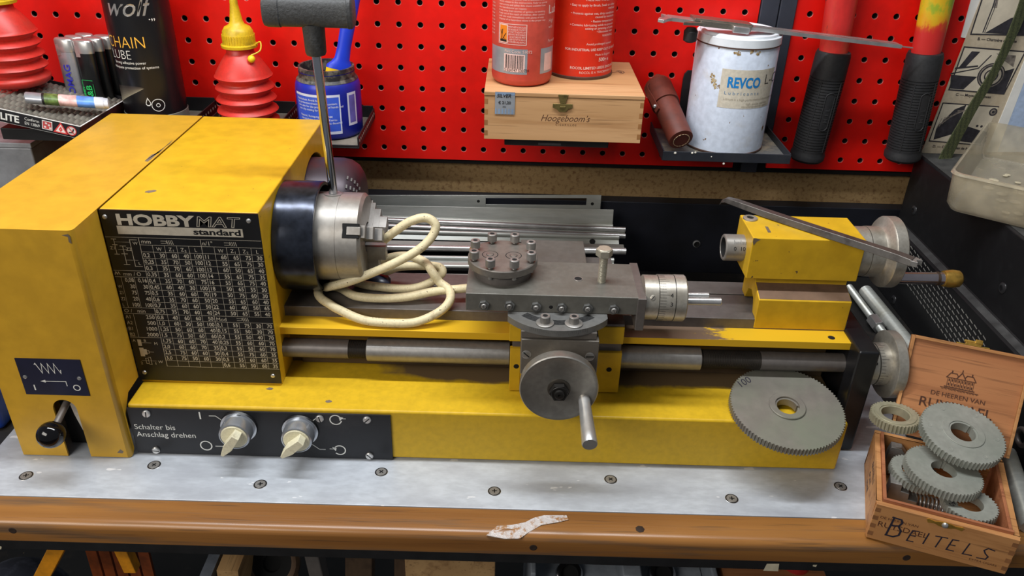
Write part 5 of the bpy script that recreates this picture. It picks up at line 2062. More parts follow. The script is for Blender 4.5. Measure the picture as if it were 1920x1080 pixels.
BLKL = plain('black_lighter', (24, 26, 28), 0.3, 0, 0.1)
z0 = 0.2270
spots = [((123, 110), SILVERPL, 'silver upright lighter with violet lettering beside the black one', mag), ((163, 113), BLKL, 'black upright lighter with green lettering in front of the spray can', bab),
         ((141, 84), SILVERPL, 'silver-hooded lighter directly behind the violet-lettered lighter', None), ((176, 90), BLKL, 'dark lighter directly behind the green-lettered lighter', None), ((160, 72), SILVERPL, 'rearmost silver lighter of the upright group', None), ((194, 82), BLKL, 'dark lighter touching the black spray can at the rear right', None)]
c1 = at(136, 184, 'z', 0.2365)
front = Vector((c1.x - 0.002, c1.y + 0.0140, 0))
for k, ((px, py), m_, lab, pr_) in enumerate(spots):
    i, j = k % 2, k // 2
    c = front + u * (0.0248 * i) + w * (0.0135 * j) + u * 0.003 * j
    lighter(c.x, c.y, z0, m_, lab, 0.060, pr_)
# the lighter lying down in front of them
a, b = at(48, 183, 'z', 0.2580), at(203, 194, 'z', 0.2450)
ld = (b - a).normalized()
ls = Vector((-ld.y, ld.x, 0))
LL = (b - a).length
o = thing('lighter', (a + b) / 2 - Z * 0.006, 'lighter with a picture wrap lying flat on the display', 'lighter')
mb = MB()
oval(mb, a, ld, ls, Z, [(0, 0.0085, 0.0050), (0.001, 0.0095, 0.0058), (LL * 0.84, 0.0095, 0.0058)], 28)
bd = mb.build('body', SILVERPL, o, smooth=50)
mb = MB()
for k, (f0, f1, m_) in enumerate([(0.20, 0.23, 4), (0.23, 0.40, 1), (0.40, 0.62, 0), (0.62, 0.835, 2)]):
    oval(mb, a + ld * LL * f0, ld, ls, Z, [(0, 0.0096, 0.0059), (LL * (f1 - f0), 0.0096, 0.0059)], 28, m_)
mb.build('picture_wrap', [SKIN, LEAFP, SKYB, plain('pale_skin_print', (236, 206, 200), 0.45), BLACKP], bd, smooth=50)
mb = MB()
oval(mb, a + ld * LL * 0.835, ld, ls, Z, [(0, 0.0097, 0.0060), (LL * 0.11, 0.0097, 0.0060), (LL * 0.115, 0.0088, 0.0056), (LL * 0.165, 0.0085, 0.0054), (LL * 0.172, 0.007, 0.0045)], 28)
mb.build('cap', WHITEPL, o, smooth=50)

# what carries the display: a dark bracket shelf, and the clutter to the left of the lathe
o = thing('bracket_shelf', (-0.13, 0.33, 0.200), 'black bracket shelf carrying the lighter display at far left', 'shelf')
mb = MB()
mb.box(-0.112, -0.014, 0.262, WY - 0.001, 0.2095, 0.2225)
mb.build('shelf_board', TRAYB, o, bevel=0.001)
mb = MB()
for x in (-0.090,):
    mb.prism([(x, WY - 0.001, 0.2095), (x, 0.275, 0.2095), (x, 0.290, 0.200), (x, WY - 0.001, 0.170)], (0.012, 0, 0))
mb.build('bracket', plain('brown_bracket', (84, 72, 60), 0.7), o)
o = thing('stone_slab', (-0.20, 0.27, -0.0035), 'dusty grey stone block on the bench left of the lathe', 'stone')
mb = MB()
mb.box(-0.60, -0.045, 0.130, 0.395, -0.0034, 0.115)
mb.build('block', CONC, o, bevel=0.003)
o = thing('grey_case', (-0.30, 0.32, 0.115), 'low grey metal case on the stone block at far left', 'case')
mb = MB()
mb.box(-0.55, -0.108, 0.30, 0.39, 0.1152, 0.186)
mb.build('case_body', plain('grey_case_metal', (136, 138, 142), 0.5, 0.3, 0.1), o, bevel=0.002)
mb = MB()
mb.box(-0.55, -0.107, 0.2995, 0.3905, 0.1862, 0.1920)
mb.build('case_lid', plain('grey_lid_metal', (150, 152, 156), 0.5, 0.3, 0.1), o, bevel=0.001)
o = thing('tool_case', (-0.12, 0.02, 0.0), 'blue plastic tool case edge left of the yellow gear cover', 'tool case')
mb = MB()
mb.box(-0.42, -0.040, 0.028, 0.125, -0.0034, 0.038)
mb.build('case_shell', BLUETOOL, o, bevel=0.006, seg=3)

# ================================================================== CIGAR BOX AND CANS ON THE RED PANEL
o = thing('wall_tray', (0.495, WY, 0.217), 'small black steel wall tray under the wooden cigar box', 'tray', 'black punched trays on the red panel')
mb = MB()
mb.box(0.4375, 0.5525, 0.272, WY - 0.001, 0.2160, 0.2280)
mb.build('tray', TRAYB, o, bevel=0.001)
mb = MB()
mb.rect((0, 0.2719, 0), X, Z, 0.475, 0.500, 0.2175, 0.2200, 0)
mb.build('label_strip', plain('grey_strip', (74, 74, 78), 0.5), o)

BX0, BX1, BY0, BY1, BZ0, BZ1 = 0.4158, 0.5842, 0.2563, 0.4005, 0.2282, 0.2797
cg = thing('cigar_box', (0.50, 0.33, BZ0), 'closed pale wooden cigar box with brass latch on the red panel', 'cigar box')
mb = MB()
zl = BZ1 - 0.0042
for (x0, x1, y0, y1) in ((BX0, BX1, BY0, BY0 + 0.004), (BX0, BX1, BY1 - 0.004, BY1), (BX0, BX0 + 0.004, BY0 + 0.004, BY1 - 0.004), (BX1 - 0.004, BX1, BY0 + 0.004, BY1 - 0.004)):
    mb.box(x0, x1, y0, y1, BZ0, zl - 0.0003, 0)
mb.box(BX0 + 0.004, BX1 - 0.004, BY0 + 0.004, BY1 - 0.004, BZ0, BZ0 + 0.004, 0)
# finger joints showing at the front corners
for k in range(4):
    z = BZ0 + 0.004 + k * 0.0115
    for x0, x1 in ((BX0, BX0 + 0.0038), (BX1 - 0.0038, BX1)):
        mb.rect((0, BY0, 0), X, Z, x0, x1, z, z + 0.0055, 1, 0.00008)
O = Vector((0, BY0, 0))
mb.text("Hoogeboom's", 0.0100, O + X * 0.4755 + Z * 0.2500, X, Z, 2, shear=0.38, sx=0.92, bold=-0.008)
mb.text('C I G A R I L L O S', 0.0028, O + X * 0.4920 + Z * 0.2452, X, Z, 2)
mb.build('box_body', [PINE, plain('end_grain', (150, 104, 60), 0.6), BROWNP], cg, smooth=0)
mb = MB()
mb.box(BX0 - 0.0004, BX1 + 0.0006, BY0 - 0.0006, BY1, zl, BZ1)
n0 = Vector((0.566, 0.352, BZ1))
for k, (a0, a1, r) in enumerate(((0.3, 3.3, 0.007), (0.2, 3.0, 0.004))):
    mb.ring((n0.x, n0.y), r, 0.0008, (0, 0, BZ1), X, Y, 1, a0=a0 - 1.6, a1=a1 - 1.6)
mb.line([(n0.x - 0.008, n0.y - 0.004), (n0.x, n0.y + 0.002), (n0.x + 0.004, n0.y - 0.003)], 0.0008, (0, 0, BZ1), X, Y, 1)
mb.build('lid', [PINE, MARKER], cg, bevel=0.0006)
mb = MB()
cx = 0.4985
O = Vector((cx, BY0 - 0.0007, 0))
mb.prism([O + X * a + Z * b for a, b in ((-0.0055, zl + 0.0035), (0.0055, zl + 0.0035), (0.0028, zl - 0.0060), (-0.0028, zl - 0.0060))], NY * 0.0010)
mb.prism([O + X * a + Z * b for a, b in ((-0.0105, zl - 0.0062), (0.0105, zl - 0.0062), (0.0105, zl - 0.0105), (0.0060, zl - 0.0122), (0.0035, zl - 0.0150), (-0.0035, zl - 0.0150), (-0.0060, zl - 0.0122), (-0.0105, zl - 0.0105))], NY * 0.0009)
mb.box(cx - 0.0030, cx + 0.0030, BY0 - 0.0026, BY0 - 0.0012, zl - 0.0106, zl - 0.0085)
mb.build('latch', stained('aged_brass', (140, 124, 74), (104, 92, 56), 0.4, 0.7, 90), cg, bevel=0.0003)
mb = MB()
mb.rect((0, BY0, 0), X, Z, 0.4270, 0.4480, 0.2560, BZ1 + 0.0002, 0, 0.0008)
for k in range(6):
    mb.rect((0, BY0, 0), X, Z, 0.4272 + k * 0.0035, 0.4286 + k * 0.0035, 0.2563, 0.2620, 2, 0.0009)
mb.rect((0, BY0, 0), X, Z, 0.4272, 0.4478, 0.2765, 0.2796, 2, 0.0009)
mb.text('\u20ac 21,20', 0.0042, Vector((0.4305, BY0 - 0.0008, 0.2672)), X, Z, 1, bold=0.02, off=0.0002)
mb.text('SILVER', 0.0052, Vector((0.4285, BY0 - 0.0008, 0.2742)), X, Z, 1, bold=0.02, off=0.0002, shear=0.3)
mb.text('583', 0.0024, Vector((0.4350, BY0 - 0.0008, 0.2635)), X, Z, 1, off=0.0002)
mb.build('price_sticker', [SILVERL, BLACKP, plain('blue_grey_print', (128, 150, 178), 0.5)], cg, smooth=0)

# aerosol with the barcode
AXc, AYc, AR = 0.4545, 0.3068, 0.0330
o = thing('aerosol_can', (AXc, AYc, BZ1), 'salmon red aerosol can with barcode on the wooden cigar box', 'spray can')
mb = MB()
mb.lathe((AXc, AYc, BZ1 + 0.0001), Z, [(0, 0.0270), (0.0012, 0.0300), (0.0040, 0.0322), (0.0080, AR), (0.140, AR), (0.146, 0.030), (0.150, 0.022)], 64)
can = mb.build('can', SALMON, o, smooth=50)
mb = MB()
zb = BZ1
mb.patch(AXc, AYc, AR, -1.35, 0.16, zb + 0.0140, zb + 0.0405, 0)
mb.patch(AXc, AYc, AR, 0.62, 1.35, zb + 0.0140, zb + 0.0405, 0)
mb.patch(AXc, AYc, AR, -0.62, 0.08, zb + 0.0165, zb + 0.0350, 1, 0.0002)
xx = -0.57
while xx < 0.03:
    wd = random.choice((0.010, 0.014, 0.022, 0.030))
    mb.patch(AXc, AYc, AR, xx, min(xx + wd, 0.04), zb + 0.0200, zb + 0.0340, 2, 0.0003, 3)
    xx += wd + random.choice((0.012, 0.018, 0.024))
mb.patch(AXc, AYc, AR, 0.78, 1.2, zb + 0.0165, zb + 0.0350, 1, 0.0002)
mb.text_cyl('5 024747 530724', 0.0042, AXc, AYc, AR, -0.60, zb + 0.0169, 2, off=0.0004, sx=0.92)
mb.text_cyl('Part Code: 53072', 0.0042, AXc, AYc, AR, -0.60, zb + 0.0362, 1, off=0.0003)
# hazard box
t0, t1 = -0.86, 0.12
zq0, zq1 = zb + 0.0445, zb + 0.0655
for (a0, a1, b0, b1) in ((t0, t1, zq0, zq0 + 0.0006), (t0, t1, zq1 - 0.0006, zq1), (t0, t0 + 0.02, zq0, zq1), (t1 - 0.02, t1, zq0, zq1)):
    mb.patch(AXc, AYc, AR, a0, a1, b0, b1, 1, 0.0002)
mb.patch(AXc, AYc, AR, -0.83, -0.50, zq0 + 0.0012, zq1 - 0.0010, 1, 0.0002)
mb.patch(AXc, AYc, AR, -0.80, -0.53, zq0 + 0.0022, zq1 - 0.0020, 3, 0.0003)
# dead tree pictogram
mb.patch(AXc, AYc, AR, -0.79, -0.54, zq0 + 0.0024, zq0 + 0.0046, 2, 0.0004, 4)
for th, z0_, z1_, th2 in ((-0.73, 0.004, 0.010, -0.72), (-0.72, 0.0095, 0.0140, -0.77), (-0.72, 0.0095, 0.0150, -0.69), (-0.70, 0.004, 0.0085, -0.62), (-0.62, 0.0085, 0.0112, -0.56), (-0.66, 0.0065, 0.0050, -0.58)):
    q = []
    for t_, z_ in ((th - 0.016, z0_), (th + 0.016, z0_), (th2 + 0.012, z1_), (th2 - 0.012, z1_)):
        q.append((AXc + (AR + 0.0004) * math.sin(t_), AYc - (AR + 0.0004) * math.cos(t_), zq0 + z_))
    mb.quad(*q, 2)
LOR = ['ENVIRONMENT: KEEP IN SAFE PLACE', 'AVOID RELEASE OF CONTENTS', 'VERY TOXIC TO AQUATIC LIFE', 'KEEP AWAY FROM SOURCES', 'DO NOT BREATHE SPRAY', 'KEEP OUT OF THE REACH', 'OF CHILDREN AND ANIMALS']
for k, s in enumerate(LOR):
    mb.text_cyl(s, 0.0026, AXc, AYc, AR, 0.08, zq1 - 0.0040 - k * 0.0025, 1, 'RIGHT', sx=0.56)
LT = ['Pressurised container: protect from sunlight and do', 'not expose to temperatures exceeding 50 degrees.', 'Do not pierce or burn even after use. Do not spray', 'on a naked flame or any incandescent material.', 'Contact with eyes: rinse immediately with water', 'and seek medical advice. Use in ventilated area.', 'Avoid release to the environment. Refer to special', 'instructions and safety data sheets available from', 'the manufacturer on request.', 'Keep away from sources of ignition, no smoking.', 'Keep out of the reach of children. After contact', 'with skin wash immediately with plenty of soap.', 'Dispose of as hazardous waste in the proper way.']
for k, s in enumerate(LT):
    mb.text_cyl(s, 0.0026, AXc, AYc, AR, -0.86, zb + 0.1035 - k * 0.0029, 1, sx=1.02)
for z in (zb + 0.0880, zb + 0.0995):
    mb.patch(AXc, AYc, AR, -0.86, -0.80, z, z + 0.003, 1, 0.0003, 3)
for k in range(16):
    mb.text_cyl('leg of safe', 0.0026, AXc, AYc, AR, -1.42, zb + 0.1030 - k * 0.0034, 1)
mb.text_cyl('R', 0.020, AXc, AYc, AR, 0.86, zb + 0.0905, 1, bold=0.03)
mb.text_cyl('Lub', 0.0120, AXc, AYc, AR, 0.88, zb + 0.0750, 1, bold=0.02)
mb.text_cyl('High', 0.0052, AXc, AYc, AR, 0.92, zb + 0.0660, 1)
mb.text_cyl('with', 0.0045, AXc, AYc, AR, 0.92, zb + 0.0600, 1)
mb.text_cyl('Penetrates', 0.0048, AXc, AYc, AR, 0.92, zb + 0.0455, 1)
mb.build('label_print', [SILVERL, PINKP, BLACKP, ORANGE], can, smooth=0)

RXc, RYc, RR = 0.5210, 0.3490, 0.0365
o = thing('lubricant_tin', (RXc, RYc, BZ1), 'bright red tin of lubricant paste behind the salmon aerosol can', 'tin')
mb = MB()
mb.lathe((RXc, RYc, BZ1 + 0.0001), Z, [(0.0030, RR), (0.128, RR), (0.128, RR - 0.001)], 72)
can = mb.build('can', REDCAN, o, smooth=50)
mb = MB()
mb.lathe((RXc, RYc, BZ1 + 0.0001), Z, [(0, RR - 0.002), (0, RR + 0.0004), (0.0006, RR + 0.0008), (0.0030, RR + 0.0008), (0.0034, RR + 0.0001)], 72)
mb.build('bottom_rim', RIM, o)
mb = MB()
RT = [('Presents corrosion protection to areas', 0.0960), ('of high humidity, salt, chemical or acids', 0.0925), ('where high loads or severe conditions occur', 0.0890), ('THESE ARE THE BENEFITS', 0.0840), ('\u2022 Easy to apply by Brush, Swab or other', 0.0785), ('method', 0.0750), ('\u2022 Protects against wet, dirty conditions', 0.0700), ('caused by moisture', 0.0665), ('\u2022 Resists temperatures', 0.0620), ('\u2022 Contains lubricating solids to prevent', 0.0580), ('seizing or jamming of parts', 0.0545), ('\u2022 Eliminates wear', 0.0510), ('WARNING', 0.0465), ('Avoid prolonged contact', 0.0380)]
for s, z in RT:
    mb.text_cyl(s, 0.0034, RXc, RYc, RR, 1.02, zb + z, 0, 'RIGHT', bold=0.006)
mb.text_cyl('FOR INDUSTRIAL USE KEEP OUT OF REACH', 0.0036, RXc, RYc, RR, 1.36, zb + 0.0318, 0, 'RIGHT', bold=0.02)
mb.text_cyl('Made in England', 0.0034, RXc, RYc, RR, 0.98, zb + 0.0262, 0, 'RIGHT')
mb.text_cyl('500g e', 0.0056, RXc, RYc, RR, 0.92, zb + 0.0200, 0, 'RIGHT', bold=0.02)
mb.text_cyl('ROCOL LIMITED LEEDS ENGLAND', 0.0040, RXc, RYc, RR, 1.30, zb + 0.0118, 0, 'RIGHT', bold=0.02)
mb.text_cyl('ROCOL IS A TRADEMARK OF', 0.0036, RXc, RYc, RR, 1.20, zb + 0.0070, 0, 'RIGHT')
mb.build('label_print', PINKP, can, smooth=0)

# ================================================================== TRAY WITH WHITE TIN, LEATHER TUBE AND CALIPER
TXa, TXb, TYa, TZ0, TZ1 = 0.6185, 0.7650, 0.2965, 0.1945, 0.2056
o = thing('wall_shelf', (0.69, WY, TZ0), 'dark blue-grey steel tray shelf under the white tin', 'tray')
mb = MB()
t = 0.0016
mb.box(TXa, TXb, TYa, TYa + t, TZ0, TZ1)
mb.box(TXa, TXa + t, TYa + t, WY - 0.001, TZ0, TZ1 + 0.001)
mb.box(TXb - t, TXb, TYa + t, WY - 0.001, TZ0, TZ1 + 0.001)
mb.box(TXa + t, TXb - t, TYa + t, WY - 0.001, TZ0, TZ0 + 0.0030)
mb.build('tray', TRAYM, o, bevel=0.0005)
mb = MB()
mb.box(TXa + t + 0.0003, TXb - t - 0.0003, TYa + t + 0.0003, WY - 0.0012, TZ0 + 0.003, TZ0 + 0.0040)
mb.build('dusty_floor', stained('tray_dust', (92, 92, 90), (150, 138, 116), 0.8, 0, 40, 0.5, 0.7), o)
mb = MB()
pts = [(0.6515, 0.1980), (0.6515, 0.262), (0.6525, 0.268), (0.656, 0.2725), (0.668, 0.2725), (0.668, 0.1980)]
mb.prism([(x, WY - 0.004, z) for x, z in pts], (0, 0.003, 0))
mb.box(0.695, 0.732, WY - 0.004, WY - 0.001, 0.1835, 0.1945)
mb.build('back_bracket', TRAYB, o, bevel=0.0005)
mb = MB()
for px, py, r in ((1266, 287, 0.0015), (1298, 287, 0.0013), (1304, 286, 0.0012), (1334, 294, 0.0007), (1357, 307, 0.0013)):
    c = at(px, py, 'y', TYa - 0.0001)
    mb.lathe(c, NY, [(0, r), (0.0004, r * 0.7), (0.0005, 0.0001)], 12)
mb.build('paint_spot', plain('white_spot', (216, 212, 200), 0.6), o)

WXc, WYc, WR = 0.6985, 0.3530, 0.0462
wz = 0.1987
o = thing('white_tin', (WXc, WYc, wz), 'stained white lubricant tin with blue lettering on the steel tray', 'tin')
mb = MB()
mb.lathe((WXc, WYc, wz), Z, [(0.0025, WR), (0.1200, WR), (0.1215, WR - 0.001)], 80)
tin = mb.build('tin_body', WHITETIN, o, smooth=50)
mb = MB()
mb.lathe((WXc, WYc, wz), Z, [(0, WR - 0.001), (0, WR + 0.0002), (0.0010, WR + 0.0007), (0.0022, WR + 0.0006), (0.0026, WR)], 80)
mb.lathe((WXc, WYc, wz), Z, [(0.1200, WR), (0.1204, WR + 0.0010), (0.1216, WR + 0.0010), (0.1218, WR)], 80, 0, False, False)
mb.build('seam_rim', RIM, o)
mb = MB()
mb.lathe((WXc, WYc, wz), Z, [(0.1218, WR + 0.0009), (0.1300, WR + 0.0009), (0.1306, WR + 0.0002), (0.1306, WR - 0.0020), (0.1330, WR - 0.0026), (0.1335, WR - 0.0034), (0.1335, WR - 0.0060), (0.1315, WR - 0.0068), (0.1315, 0.0001)], 80)
mb.build('lid', plain('white_lid', (226, 232, 238), 0.38, 0, 0.04), o, smooth=40)
mb = MB()
mb.patch(WXc, WYc, WR, -0.52, 0.98, wz + 0.0555, wz + 0.0985, 0, 0.0002, 24)
mb.text_cyl('REVCO', 0.0158, WXc, WYc, WR, -0.36, wz + 0.0790, 1, bold=0.035, off=0.0004, sx=0.74)
mb.text_cyl('L u b r i c a n t s', 0.0052, WXc, WYc, WR, -0.40, wz + 0.0708, 4, off=0.0004, sx=1.15)
mb.text_cyl('L-C-3', 0.0165, WXc, WYc, WR, 0.58, wz + 0.0815, 2, off=0.0004, bold=-0.012, sx=1.0)
mb.text_cyl('Lithium is a high performance lithium complex grease', 0.0036, WXc, WYc, WR, -0.40, wz + 0.0645, 3, off=0.0004)
mb.text_cyl('high quality additives', 0.0036, WXc, WYc, WR, 0.16, wz + 0.0598, 3, off=0.0004)
mb.text_cyl('recommended by makers', 0.0036, WXc, WYc, WR, 0.06, wz + 0.0568, 3, off=0.0004)
mb.build('paper_label', [LABELP, BLUEP, BLACKP, plain('faint_print', (158, 150, 134), 0.7), plain('pale_blue_print', (96, 132, 164), 0.6)], tin, smooth=40)
mb = MB()
for (th, z, dx, dz) in ((-0.80, 0.0880, 0.05, 0.008), (-0.74, 0.0850, 0.04, 0.010), (-0.69, 0.0815, 0.05, 0.007), (-0.64, 0.0780, 0.04, 0.006), (0.05, 0.1185, 0.16, 0.0035), (0.20, 0.1170, 0.12, 0.003), (-0.30, 0.1165, 0.14, 0.003)):
    for q_ in range(9):
        t_, z_ = th + random.uniform(0, dx), wz + z + random.uniform(-0.5, 0.5) * dz
        rr_ = random.uniform(0.0005, 0.0016)
        mb.add([(WXc + (WR + 0.0002 + q_ * 0.00001) * math.sin(t_ + rr_ * math.cos(a_) * k_ / WR), WYc - (WR + 0.0002 + q_ * 0.00001) * math.cos(t_ + rr_ * math.cos(a_) * k_ / WR), z_ + rr_ * math.sin(a_) * k_) for a_, k_ in [(2 * PI * i / 9, random.uniform(0.6, 1.3)) for i in range(9)]], [tuple(range(9))])
mb.build('rust_mark', stained('rust_stain', (146, 116, 70), (190, 170, 130), 0.7, 0, 300, 0.45, 0.55), tin, smooth=0)

# leather tube case
o = thing('leather_tube_case', (0.632, 0.345, 0.1985), 'brown leather tube case with stitched end cap leaning beside the white tin', 'leather case')
p0, p1 = at(1277, 262, 'y', 0.3040), at(1236, 168, 'y', 0.3760)
d = (p1 - p0).normalized()
p0.z = max(p0.z, 0.2145)
LN = (p1 - p0).length
R = 0.0143
mb = MB()
mb.lathe(p0, d, [(0, R - 0.0016), (0.0004, R - 0.0003), (0.0016, R), (LN - 0.012, R + 0.0003)], 36, 0, True, False)
bdy = mb.build('tube', LEATHER, o, smooth=50)
mb = MB()
mb.lathe(p0, d, [(LN - 0.026, R + 0.0005), (LN - 0.026, R + 0.0022), (LN + 0.004, R + 0.0022), (LN + 0.009, R + 0.0004), (LN + 0.0115, R - 0.005), (LN + 0.012, 0.0001)], 36, 0, False)
mb.build('cap', LEATHER, o, smooth=50)
mb = MB()
mb.lathe(p0, d, [(-0.0006, R - 0.0035), (-0.0009, R - 0.0042), (-0.0002, R - 0.005), (-0.0002, 0.0001)], 30)
mb.build('end_disc', plain('dark_leather', (86, 36, 26), 0.6, 0, 0.2), bdy)
mb = MB()
s = d.orthogonal().normalized()
e = d.cross(s)
for k in range(16):
    a = 2 * PI * k / 16
    q = p0 - d * 0.0010 + (s * math.cos(a) + e * math.sin(a)) * (R - 0.0050)
    tg = -s * math.sin(a) + e * math.cos(a)
    mb.tube([q - tg * 0.0014, q + tg * 0.0014], 0.00035, 6)
mb.build('stitching', STITCH, bdy)
mb = MB()
lft = Vector((-0.92, -0.30, 0.25)).normalized()
pts = [p0 + d * (LN + 0.006) + Z * R, p0 + d * LN + lft * (R + 0.003), p0 + d * (LN * 0.72) + lft * (R + 0.0025), p0 + d * (LN * 0.52) + lft * (R + 0.001)]
pts = spline(pts, 6)
for q, q2 in zip(pts, pts[1:]):
    v = (q2 - q)
    sd_ = v.cross(lft).normalized()
    mb.obox(q - sd_ * 0.0035, v * 1.05, sd_ * 0.007, lft * 0.0015)
mb.build('strap', LEATHER, o)
mb = MB()
mb.sphere(p0 + d * (LN * 0.60) + lft * (R + 0.0034), 0.0026, 0, 14, 8)
mb.build('snap_stud', STEELB, o)

# vernier caliper lying over the tin and the bolt cutter's grip
wt = wz + 0.1338
o = thing('vernier_caliper', (0.70, 0.345, wt), 'steel vernier caliper lying across the white tin', 'caliper')
A, B = Vector((0.6060, 0.3420, wt + 0.0030)), Vector((0.8960, 0.3780, 0.3085))
pa = at(1240, 35, 'y', 0.328)
pb = at(1683, 88, 'y', 0.351)
A, B = Vector(pa), Vector(pb)
d = (B - A).normalized()
s = Vector((-d.y, d.x, 0)).normalized()
n = d.cross(s).normalized()
if n.z < 0:
    n = -n
LN = (B - A).length


def bar(mb, h0, h1, w0, w1, t0, t1, mat=0):
    mb.obox(A + d * h0 + s * w0 + n * t0, d * (h1 - h0), s * (w1 - w0), n * (t1 - t0), mat)


mb = MB()
bar(mb, 0.008, LN, -0.0085, 0.0085, 0.0, 0.0038)
bar(mb, 0.098, LN, -0.0052, -0.0040, 0.0038, 0.0040, 1)
for k in range(78):
    bar(mb, 0.102 + k * 0.0022, 0.1023 + k * 0.0022, 0.0045 if k % 5 else 0.0025, 0.0082, 0.0038, 0.0039, 1)
mb.build('beam', [STEELB, STEELD], o)
mb = MB()
q = [A + d * a + s * b for a, b in ((0.0, -0.010), (0.010, -0.0065), (0.022, -0.0065), (0.022, 0.0065), (0.008, 0.0065), (0.006, 0.012), (0.002, 0.012), (0.004, 0.0), (-0.004, -0.012), (-0.003, -0.020))]
mb.prism(q, n * 0.0034)
q = [A + d * a + s * b for a, b in ((0.002, -0.0065), (-0.006, -0.012), (-0.010, -0.024), (-0.004, -0.027), (0.004, -0.014), (0.012, -0.0065))]
mb.prism(q, n * 0.0034)
mb.build('fixed_jaw', STEELB, o, bevel=0.0004)
mb = MB()
bar(mb, 0.034, 0.100, -0.0105, 0.0105, 0.0038, 0.0066)
bar(mb, 0.040, 0.098, -0.0135, -0.0086, -0.0008, 0.0052)
q = [A + d * a + s * b for a, b in ((0.034, -0.0065), (0.048, -0.0065), (0.046, -0.014), (0.026, -0.022), (0.018, -0.024), (0.030, -0.012))]
mb.prism(q, n * 0.0032)
mb.build('slider', stained('slider_steel', (168, 160, 148), (140, 132, 118), 0.35, 0.85, 60), o, bevel=0.0004)
mb = MB()
bar(mb, 0.076, 0.095, -0.0180, -0.0130, -0.0030, 0.0044)
mb.build('thumb_pad', STEELB, o, bevel=0.0015)
mb = MB()
mb.cyl(A + d * 0.060 + s * 0.0085 + n * 0.003, A + d * 0.060 + s * 0.012 + n * 0.003, 0.0035, None, 18)
mb.build('lock_screw', STEELB, o)
mb = MB()
bar(mb, LN, LN + 0.018, -0.0010, 0.0010, 0.0004, 0.0016)
mb.build('depth_rod', STEELB, o)
mb = MB()
kc_ = at(1295, 62, 'y', 0.3335)
mb.lathe(kc_, Z, [(-0.010, 0.004), (-0.008, 0.0075), (0.002, 0.0078), (0.006, 0.005)], 14)
mb.build('black_strap_end', BLACKR, o)

# bolt cutter hanging on the panel
bc_ = thing('bolt_cutter', (0.862, 0.378, 0.17), 'red-handled bolt cutter with two ribbed black grips hanging on the panel', 'bolt cutter')


def cutter_handle(b, tpt, top, rb, rt, yellow=False):
    d = (tpt - b).normalized()
    ln = (tpt - b).length
    mb = MB()
    pr = [(0, rb * 0.70), (0.001, rb * 0.92), (0.004, rb * 1.05), (0.010, rb * 1.06), (0.013, rb * 0.99)]
    h = 0.015
    n_ = 26
    st = (ln - 0.030 - h) / n_
    for k in range(n_):
        f = (h + k * st) / ln
        r = rb + (rt - rb) * f
        pr += [(h + k * st, r), (h + (k + 0.62) * st, r), (h + (k + 0.70) * st, r * 0.93), (h + (k + 0.92) * st, r * 0.93)]
    r = rb + (rt - rb) * 0.85
    pr += [(ln - 0.030, r), (ln - 0.004, rt * 0.98), (ln, rt * 0.92), (ln, rt * 0.78)]
    mb.lathe(b, d, pr, 40)
    # smooth strips and the oval name pad along the grip
    fwd = (NY - d * NY.dot(d)).normalized()
    sd_ = d.cross(fwd)
    for ang in (-0.62, 0.62):
        v = fwd * math.cos(ang) + sd_ * math.sin(ang)
        mb.tube([b + d * 0.016 + v * rb * 0.975, b + d * (ln - 0.032) + v * (rb + (rt - rb) * 0.85) * 0.975], 0.0011, 8)
    gp = mb.build('rubber_grip', BLACKR, bc_, smooth=35)
    mb = MB()
    v = (fwd * math.cos(0.12) + sd_ * math.sin(0.12)).normalized()
    sv = d.cross(v)
    pts = []
    for q_ in range(33):
        a_ = 2 * PI * q_ / 32
        hh = 0.0170 * (1 if math.cos(a_) > 0 else -1) + 0.0058 * math.cos(a_)
        ww = 0.0058 * math.sin(a_)
        rr_ = rb + (rt - rb) * (0.5 + hh / ln)
        pts.append(b + d * (ln * 0.50 + hh) + (v * math.cos(ww / rr_) + sv * math.sin(ww / rr_)) * (rr_ * 1.0))
    mb.tube(pts, 0.0007, 8)
    vs_, fs_ = [], []
    for q_ in range(21):
        hh = -0.020 + 0.040 * q_ / 20
        rr_ = rb + (rt - rb) * (0.5 + hh / ln)
        for e_ in range(7):
            ww = -0.0046 + 0.0092 * e_ / 6
            vs_.append(b + d * (ln * 0.50 + hh) + (v * math.cos(ww / rr_) + sv * math.sin(ww / rr_)) * (rr_ * 1.002))
    for q_ in range(20):
        for e_ in range(6):
            fs_.append((q_ * 7 + e_, q_ * 7 + e_ + 1, q_ * 7 + e_ + 8, q_ * 7 + e_ + 7))
    mb.add(vs_, fs_)
    O_ = b + d * ln * 0.50 + v * (rb + (rt - rb) * 0.5) * 1.002
    mb.text('H  I  L', 0.0066, O_ - d * 0.0125 - v.cross(d) * 0.0023, d, v.cross(d), 1, off=0.0005, bold=0.01)
    mb.build('grip_badge', [BLACKR, plain('embossed_black', (66, 66, 68), 0.5)], gp, smooth=40)
    mb = MB()
    oval(mb, tpt - d * 0.01, (top - tpt).normalized(), sd_, fwd, [(0, rt * 0.80, rt * 0.62), ((top - tpt).length + 0.01, rt * 0.92, rt * 0.62)], 28)
    mb.build('handle_bar', HANDLEY if yellow else HANDLE, bc_, smooth=50)


def hp(px, py):
    return at(px, py, 'y', 0.3790)


cutter_handle(hp(1511, 300), hp(1564, 96), hp(1590, -60), 0.0196, 0.0204)
cutter_handle(hp(1690, 299), hp(1736, 98), hp(1772, -60), 0.0204, 0.0206, True)
mb = MB()
pj = Vector((0.8, 0.382, 0.44))
mb.cyl((0.830, 0.384, 0.4050), (0.925, 0.384, 0.4080), 0.006, None, 14)
mb.build('hanging_hook', RAIL, bc_)

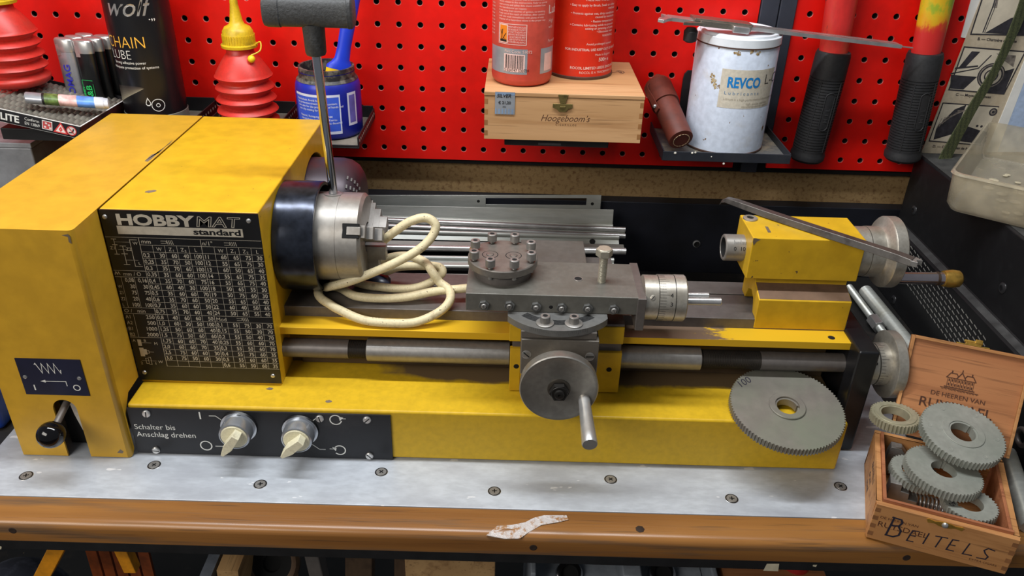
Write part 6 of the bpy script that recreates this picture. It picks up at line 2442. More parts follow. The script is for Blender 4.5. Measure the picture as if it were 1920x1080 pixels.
# ================================================================== RIGHT: CHART, STRAP, SHEET, MACHINE HOUSING, TUB
o = thing('paper_chart', (1.02, 0.400, 0.17), 'yellowed printed chart of car parts right of the red panel', 'chart')
P00, P10 = at(1716, 330, 'y', 0.3994), at(1852, 330, 'y', 0.3994)
tl = at(1846, -4, 'y', 0.3994)
up = (tl - P00).normalized()
rt = Vector((1, 0, 0))
rt = (rt - up * rt.dot(up)).normalized()
O = P00 - rt * 0.0035
mb = MB()
WCH = 0.1015
mb.obox(O, rt * WCH, up * 0.24, Vector((0, 0.001, 0)))
sheet = mb.build('sheet', PAPER, o, smooth=0)


def ch(px, py):
    """sheet coordinates of a picture point"""
    p = at(px, py, 'y', 0.3994) - O
    return (p.dot(rt), p.dot(up))


mb = MB()


def poly(pts, mat, off=0.0002):
    nn_ = rt.cross(up)
    if nn_.y > 0:
        pts = list(reversed(pts))
    mb.add([O + rt * a + up * b + Vector((0, -off, 0)) for a, b in pts], [tuple(range(len(pts)))], mat)


def cline(pts, w, mat=0, off=0.0003):
    mb.line([ch(*p) for p in pts], w, O, rt, up, mat, off)


# framed picture of the wheel hub
poly([ch(*p) for p in ((1808, 88), (1922, 97), (1882, 176), (1779, 168))], 1)
poly([ch(*p) for p in ((1783, 140), (1832, 144), (1806, 168), (1781, 166))], 0, 0.00025)
poly([ch(*p) for p in ((1860, 140), (1902, 128), (1882, 175), (1850, 173))], 0, 0.00025)
poly([ch(*p) for p in ((1822, 96), (1838, 97), (1808, 128), (1797, 127))], 0, 0.00025)
poly([ch(*p) for p in ((1868, 100), (1905, 104), (1900, 126), (1880, 112))], 2, 0.00025)
for r, m_ in ((0.0165, 0), (0.0152, 2), (0.0138, 0), (0.0120, 3), (0.0085, 0), (0.0068, 3), (0.0042, 0), (0.0026, 2)):
    cx_, cy_ = ch(1858, 142)
    k_ = 0.0166 - r
    poly([(cx_ + r * math.cos(2 * PI * i / 28), cy_ + r * 0.93 * math.sin(2 * PI * i / 28)) for i in range(28)], m_, 0.0003 + k_ * 0.02)
cline([(1808, 88), (1922, 97), (1882, 176), (1779, 168), (1808, 88)], 0.0016)
cline([(1783, 138), (1834, 128), (1858, 104)], 0.0014)
cline([(1792, 128), (1832, 124)], 0.002)
cline([(1784, 152), (1792, 150), (1788, 160)], 0.0018)
# picture above: door hinge
poly([ch(*p) for p in ((1842, -4), (1940, -4), (1926, 66), (1820, 64))], 1)
poly([ch(*p) for p in ((1846, 62), (1895, 34), (1924, 26), (1922, 66))], 0, 0.00025)
cline([(1866, -2), (1860, 16), (1843, 60)], 0.0014)
cline([(1869, -2), (1864, 17), (1846, 61)], 0.0008)
poly([ch(*p) for p in ((1864, -3), (1872, -3), (1869, 15), (1861, 14))], 2, 0.0003)
cline([(1842, -4), (1820, 64), (1926, 66)], 0.0016)
# picture below: axle parts
poly([ch(*p) for p in ((1768, 193), (1872, 200), (1838, 272), (1742, 264))], 1)
poly([ch(*p) for p in ((1790, 205), (1812, 196), (1790, 250), (1750, 262), (1756, 238))], 0, 0.00025)
poly([ch(*p) for p in ((1800, 222), (1850, 248), (1838, 270), (1780, 262))], 0, 0.00025)
poly([ch(*p) for p in ((1806, 222), (1846, 236), (1842, 246), (1800, 232))], 1, 0.0003)
for q in ((1832, 236), (1840, 237)):
    cx_, cy_ = ch(*q)
    poly([(cx_ + 0.0016 * math.cos(2 * PI * i / 14), cy_ + 0.0016 * math.sin(2 * PI * i / 14)) for i in range(14)], 0, 0.00035)
cx_, cy_ = ch(1862, 210)
for r, m_ in ((0.0050, 0), (0.0034, 2), (0.0016, 0)):
    poly([(cx_ + r * math.cos(2 * PI * i / 18), cy_ + r * math.sin(2 * PI * i / 18)) for i in range(18)], m_, 0.00035 - r * 0.01)
cline([(1768, 193), (1872, 200)], 0.0014)
cline([(1768, 193), (1742, 264), (1838, 272)], 0.0014)
for k in range(9):
    cline([(1756 + k * 5, 240 - k * 4), (1766 + k * 6, 222 - k * 2)], 0.0010, 2, 0.00032)


def cap_(s, px, py, px2, py2, size):
    a_, b_ = Vector(ch(px, py)), Vector(ch(px2, py2))
    dd = (b_ - a_).normalized()
    uu = rt * dd.x + up * dd.y
    vv = up * dd.x - rt * dd.y
    mb.text(s, size, O + rt * a_.x + up * a_.y, uu, vv, 0, off=0.0003, bold=0.02)


cap_('B. \u2014 Charni\u00e8re de porte', 1832, 75, 1918, 81, 0.0046)
cap_('C. \u2014 Moyeux de roues', 1791, 179, 1868, 185, 0.0046)
cap_('D. \u2014 Commandes de freins', 1748, 276, 1830, 282, 0.0046)
mb.build('printed_pictures', [INK, plain('paper_light', (206, 196, 176), 0.85, 0, 0.05), INKM, plain('hub_light', (188, 178, 160), 0.8, 0, 0.1)], sheet, smooth=0)
o = thing('white_card', (0.99, 0.401, 0.32), 'narrow white card strip between the red panel and the chart', 'card')
mb = MB()
q = [at(x, y, 'y', 0.4006) for x, y in ((1822, -4), (1845, -4), (1818, 72), (1802, 70))]
mb.prism(q, (0, 0.0012, 0))
mb.build('card', WHITESH, o)
o = thing('blue_sheet', (1.08, 0.40, 0.18), 'pale blue sheet with white border behind the clear plastic tub', 'sheet')
q = [at(x, y, 'y', 0.3984) for x, y in ((1868, 285), (1985, 285), (1985, 60), (1938, 88))]
mb = MB()
mb.prism(q, (0, 0.0012, 0), 0)
q2 = [at(x, y, 'y', 0.3982) for x, y in ((1850, 285), (1870, 285), (1944, 92), (1930, 92))]
mb.prism(q2, (0, 0.0012, 0), 1)
mb.build('sheet', [BLUESH, WHITESH], o, smooth=0)
o = thing('webbing_strap', (1.0, 0.388, 0.18), 'olive green webbing strap hanging in front of the chart', 'strap')
mb = MB()
ctr = spline([at(1932, -30, 'y', 0.390), at(1916, 20, 'y', 0.390), at(1872, 120, 'y', 0.386), at(1822, 205, 'y', 0.380), at(1778, 284, 'y', 0.374), at(1772, 300, 'y', 0.372)], 10)
wd = [0.0098, 0.0062, 0.0085]
vs, fs = [], []
nn = len(ctr)
for k, p in enumerate(ctr):
    f = k / (nn - 1)
    wv = 0.0078 if f < 0.15 else 0.0078 - (f - 0.15) * 0.009 if f < 0.4 else 0.0056 + (f - 0.4) * 0.0075
    tg = (ctr[min(k + 1, nn - 1)] - ctr[max(k - 1, 0)]).normalized()
    sd_ = tg.cross(Vector((0.25, -1, 0))).normalized()
    nv = tg.cross(sd_).normalized()
    for a_, b_ in ((-1, -1), (1, -1), (1, 1), (-1, 1)):
        vs.append(p + sd_ * wv * a_ + nv * 0.0008 * b_)
for k in range(nn - 1):
    for i in range(4):
        j = (i + 1) % 4
        fs.append((k * 4 + i, k * 4 + j, (k + 1) * 4 + j, (k + 1) * 4 + i))
fs += [(3, 2, 1, 0), tuple((nn - 1) * 4 + i for i in range(4))]
mb.add(vs, fs)
mb.build('webbing', STRAP, o, smooth=40)

# dark machine housing along the right side
HXL, HXU = 0.9430, 0.9560
hs = thing('machine_housing', (1.1, 0.2, 0.0), 'large black speckled steel machine housing at the right edge', 'machine')
mb = MB()
mb.prism([(HXU, 0.392, z) for z in (0.091, 0.1780)] + [(HXU + 0.0015, 0.392, 0.1797), (1.45, 0.392, 0.1797), (1.45, 0.392, -0.003), (HXL, 0.392, -0.003), (HXL, 0.392, 0.0865)], (0, -0.47, 0))
mb.build('casing', BLACKPL, hs, bevel=0.0008)
mb = MB()
mb.rect((0, 0, 0.1797), X, Y, HXU + 0.003, 1.448, -0.076, 0.390, 0, 0.0001)
mb.build('dusty_top', stained('dusty_housing_top', (74, 74, 72), (44, 44, 44), 0.8, 0, 60, 0.4, 0.7), hs, smooth=0)
mb = MB()
mb.obox((HXL + 0.0030, -0.078, 0.0878), (0.0080, 0, 0.0027), (0, 0.470, 0), (-0.0001, 0, 0.0003))
mb.build('grey_ledge', GREYEDGE, hs)
mb = MB()
for r in range(8):
    for c in range(20):
        y = 0.318 - c * 0.0098
        z = 0.0850 - r * 0.0062 - c * 0.0006
        y -= r * 0.0022
        mb.obox((HXL - 0.0002, y, z), (0, -0.0066, -0.0014), (0, 0.0002, -0.0011), (0.0002, 0, 0))
mb.build('vent_slots', plain('grey_slot_edge', (140, 138, 132), 0.5), hs, smooth=0)
for k, (px, py, x) in enumerate(((1714, 394, HXU), (1880, 540, HXU), (1674, 568, HXL))):
    c = at(px, py, 'x', x)
    c.z = max(c.z, 0.0065)
    mb = MB()
    mb.lathe(c, NX, [(-0.0002, 0.0062, 1), (0.0006, 0.0058, 1), (0.0012, 0.0046), (0.0018, 0.0030), (0.0018, 0.0022, 1), (0.0008, 0.0001, 1)], 24)
    mb.build('bolt', [plain('dull_bolt', (62, 62, 64), 0.4, 0.5), BLACK], hs)

# cloudy clear tub on the housing
o = thing('plastic_tub', (1.0, 0.27, 0.180), 'cloudy clear plastic tub standing on the black machine housing', 'plastic tub')
A = at(1783, 322, 'z', 0.2240)
e1 = Vector((0.585, 0.811, 0))
e2 = Vector((0.811, -0.585, 0))


def rr_ring(ins, z, r, l1=0.225, l2=0.170, n=6):
    out = []
    for (cx_, cy_, a0) in ((ins + r, ins + r, PI), (l1 - ins - r, ins + r, 1.5 * PI), (l1 - ins - r, l2 - ins - r, 0), (ins + r, l2 - ins - r, 0.5 * PI)):
        for k in range(n + 1):
            a = a0 + (PI / 2) * k / n
            q = A + e1 * (cx_ + r * math.cos(a)) + e2 * (cy_ + r * math.sin(a))
            out.append(Vector((q.x, q.y, z)))
    return out


rings = [rr_ring(0.0, 0.2236, 0.012), rr_ring(-0.0015, 0.2215, 0.013), rr_ring(0.0006, 0.2200, 0.012), rr_ring(0.0030, 0.1880, 0.012), rr_ring(0.0070, 0.1812, 0.012), rr_ring(0.012, 0.1800, 0.012),
         rr_ring(0.012, 0.1815, 0.010), rr_ring(0.0080, 0.1828, 0.011), rr_ring(0.0045, 0.1890, 0.011), rr_ring(0.0022, 0.2190, 0.011), rr_ring(0.0020, 0.2240, 0.011)]
mb = MB()
m = len(rings[0])
vs = [p for q in rings for p in q]
fs = []
for k in range(len(rings)):
    k2 = (k + 1) % len(rings)
    if k in (5,):
        continue
    for i in range(m):
        j = (i + 1) % m
        fs.append((k * m + i, k2 * m + i, k2 * m + j, k * m + j))
fs.append(tuple(5 * m + i for i in range(m - 1, -1, -1)))
fs.append(tuple(6 * m + i for i in range(m)))
mb.add(vs, fs)
tub = mb.build('tub_shell', TUBM, o, smooth=40)
mb = MB()
for k in range(40):
    q = A + e1 * random.uniform(0.03, 0.18) + e2 * random.uniform(0.03, 0.13)
    mb.sphere((q.x, q.y, 0.1823), random.uniform(0.002, 0.006), 0, 8, 4, 0.10)
ob = mb.build('residue', plain('pale_residue', (206, 196, 168), 0.8), o, smooth=0)
ob['kind'] = 'stuff'
# clear offcut lying by the tub
mb = MB()
q = [at(x, y, 'z', 0.1806) for x, y in ((1792, 262), (1816, 278), (1836, 268))]
mb.prism(q, (0, 0, 0.0006))
tag(mb.build('plastic_offcut', BLISTER, loc=q[0]), 'small clear plastic offcut beside the tub in front of the chart', 'plastic scrap')

# threaded rods behind the end bracket
for k, (pa, pb, r, lab) in enumerate((((1622, 545), (1722, 668), 0.0085, 'thick zinc threaded rod behind the lathe end bracket'), ((1592, 538), (1668, 640), 0.0048, 'thin zinc threaded rod with coupling nut behind the lathe end bracket'))):
    a, b = at(pa[0], pa[1], 'z', r), at(pb[0], pb[1], 'z', r)
    d = (b - a).normalized()
    b = b + d * 0.02
    a = Vector((a.x, min(a.y, 0.385), r))
    o = thing('threaded_rod', (a + b) / 2 - Z * r, lab, 'threaded rod')
    mb = MB()
    thread(mb, a, b, r, 0.0028 if k == 0 else 0.0020, r * 0.14, 0, 20)
    mb.build('rod', ZINC, o, smooth=25)
    if k == 1:
        c = a + (b - a) * 0.60
        mb = MB()
        mb.hexp(c - d * 0.010, c + d * 0.010, r * 1.75, 0, 0.5)
        mb.build('coupling_nut', STEELB, o, bevel=0.0006)

# threaded rod and eye bolt at the right picture edge
o = thing('threaded_rod', (0.915, -0.03, -0.0035), 'zinc threaded rod lying right of the open cigar box', 'threaded rod')
a, b = at(1886, 850, 'z', 0.006), at(1934, 990, 'z', 0.006)
mb = MB()
thread(mb, a, b, 0.0092, 0.0028, 0.0013, 0, 20)
mb.build('rod', ZINC, o, smooth=25)
c = at(1917, 820, 'x', HXL - 0.004)
o = thing('ring_nut', (c.x, c.y, c.z), 'dull steel ring against the black housing beside the cigar box lid', 'ring')
mb = MB()
mb.tube([c + Vector((0, math.cos(a), math.sin(a))) * 0.0080 for a in [2 * PI * i / 24 for i in range(25)]], 0.0026, 10)
mb.build('ring', STEELD, o, smooth=60)

# ================================================================== OPEN CIGAR BOX WITH GEARS
BW, BD, BH = 0.1065, 0.1035, 0.0385
ob_rot = math.atan2(-0.344, 0.939)
cb = thing('cigar_box', (0.758, -0.0822, 0.0006), 'open brown cigar box full of gears with BEITELS on its front', 'cigar box', rot=(0, 0, ob_rot))
tw = 0.0046
mb = MB()
mb.box(0, BW, 0, tw, 0, BH)
mb.box(0, BW, BD - tw, BD, 0, BH)
mb.box(0, tw, tw, BD - tw, 0, BH)
mb.box(BW - tw, BW, tw, BD - tw, 0, BH)
mb.box(tw, BW - tw, tw, BD - tw, 0, 0.004)
body = mb.build('box_body', CEDAR, cb, bevel=0.0006, local=True)
mb = MB()
li = 0.0026
mb.box(tw, BW - tw, tw, tw + li, 0.004, BH + 0.0032)
mb.box(tw, tw + li, tw + li, BD - tw, 0.004, BH + 0.0032)
mb.box(BW - tw - li, BW - tw, tw + li, BD - tw, 0.004, BH + 0.001)
mb.build('inner_liner', wood('liner_wood', (152, 92, 60), (174, 112, 76), (128, 72, 46), 0, 1.3, 0.55, 0.1), cb, local=True, bevel=0.0004)
mb = MB()
O = Vector((0, 0, 0))


def stroke(pts, w=0.0011):
    mb.line(pts, w, O, X, Z, 0, 0.0002)


# hand-lettered BEITELS
stroke([(0.0158, 0.0285), (0.0140, 0.0085)], 0.0016)
stroke([(0.0150, 0.0290), (0.0215, 0.0285), (0.0228, 0.0255), (0.0212, 0.0215), (0.0158, 0.0200)], 0.0016)
stroke([(0.0212, 0.0205), (0.0238, 0.0165), (0.0232, 0.0115), (0.0195, 0.0085), (0.0138, 0.0085)], 0.0016)
stroke([(0.0362, 0.0212), (0.0320, 0.0205), (0.0302, 0.0085), (0.0348, 0.0088)])
stroke([(0.0310, 0.0148), (0.0350, 0.0152)])
stroke([(0.0440, 0.0218), (0.0425, 0.0098)])
stroke([(0.0495, 0.0212), (0.0578, 0.0222)])
stroke([(0.0538, 0.0216), (0.0520, 0.0098)])
stroke([(0.0660, 0.0225), (0.0618, 0.0220), (0.0600, 0.0102), (0.0652, 0.0104)])
stroke([(0.0608, 0.0160), (0.0648, 0.0164)])
stroke([(0.0742, 0.0222), (0.0722, 0.0102), (0.0785, 0.0108)])
stroke([(0.0925, 0.0218), (0.0880, 0.0226), (0.0856, 0.0196), (0.0872, 0.0166), (0.0900, 0.0140), (0.0890, 0.0108), (0.0830, 0.0100)])
mb.text('DE HEEREN VAN', 0.0036, O + X * 0.0055 + Z * 0.0248, X, Z, 1, sx=1.1)
mb.text('RUYSDAEL', 0.0078, O + X * 0.0050 + Z * 0.0160, X, Z, 1, sx=1.05)
mb.text('EXTRA CIGARS', 0.0030, O + X * 0.078 + Z * 0.0058, X, Z, 1)
for k in range(4):
    z = 0.004 + k * 0.0088
    mb.rect(O, X, Z, 0.0001, 0.0044, z, z + 0.0044, 2, 0.0001)
    mb.rect(O, X, Z, BW - 0.0044, BW - 0.0001, z, z + 0.0044, 2, 0.0001)
# faint writing on the left end
for k, s in enumerate(('BEITELS', 'draai', 'staal')):
    mb.text(s, 0.0085, Vector((0, 0.066 - k * 0.0, 0.026 - k * 0.010)), NY, Z, 0, shear=0.1)
mb.build('lettering', [MARKER, BROWNP, plain('joint_end_grain', (138, 92, 54), 0.65)], body, smooth=0, local=True)
mb = MB()
zc_ = 0.0352
lv_ = [(0.0385, zc_ + 0.0014), (0.0400, zc_ + 0.0024), (0.0450, zc_ + 0.0012), (0.0480, zc_ + 0.0022), (0.0525, zc_ + 0.0030), (0.0570, zc_ + 0.0022), (0.0600, zc_ + 0.0012), (0.0650, zc_ + 0.0022), (0.0665, zc_ + 0.0010), (0.0650, zc_ - 0.0018), (0.0600, zc_ - 0.0008), (0.0570, zc_ - 0.0022), (0.0525, zc_ - 0.0030), (0.0480, zc_ - 0.0022), (0.0450, zc_ - 0.0008), (0.0400, zc_ - 0.0018)]
mb.prism([(x, 0, z) for x, z in lv_], NY * 0.0008)
mb.lathe((0.0525, -0.0008, zc_), NY, [(0, 0.0026), (0.0012, 0.0022), (0.0020, 0.0010), (0.0020, 0.0001)], 16, 1)
mb.build('latch_plate', [BRASS, STEELB], cb, local=True)
# lid leaning back on its hinges
lid_a = math.radians(25)
lu = Vector((0, math.sin(lid_a), math.cos(lid_a)))
ln_ = Vector((0, -math.cos(lid_a), math.sin(lid_a)))       # inner face normal, towards the viewer
LO = Vector((0.0130, BD + 0.0022, BH + 0.0008))
LW, LH = 0.0990, 0.0925
mb = MB()
mb.obox(LO - ln_ * 0.0045, X * LW, lu * LH, ln_ * 0.0042, 0)
fr_ = 0.0026
mb.obox(LO - ln_ * 0.0003, X * fr_, lu * LH, ln_ * 0.0026, 1)
mb.obox(LO - ln_ * 0.0003 + X * (LW - fr_), X * fr_, lu * LH, ln_ * 0.0026, 1)
mb.obox(LO - ln_ * 0.0003 + lu * (LH - fr_) + X * fr_, X * (LW - 2 * fr_), lu * fr_, ln_ * 0.0026, 1)
lid = mb.build('lid', [CEDARL, CEDAR], cb, local=True, bevel=0.0004)
mb = MB()
O = LO - ln_ * 0.0003


def LT_(s, x, y, size, align='CENTER', **k):
    mb.text(s, size, O + X * x + lu * y, X, lu, 0, align, 0.0002, **k)


uo = -0.0050


def lline(pts, w=0.00035):
    mb.line([(a + uo, b) for a, b in pts], w, O, X, lu, 0, 0.0002)


LT_('DE HEEREN VAN', 0.0525 + uo + 0.0005, 0.0422, 0.0058, sx=1.05)
LT_('RUYSDAEL', 0.0525 + uo + 0.0005, 0.0300, 0.0125, sx=1.02, bold=0.006)
hx0 = 0.0405
lline([(hx0, 0.0520), (hx0 + 0.0245, 0.0520)], 0.0008)
lline([(hx0 - 0.003, 0.0508), (hx0 + 0.028, 0.0503)], 0.0006)
for k in range(9):
    x = hx0 + 0.0015 + k * 0.0027
    lline([(x, 0.0524), (x, 0.0606)], 0.00035)
    if k < 8:
        for z in (0.0545, 0.0585):
            mb.rect(O, X, lu, x + uo + 0.0008, x + uo + 0.0019, z - 0.0011, z + 0.0011, 0, 0.0002)
lline([(hx0, 0.0606), (hx0 + 0.0245, 0.0606)], 0.0006)
lline([(hx0 + 0.0003, 0.0608), (hx0 + 0.003, 0.0650), (hx0 + 0.008, 0.0650), (hx0 + 0.0095, 0.0625)], 0.0007)
lline([(hx0 + 0.0085, 0.0608), (hx0 + 0.0122, 0.0668), (hx0 + 0.0160, 0.0608)], 0.0008)
lline([(hx0 + 0.0150, 0.0625), (hx0 + 0.0165, 0.0650), (hx0 + 0.0215, 0.0650), (hx0 + 0.0243, 0.0608)], 0.0007)
lline([(hx0 + 0.0122, 0.0668), (hx0 + 0.0122, 0.0690)], 0.0008)
for x in (0.0040, 0.0205):
    lline([(hx0 + x, 0.0650), (hx0 + x, 0.0668)], 0.0010)
for k in range(12):
    x = hx0 - 0.002 + k * 0.0025
    lline([(x, 0.0497 + (k % 3) * 0.0004), (x + 0.0018, 0.0494)], 0.0004)
mb.build('branded_emblem', BROWNP, lid, smooth=0, local=True)
mb = MB()
c = LO + lu * (LH + 0.0002) + X * 0.0505
mb.obox(c - X * 0.0135 - ln_ * 0.003, X * 0.027, lu * 0.0010, ln_ * 0.005)
mb.obox(c - X * 0.0065 - ln_ * 0.0022, X * 0.013, lu * 0.0028, ln_ * 0.0040)
mb.cyl(c - X * 0.0075 + lu * 0.0034, c + X * 0.0075 + lu * 0.0034, 0.0014, None, 12)
mb.obox(c + X * 0.001 + lu * 0.003, X * 0.006, lu * 0.0035, ln_ * 0.0020)
mb.build('latch_hook', BRASS, cb, local=True, bevel=0.0003)


def place_gear(c, n, r, bore, th, tilt, mat, label, boss=(0, 0), dots=0, spin=0.0, depth=None, ink=None):
    """c = centre of the top face"""
    M = Euler((math.radians(tilt[0]), math.radians(tilt[1]), spin), 'XYZ').to_matrix()
    o = thing('change_gear', Vector(c) - M @ Vector((0, 0, th)), label, 'gear', 'change gears in the open cigar box', rot=(math.radians(tilt[0]), math.radians(tilt[1]), spin))
    g = gear_mesh(n, r, bore, th, boss[0], boss[1], depth, dots, 0.0014)
    if ink:
        g.text(ink, 0.0065, Vector((r * 0.60, -0.006, th + 0.0001)), Vector((0.9, 0.4, 0)), Vector((-0.4, 0.9, 0)), 1)
    g.build('gear_wheel', [mat, MARKER], o, local=True, smooth=30)
    return o


place_gear(at(1806, 810, 'z', 0.0690), 65, 0.0350, 0.0104, 0.0085, (10, -4), GEARM, 'large pale grey gear lying on top of the others in the open box', boss=(0.0178, 0.0008), dots=6, spin=0.5)
place_gear(at(1770, 880, 'z', 0.0500), 60, 0.0315, 0.0104, 0.0080, (3, 2), GEARM, 'grey gear half hidden under the large top gear in the box', spin=1.1)
place_gear(at(1819, 943, 'z', 0.0375), 40, 0.0217, 0.0104, 0.0070, (2, 1), GEARM, 'small grey gear nearest the front latch of the open box', spin=3.4, ink='40')
place_gear(at(1717, 884, 'z', 0.0370), 40, 0.0213, 0.0120, 0.0070, (3, 6), GEARM, 'small dark gear at the left under the stacked gears in the box', spin=0.2)
place_gear(at(1679, 776, 'z', 0.0655), 40, 0.0212, 0.0120, 0.0080, (3, -3), GEARB, 'brassy ring gear resting on the left rear corner of the open box', boss=(0.0180, 0.0008), spin=4.2)

# stepped chuck jaw and tool bits in the box
M3 = Matrix.Rotation(ob_rot, 3, 'Z')
ex, ey = M3 @ X, M3 @ Y
jb = at(1692, 918, 'z', 0.0230)
o = thing('spare_chuck_jaw', (jb.x, jb.y, 0.005), 'stepped steel chuck jaw at the left front inside the open box', 'chuck jaw')
mb = MB()
pts = [(-0.0125, 0.0), (0.0125, 0.0), (0.0125, 0.0130), (0.0050, 0.0135), (0.0045, 0.0200), (-0.0025, 0.0205), (-0.0030, 0.0275), (-0.0125, 0.0275)]
mb.prism([Vector((jb.x, jb.y, 0.0065)) + ex * a + Z * b - ey * 0.008 for a, b in pts], ey * 0.0125)
mb.build('jaw', STEEL, o, bevel=0.0006)
tbp = at(1678, 862, 'z', 0.0240)
o = thing('tool_bit', (tbp.x, tbp.y, 0.005), 'ground square tool bit standing at the left rear inside the open box', 'tool bit')
mb = MB()
p = Vector((tbp.x, tbp.y, 0.0050))
pts = [(-0.0075, 0.0), (0.0085, 0.0), (0.0085, 0.0255), (0.0030, 0.0320), (-0.0060, 0.0320), (-0.0075, 0.0240)]
mb.prism([p + ex * a + Z * b for a, b in pts], ey * 0.0090)
mb.build('bit', STEEL, o, bevel=0.0006)
mb = MB()
mb.quad(p + ex * -0.0066 + Z * 0.0243 - ey * 0.0003, p + ex * 0.0078 + Z * 0.0243 - ey * 0.0003, p + ex * 0.0036 + Z * 0.0312 - ey * 0.0003, p + ex * -0.0056 + Z * 0.0312 - ey * 0.0003)
mb.build('ground_face', STEELB, o, smooth=0)
sp = at(1742, 938, 'z', 0.0170)
o = thing('coil_spring', (sp.x, sp.y, 0.0050), 'small coil spring behind the front wall of the open box', 'spring')
mb = MB()
pts = []
for k in range(150):
    a = k * 0.42
    f = k / 149
    pts.append(Vector((sp.x, sp.y, 0.0130)) + ex * (-0.018 + 0.032 * f) + ey * 0.0065 * math.cos(a) + Z * 0.0065 * math.sin(a))
mb.tube(pts, 0.0008, 6)
mb.build('wire', STEELB, o, smooth=60)

# ================================================================== UNDER THE BENCH
sh = thing('lower_shelf', (0.45, 0.15, -0.42), 'dark shelf under the workbench', 'shelf')
mb = MB()
mb.box(-0.6, 1.6, -0.05, 0.40, -0.44, -0.42)
mb.build('shelf_board', BENCH, sh)


def us(px, py, y=0.02):
    return at(px, py, 'y', y)


oc = thing('slatted_crate', (0.07, 0.02, -0.42), 'orange slatted crate on the shelf under the bench', 'crate')
mb = MB()
pt = us(85, 1050)
for k in range(5):
    mb = MB()
    x = -0.028 + k * 0.0148
    mb.obox((x, 0.060, -0.42), (0.0120, 0, 0), (0, 0.004, 0), (0.006, 0, 0.27))
    mb.build('slat', ORANGED, oc)
mb = MB()
a, b = us(60, 1085, -0.01), us(88, 1030, -0.01)
mb.obox(a, (b - a) * 1.6, X * 0.018, Y * 0.012)
mb.build('frame_bar', ORANGEC, oc, bevel=0.001)
mb = MB()
a, b = us(232, 1075, 0.0), us(212, 1032, 0.0)
mb.obox(a, (b - a) * 1.4, X * 0.013, Y * 0.012)
mb.build('frame_bar', ORANGEC, oc, bevel=0.001)
o = thing('dark_cloth', (-0.06, 0.0, -0.42), 'dark blue cloth bundle at the far left under the bench', 'cloth')
mb = MB()
c = us(5, 1078, 0.0)
mb.sphere((c.x - 0.02, 0.03, -0.31), 0.062, 0, 24, 14, 1.78)
mb.build('cloth', CLOTH, o, smooth=60)
o = thing('black_box', (0.18, 0.05, -0.42), 'black box beside the orange crate under the bench', 'box')
mb = MB()
mb.box(0.108, 0.1215, 0.10, 0.2, -0.42, -0.175)
mb.build('box_body', plain('charcoal_box', (40, 40, 44), 0.8), o, bevel=0.002)
o = thing('wooden_tray', (0.29, 0.05, -0.42), 'wooden tray of rusty parts on the shelf under the bench', 'tray')
mb = MB()
a = us(408, 1085, 0.0)
mb.obox((0.1400, 0.0, -0.42), (0.022, 0, 0), (0, 0.20, 0), (0.012, 0, 0.262), 0)
mb.obox((0.1240, -0.002, -0.42), (0.012, 0, 0), (0, 0.20, 0), (0.010, 0, 0.256), 1)
mb.build('side_board', [PALEW, plain('grey_board_edge', (96, 102, 112), 0.7)], o)
mb = MB()
mb.box(0.345, 0.441, 0.018, 0.03, -0.42, -0.150)
mb.build('end_board', PALEW, o, bevel=0.001)
o = thing('rusty_pulley', (0.20, 0.04, -0.30), 'rusty round pulley in the wooden tray under the bench', 'pulley')
c = us(505, 1080, 0.03)
mb = MB()
mb.lathe(c + Y * 0.02, Vector((0, -0.8, 0.6)), [(0, 0.030), (0.010, 0.031), (0.014, 0.028), (0.010, 0.022), (0.010, 0.010, 1), (0.006, 0.009, 1), (0.006, 0.0001, 1)], 32)
mb.build('pulley', [RUST, DARK], o)
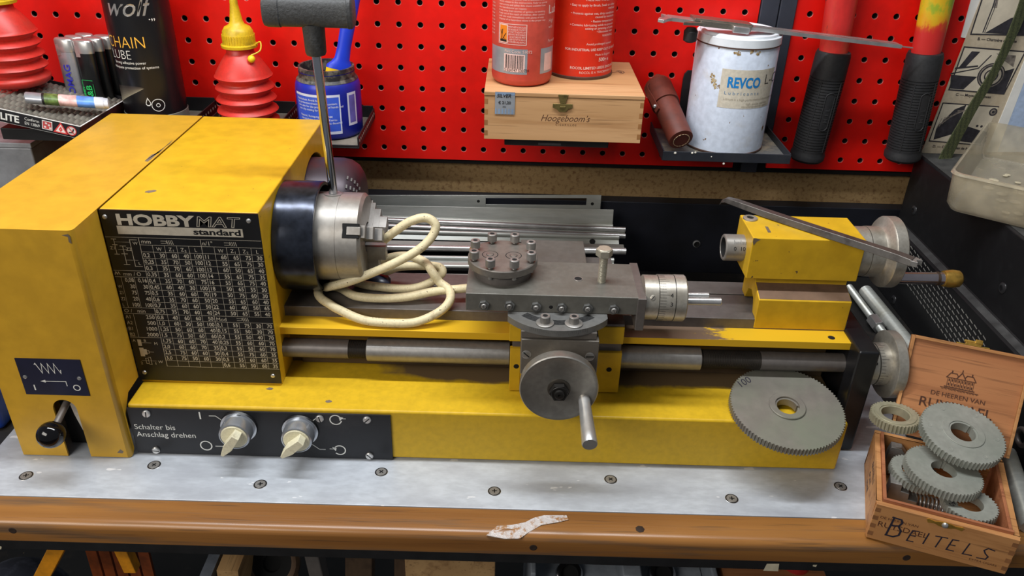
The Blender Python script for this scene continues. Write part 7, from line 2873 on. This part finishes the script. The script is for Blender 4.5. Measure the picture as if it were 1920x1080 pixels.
for k, (px, w_) in enumerate(((585, 0.016), (640, 0.030), (735, 0.018))):
    c = us(px, 1082, 0.02)
    o = thing('scrap_bar', c, ['grey bent strap standing right of the rusty pulley', 'broad rusty casting in the middle of the wooden tray', 'dark flat bar against the plank end of the wooden tray'][k], 'scrap metal', 'scrap metal in the wooden tray')
    mb = MB()
    mb.obox(c - Z * 0.05, X * w_, Y * 0.02, Vector(((-0.010, 0.004, 0.002)[k], 0.01, 0.080)))
    mb.build('bar', RUST if k != 0 else STEELD, o, bevel=0.002)
o = thing('grey_bin', (0.60, 0.05, -0.42), 'pale grey parts bin with spanners under the bench', 'bin')
mb = MB()
x0, x1 = us(995, 1070, 0.0).x, us(1352, 1070, 0.0).x
mb.box(x0, x0 + 0.006, 0.0, 0.2, -0.42, -0.150)
mb.box(x1 - 0.006, x1, 0.0, 0.2, -0.42, -0.150)
mb.box(x0 + 0.006, x1 - 0.006, 0.0, 0.2, -0.42, -0.185)
mid = us(1170, 1070, 0.0).x
mb.box(mid, mid + 0.02, 0.0, 0.2, -0.185, -0.150)
mb.build('bin', GREYBIN, o, bevel=0.002)
for k, px in enumerate((1065, 1238)):
    c = us(px, 1078, 0.03)
    o = thing('ring_spanner', (c.x, c.y, -0.185), ['chrome ring spanner end at the left in the grey bin', 'chrome ring spanner end at the right in the grey bin'][k], 'spanner', 'spanners in the grey bin')
    mb = MB()
    mb.lathe(c, Vector((0.15, -0.55, 0.8)), [(0, 0.0135), (0.0008, 0.0148), (0.008, 0.0148), (0.009, 0.0135), (0.009, 0.0095), (0.004, 0.0092, 1), (0.004, 0.0001, 1)], 24)
    mb.obox(c + Vector((-0.004, 0.006, -0.004)), X * 0.009, Vector((0.01, 0.10, 0)), Z * 0.005)
    mb.build('ring_end', [CHROME, DARK], o, smooth=40)
o = thing('cedar_box', (0.74, 0.05, -0.42), 'small reddish wooden box right of the grey bin under the bench', 'box')
mb = MB()
x0 = us(1368, 1070, 0.0).x
mb.box(x0, x0 + 0.11, 0.0, 0.12, -0.42, -0.160)
mb.build('box_body', CEDARL, o, bevel=0.001)
o = thing('red_tin_lid', (0.74, 0.0, -0.16), 'red and white tin lid lying on the reddish wooden box', 'lid')
c = us(1505, 1078, 0.01)
mb = MB()
mb.lathe((c.x, 0.03, -0.1598), Z, [(0, 0.014), (0.006, 0.014), (0.007, 0.0125), (0.007, 0.0001)], 28)
mb.build('lid', plain('red_lid', (170, 44, 40), 0.4), o)
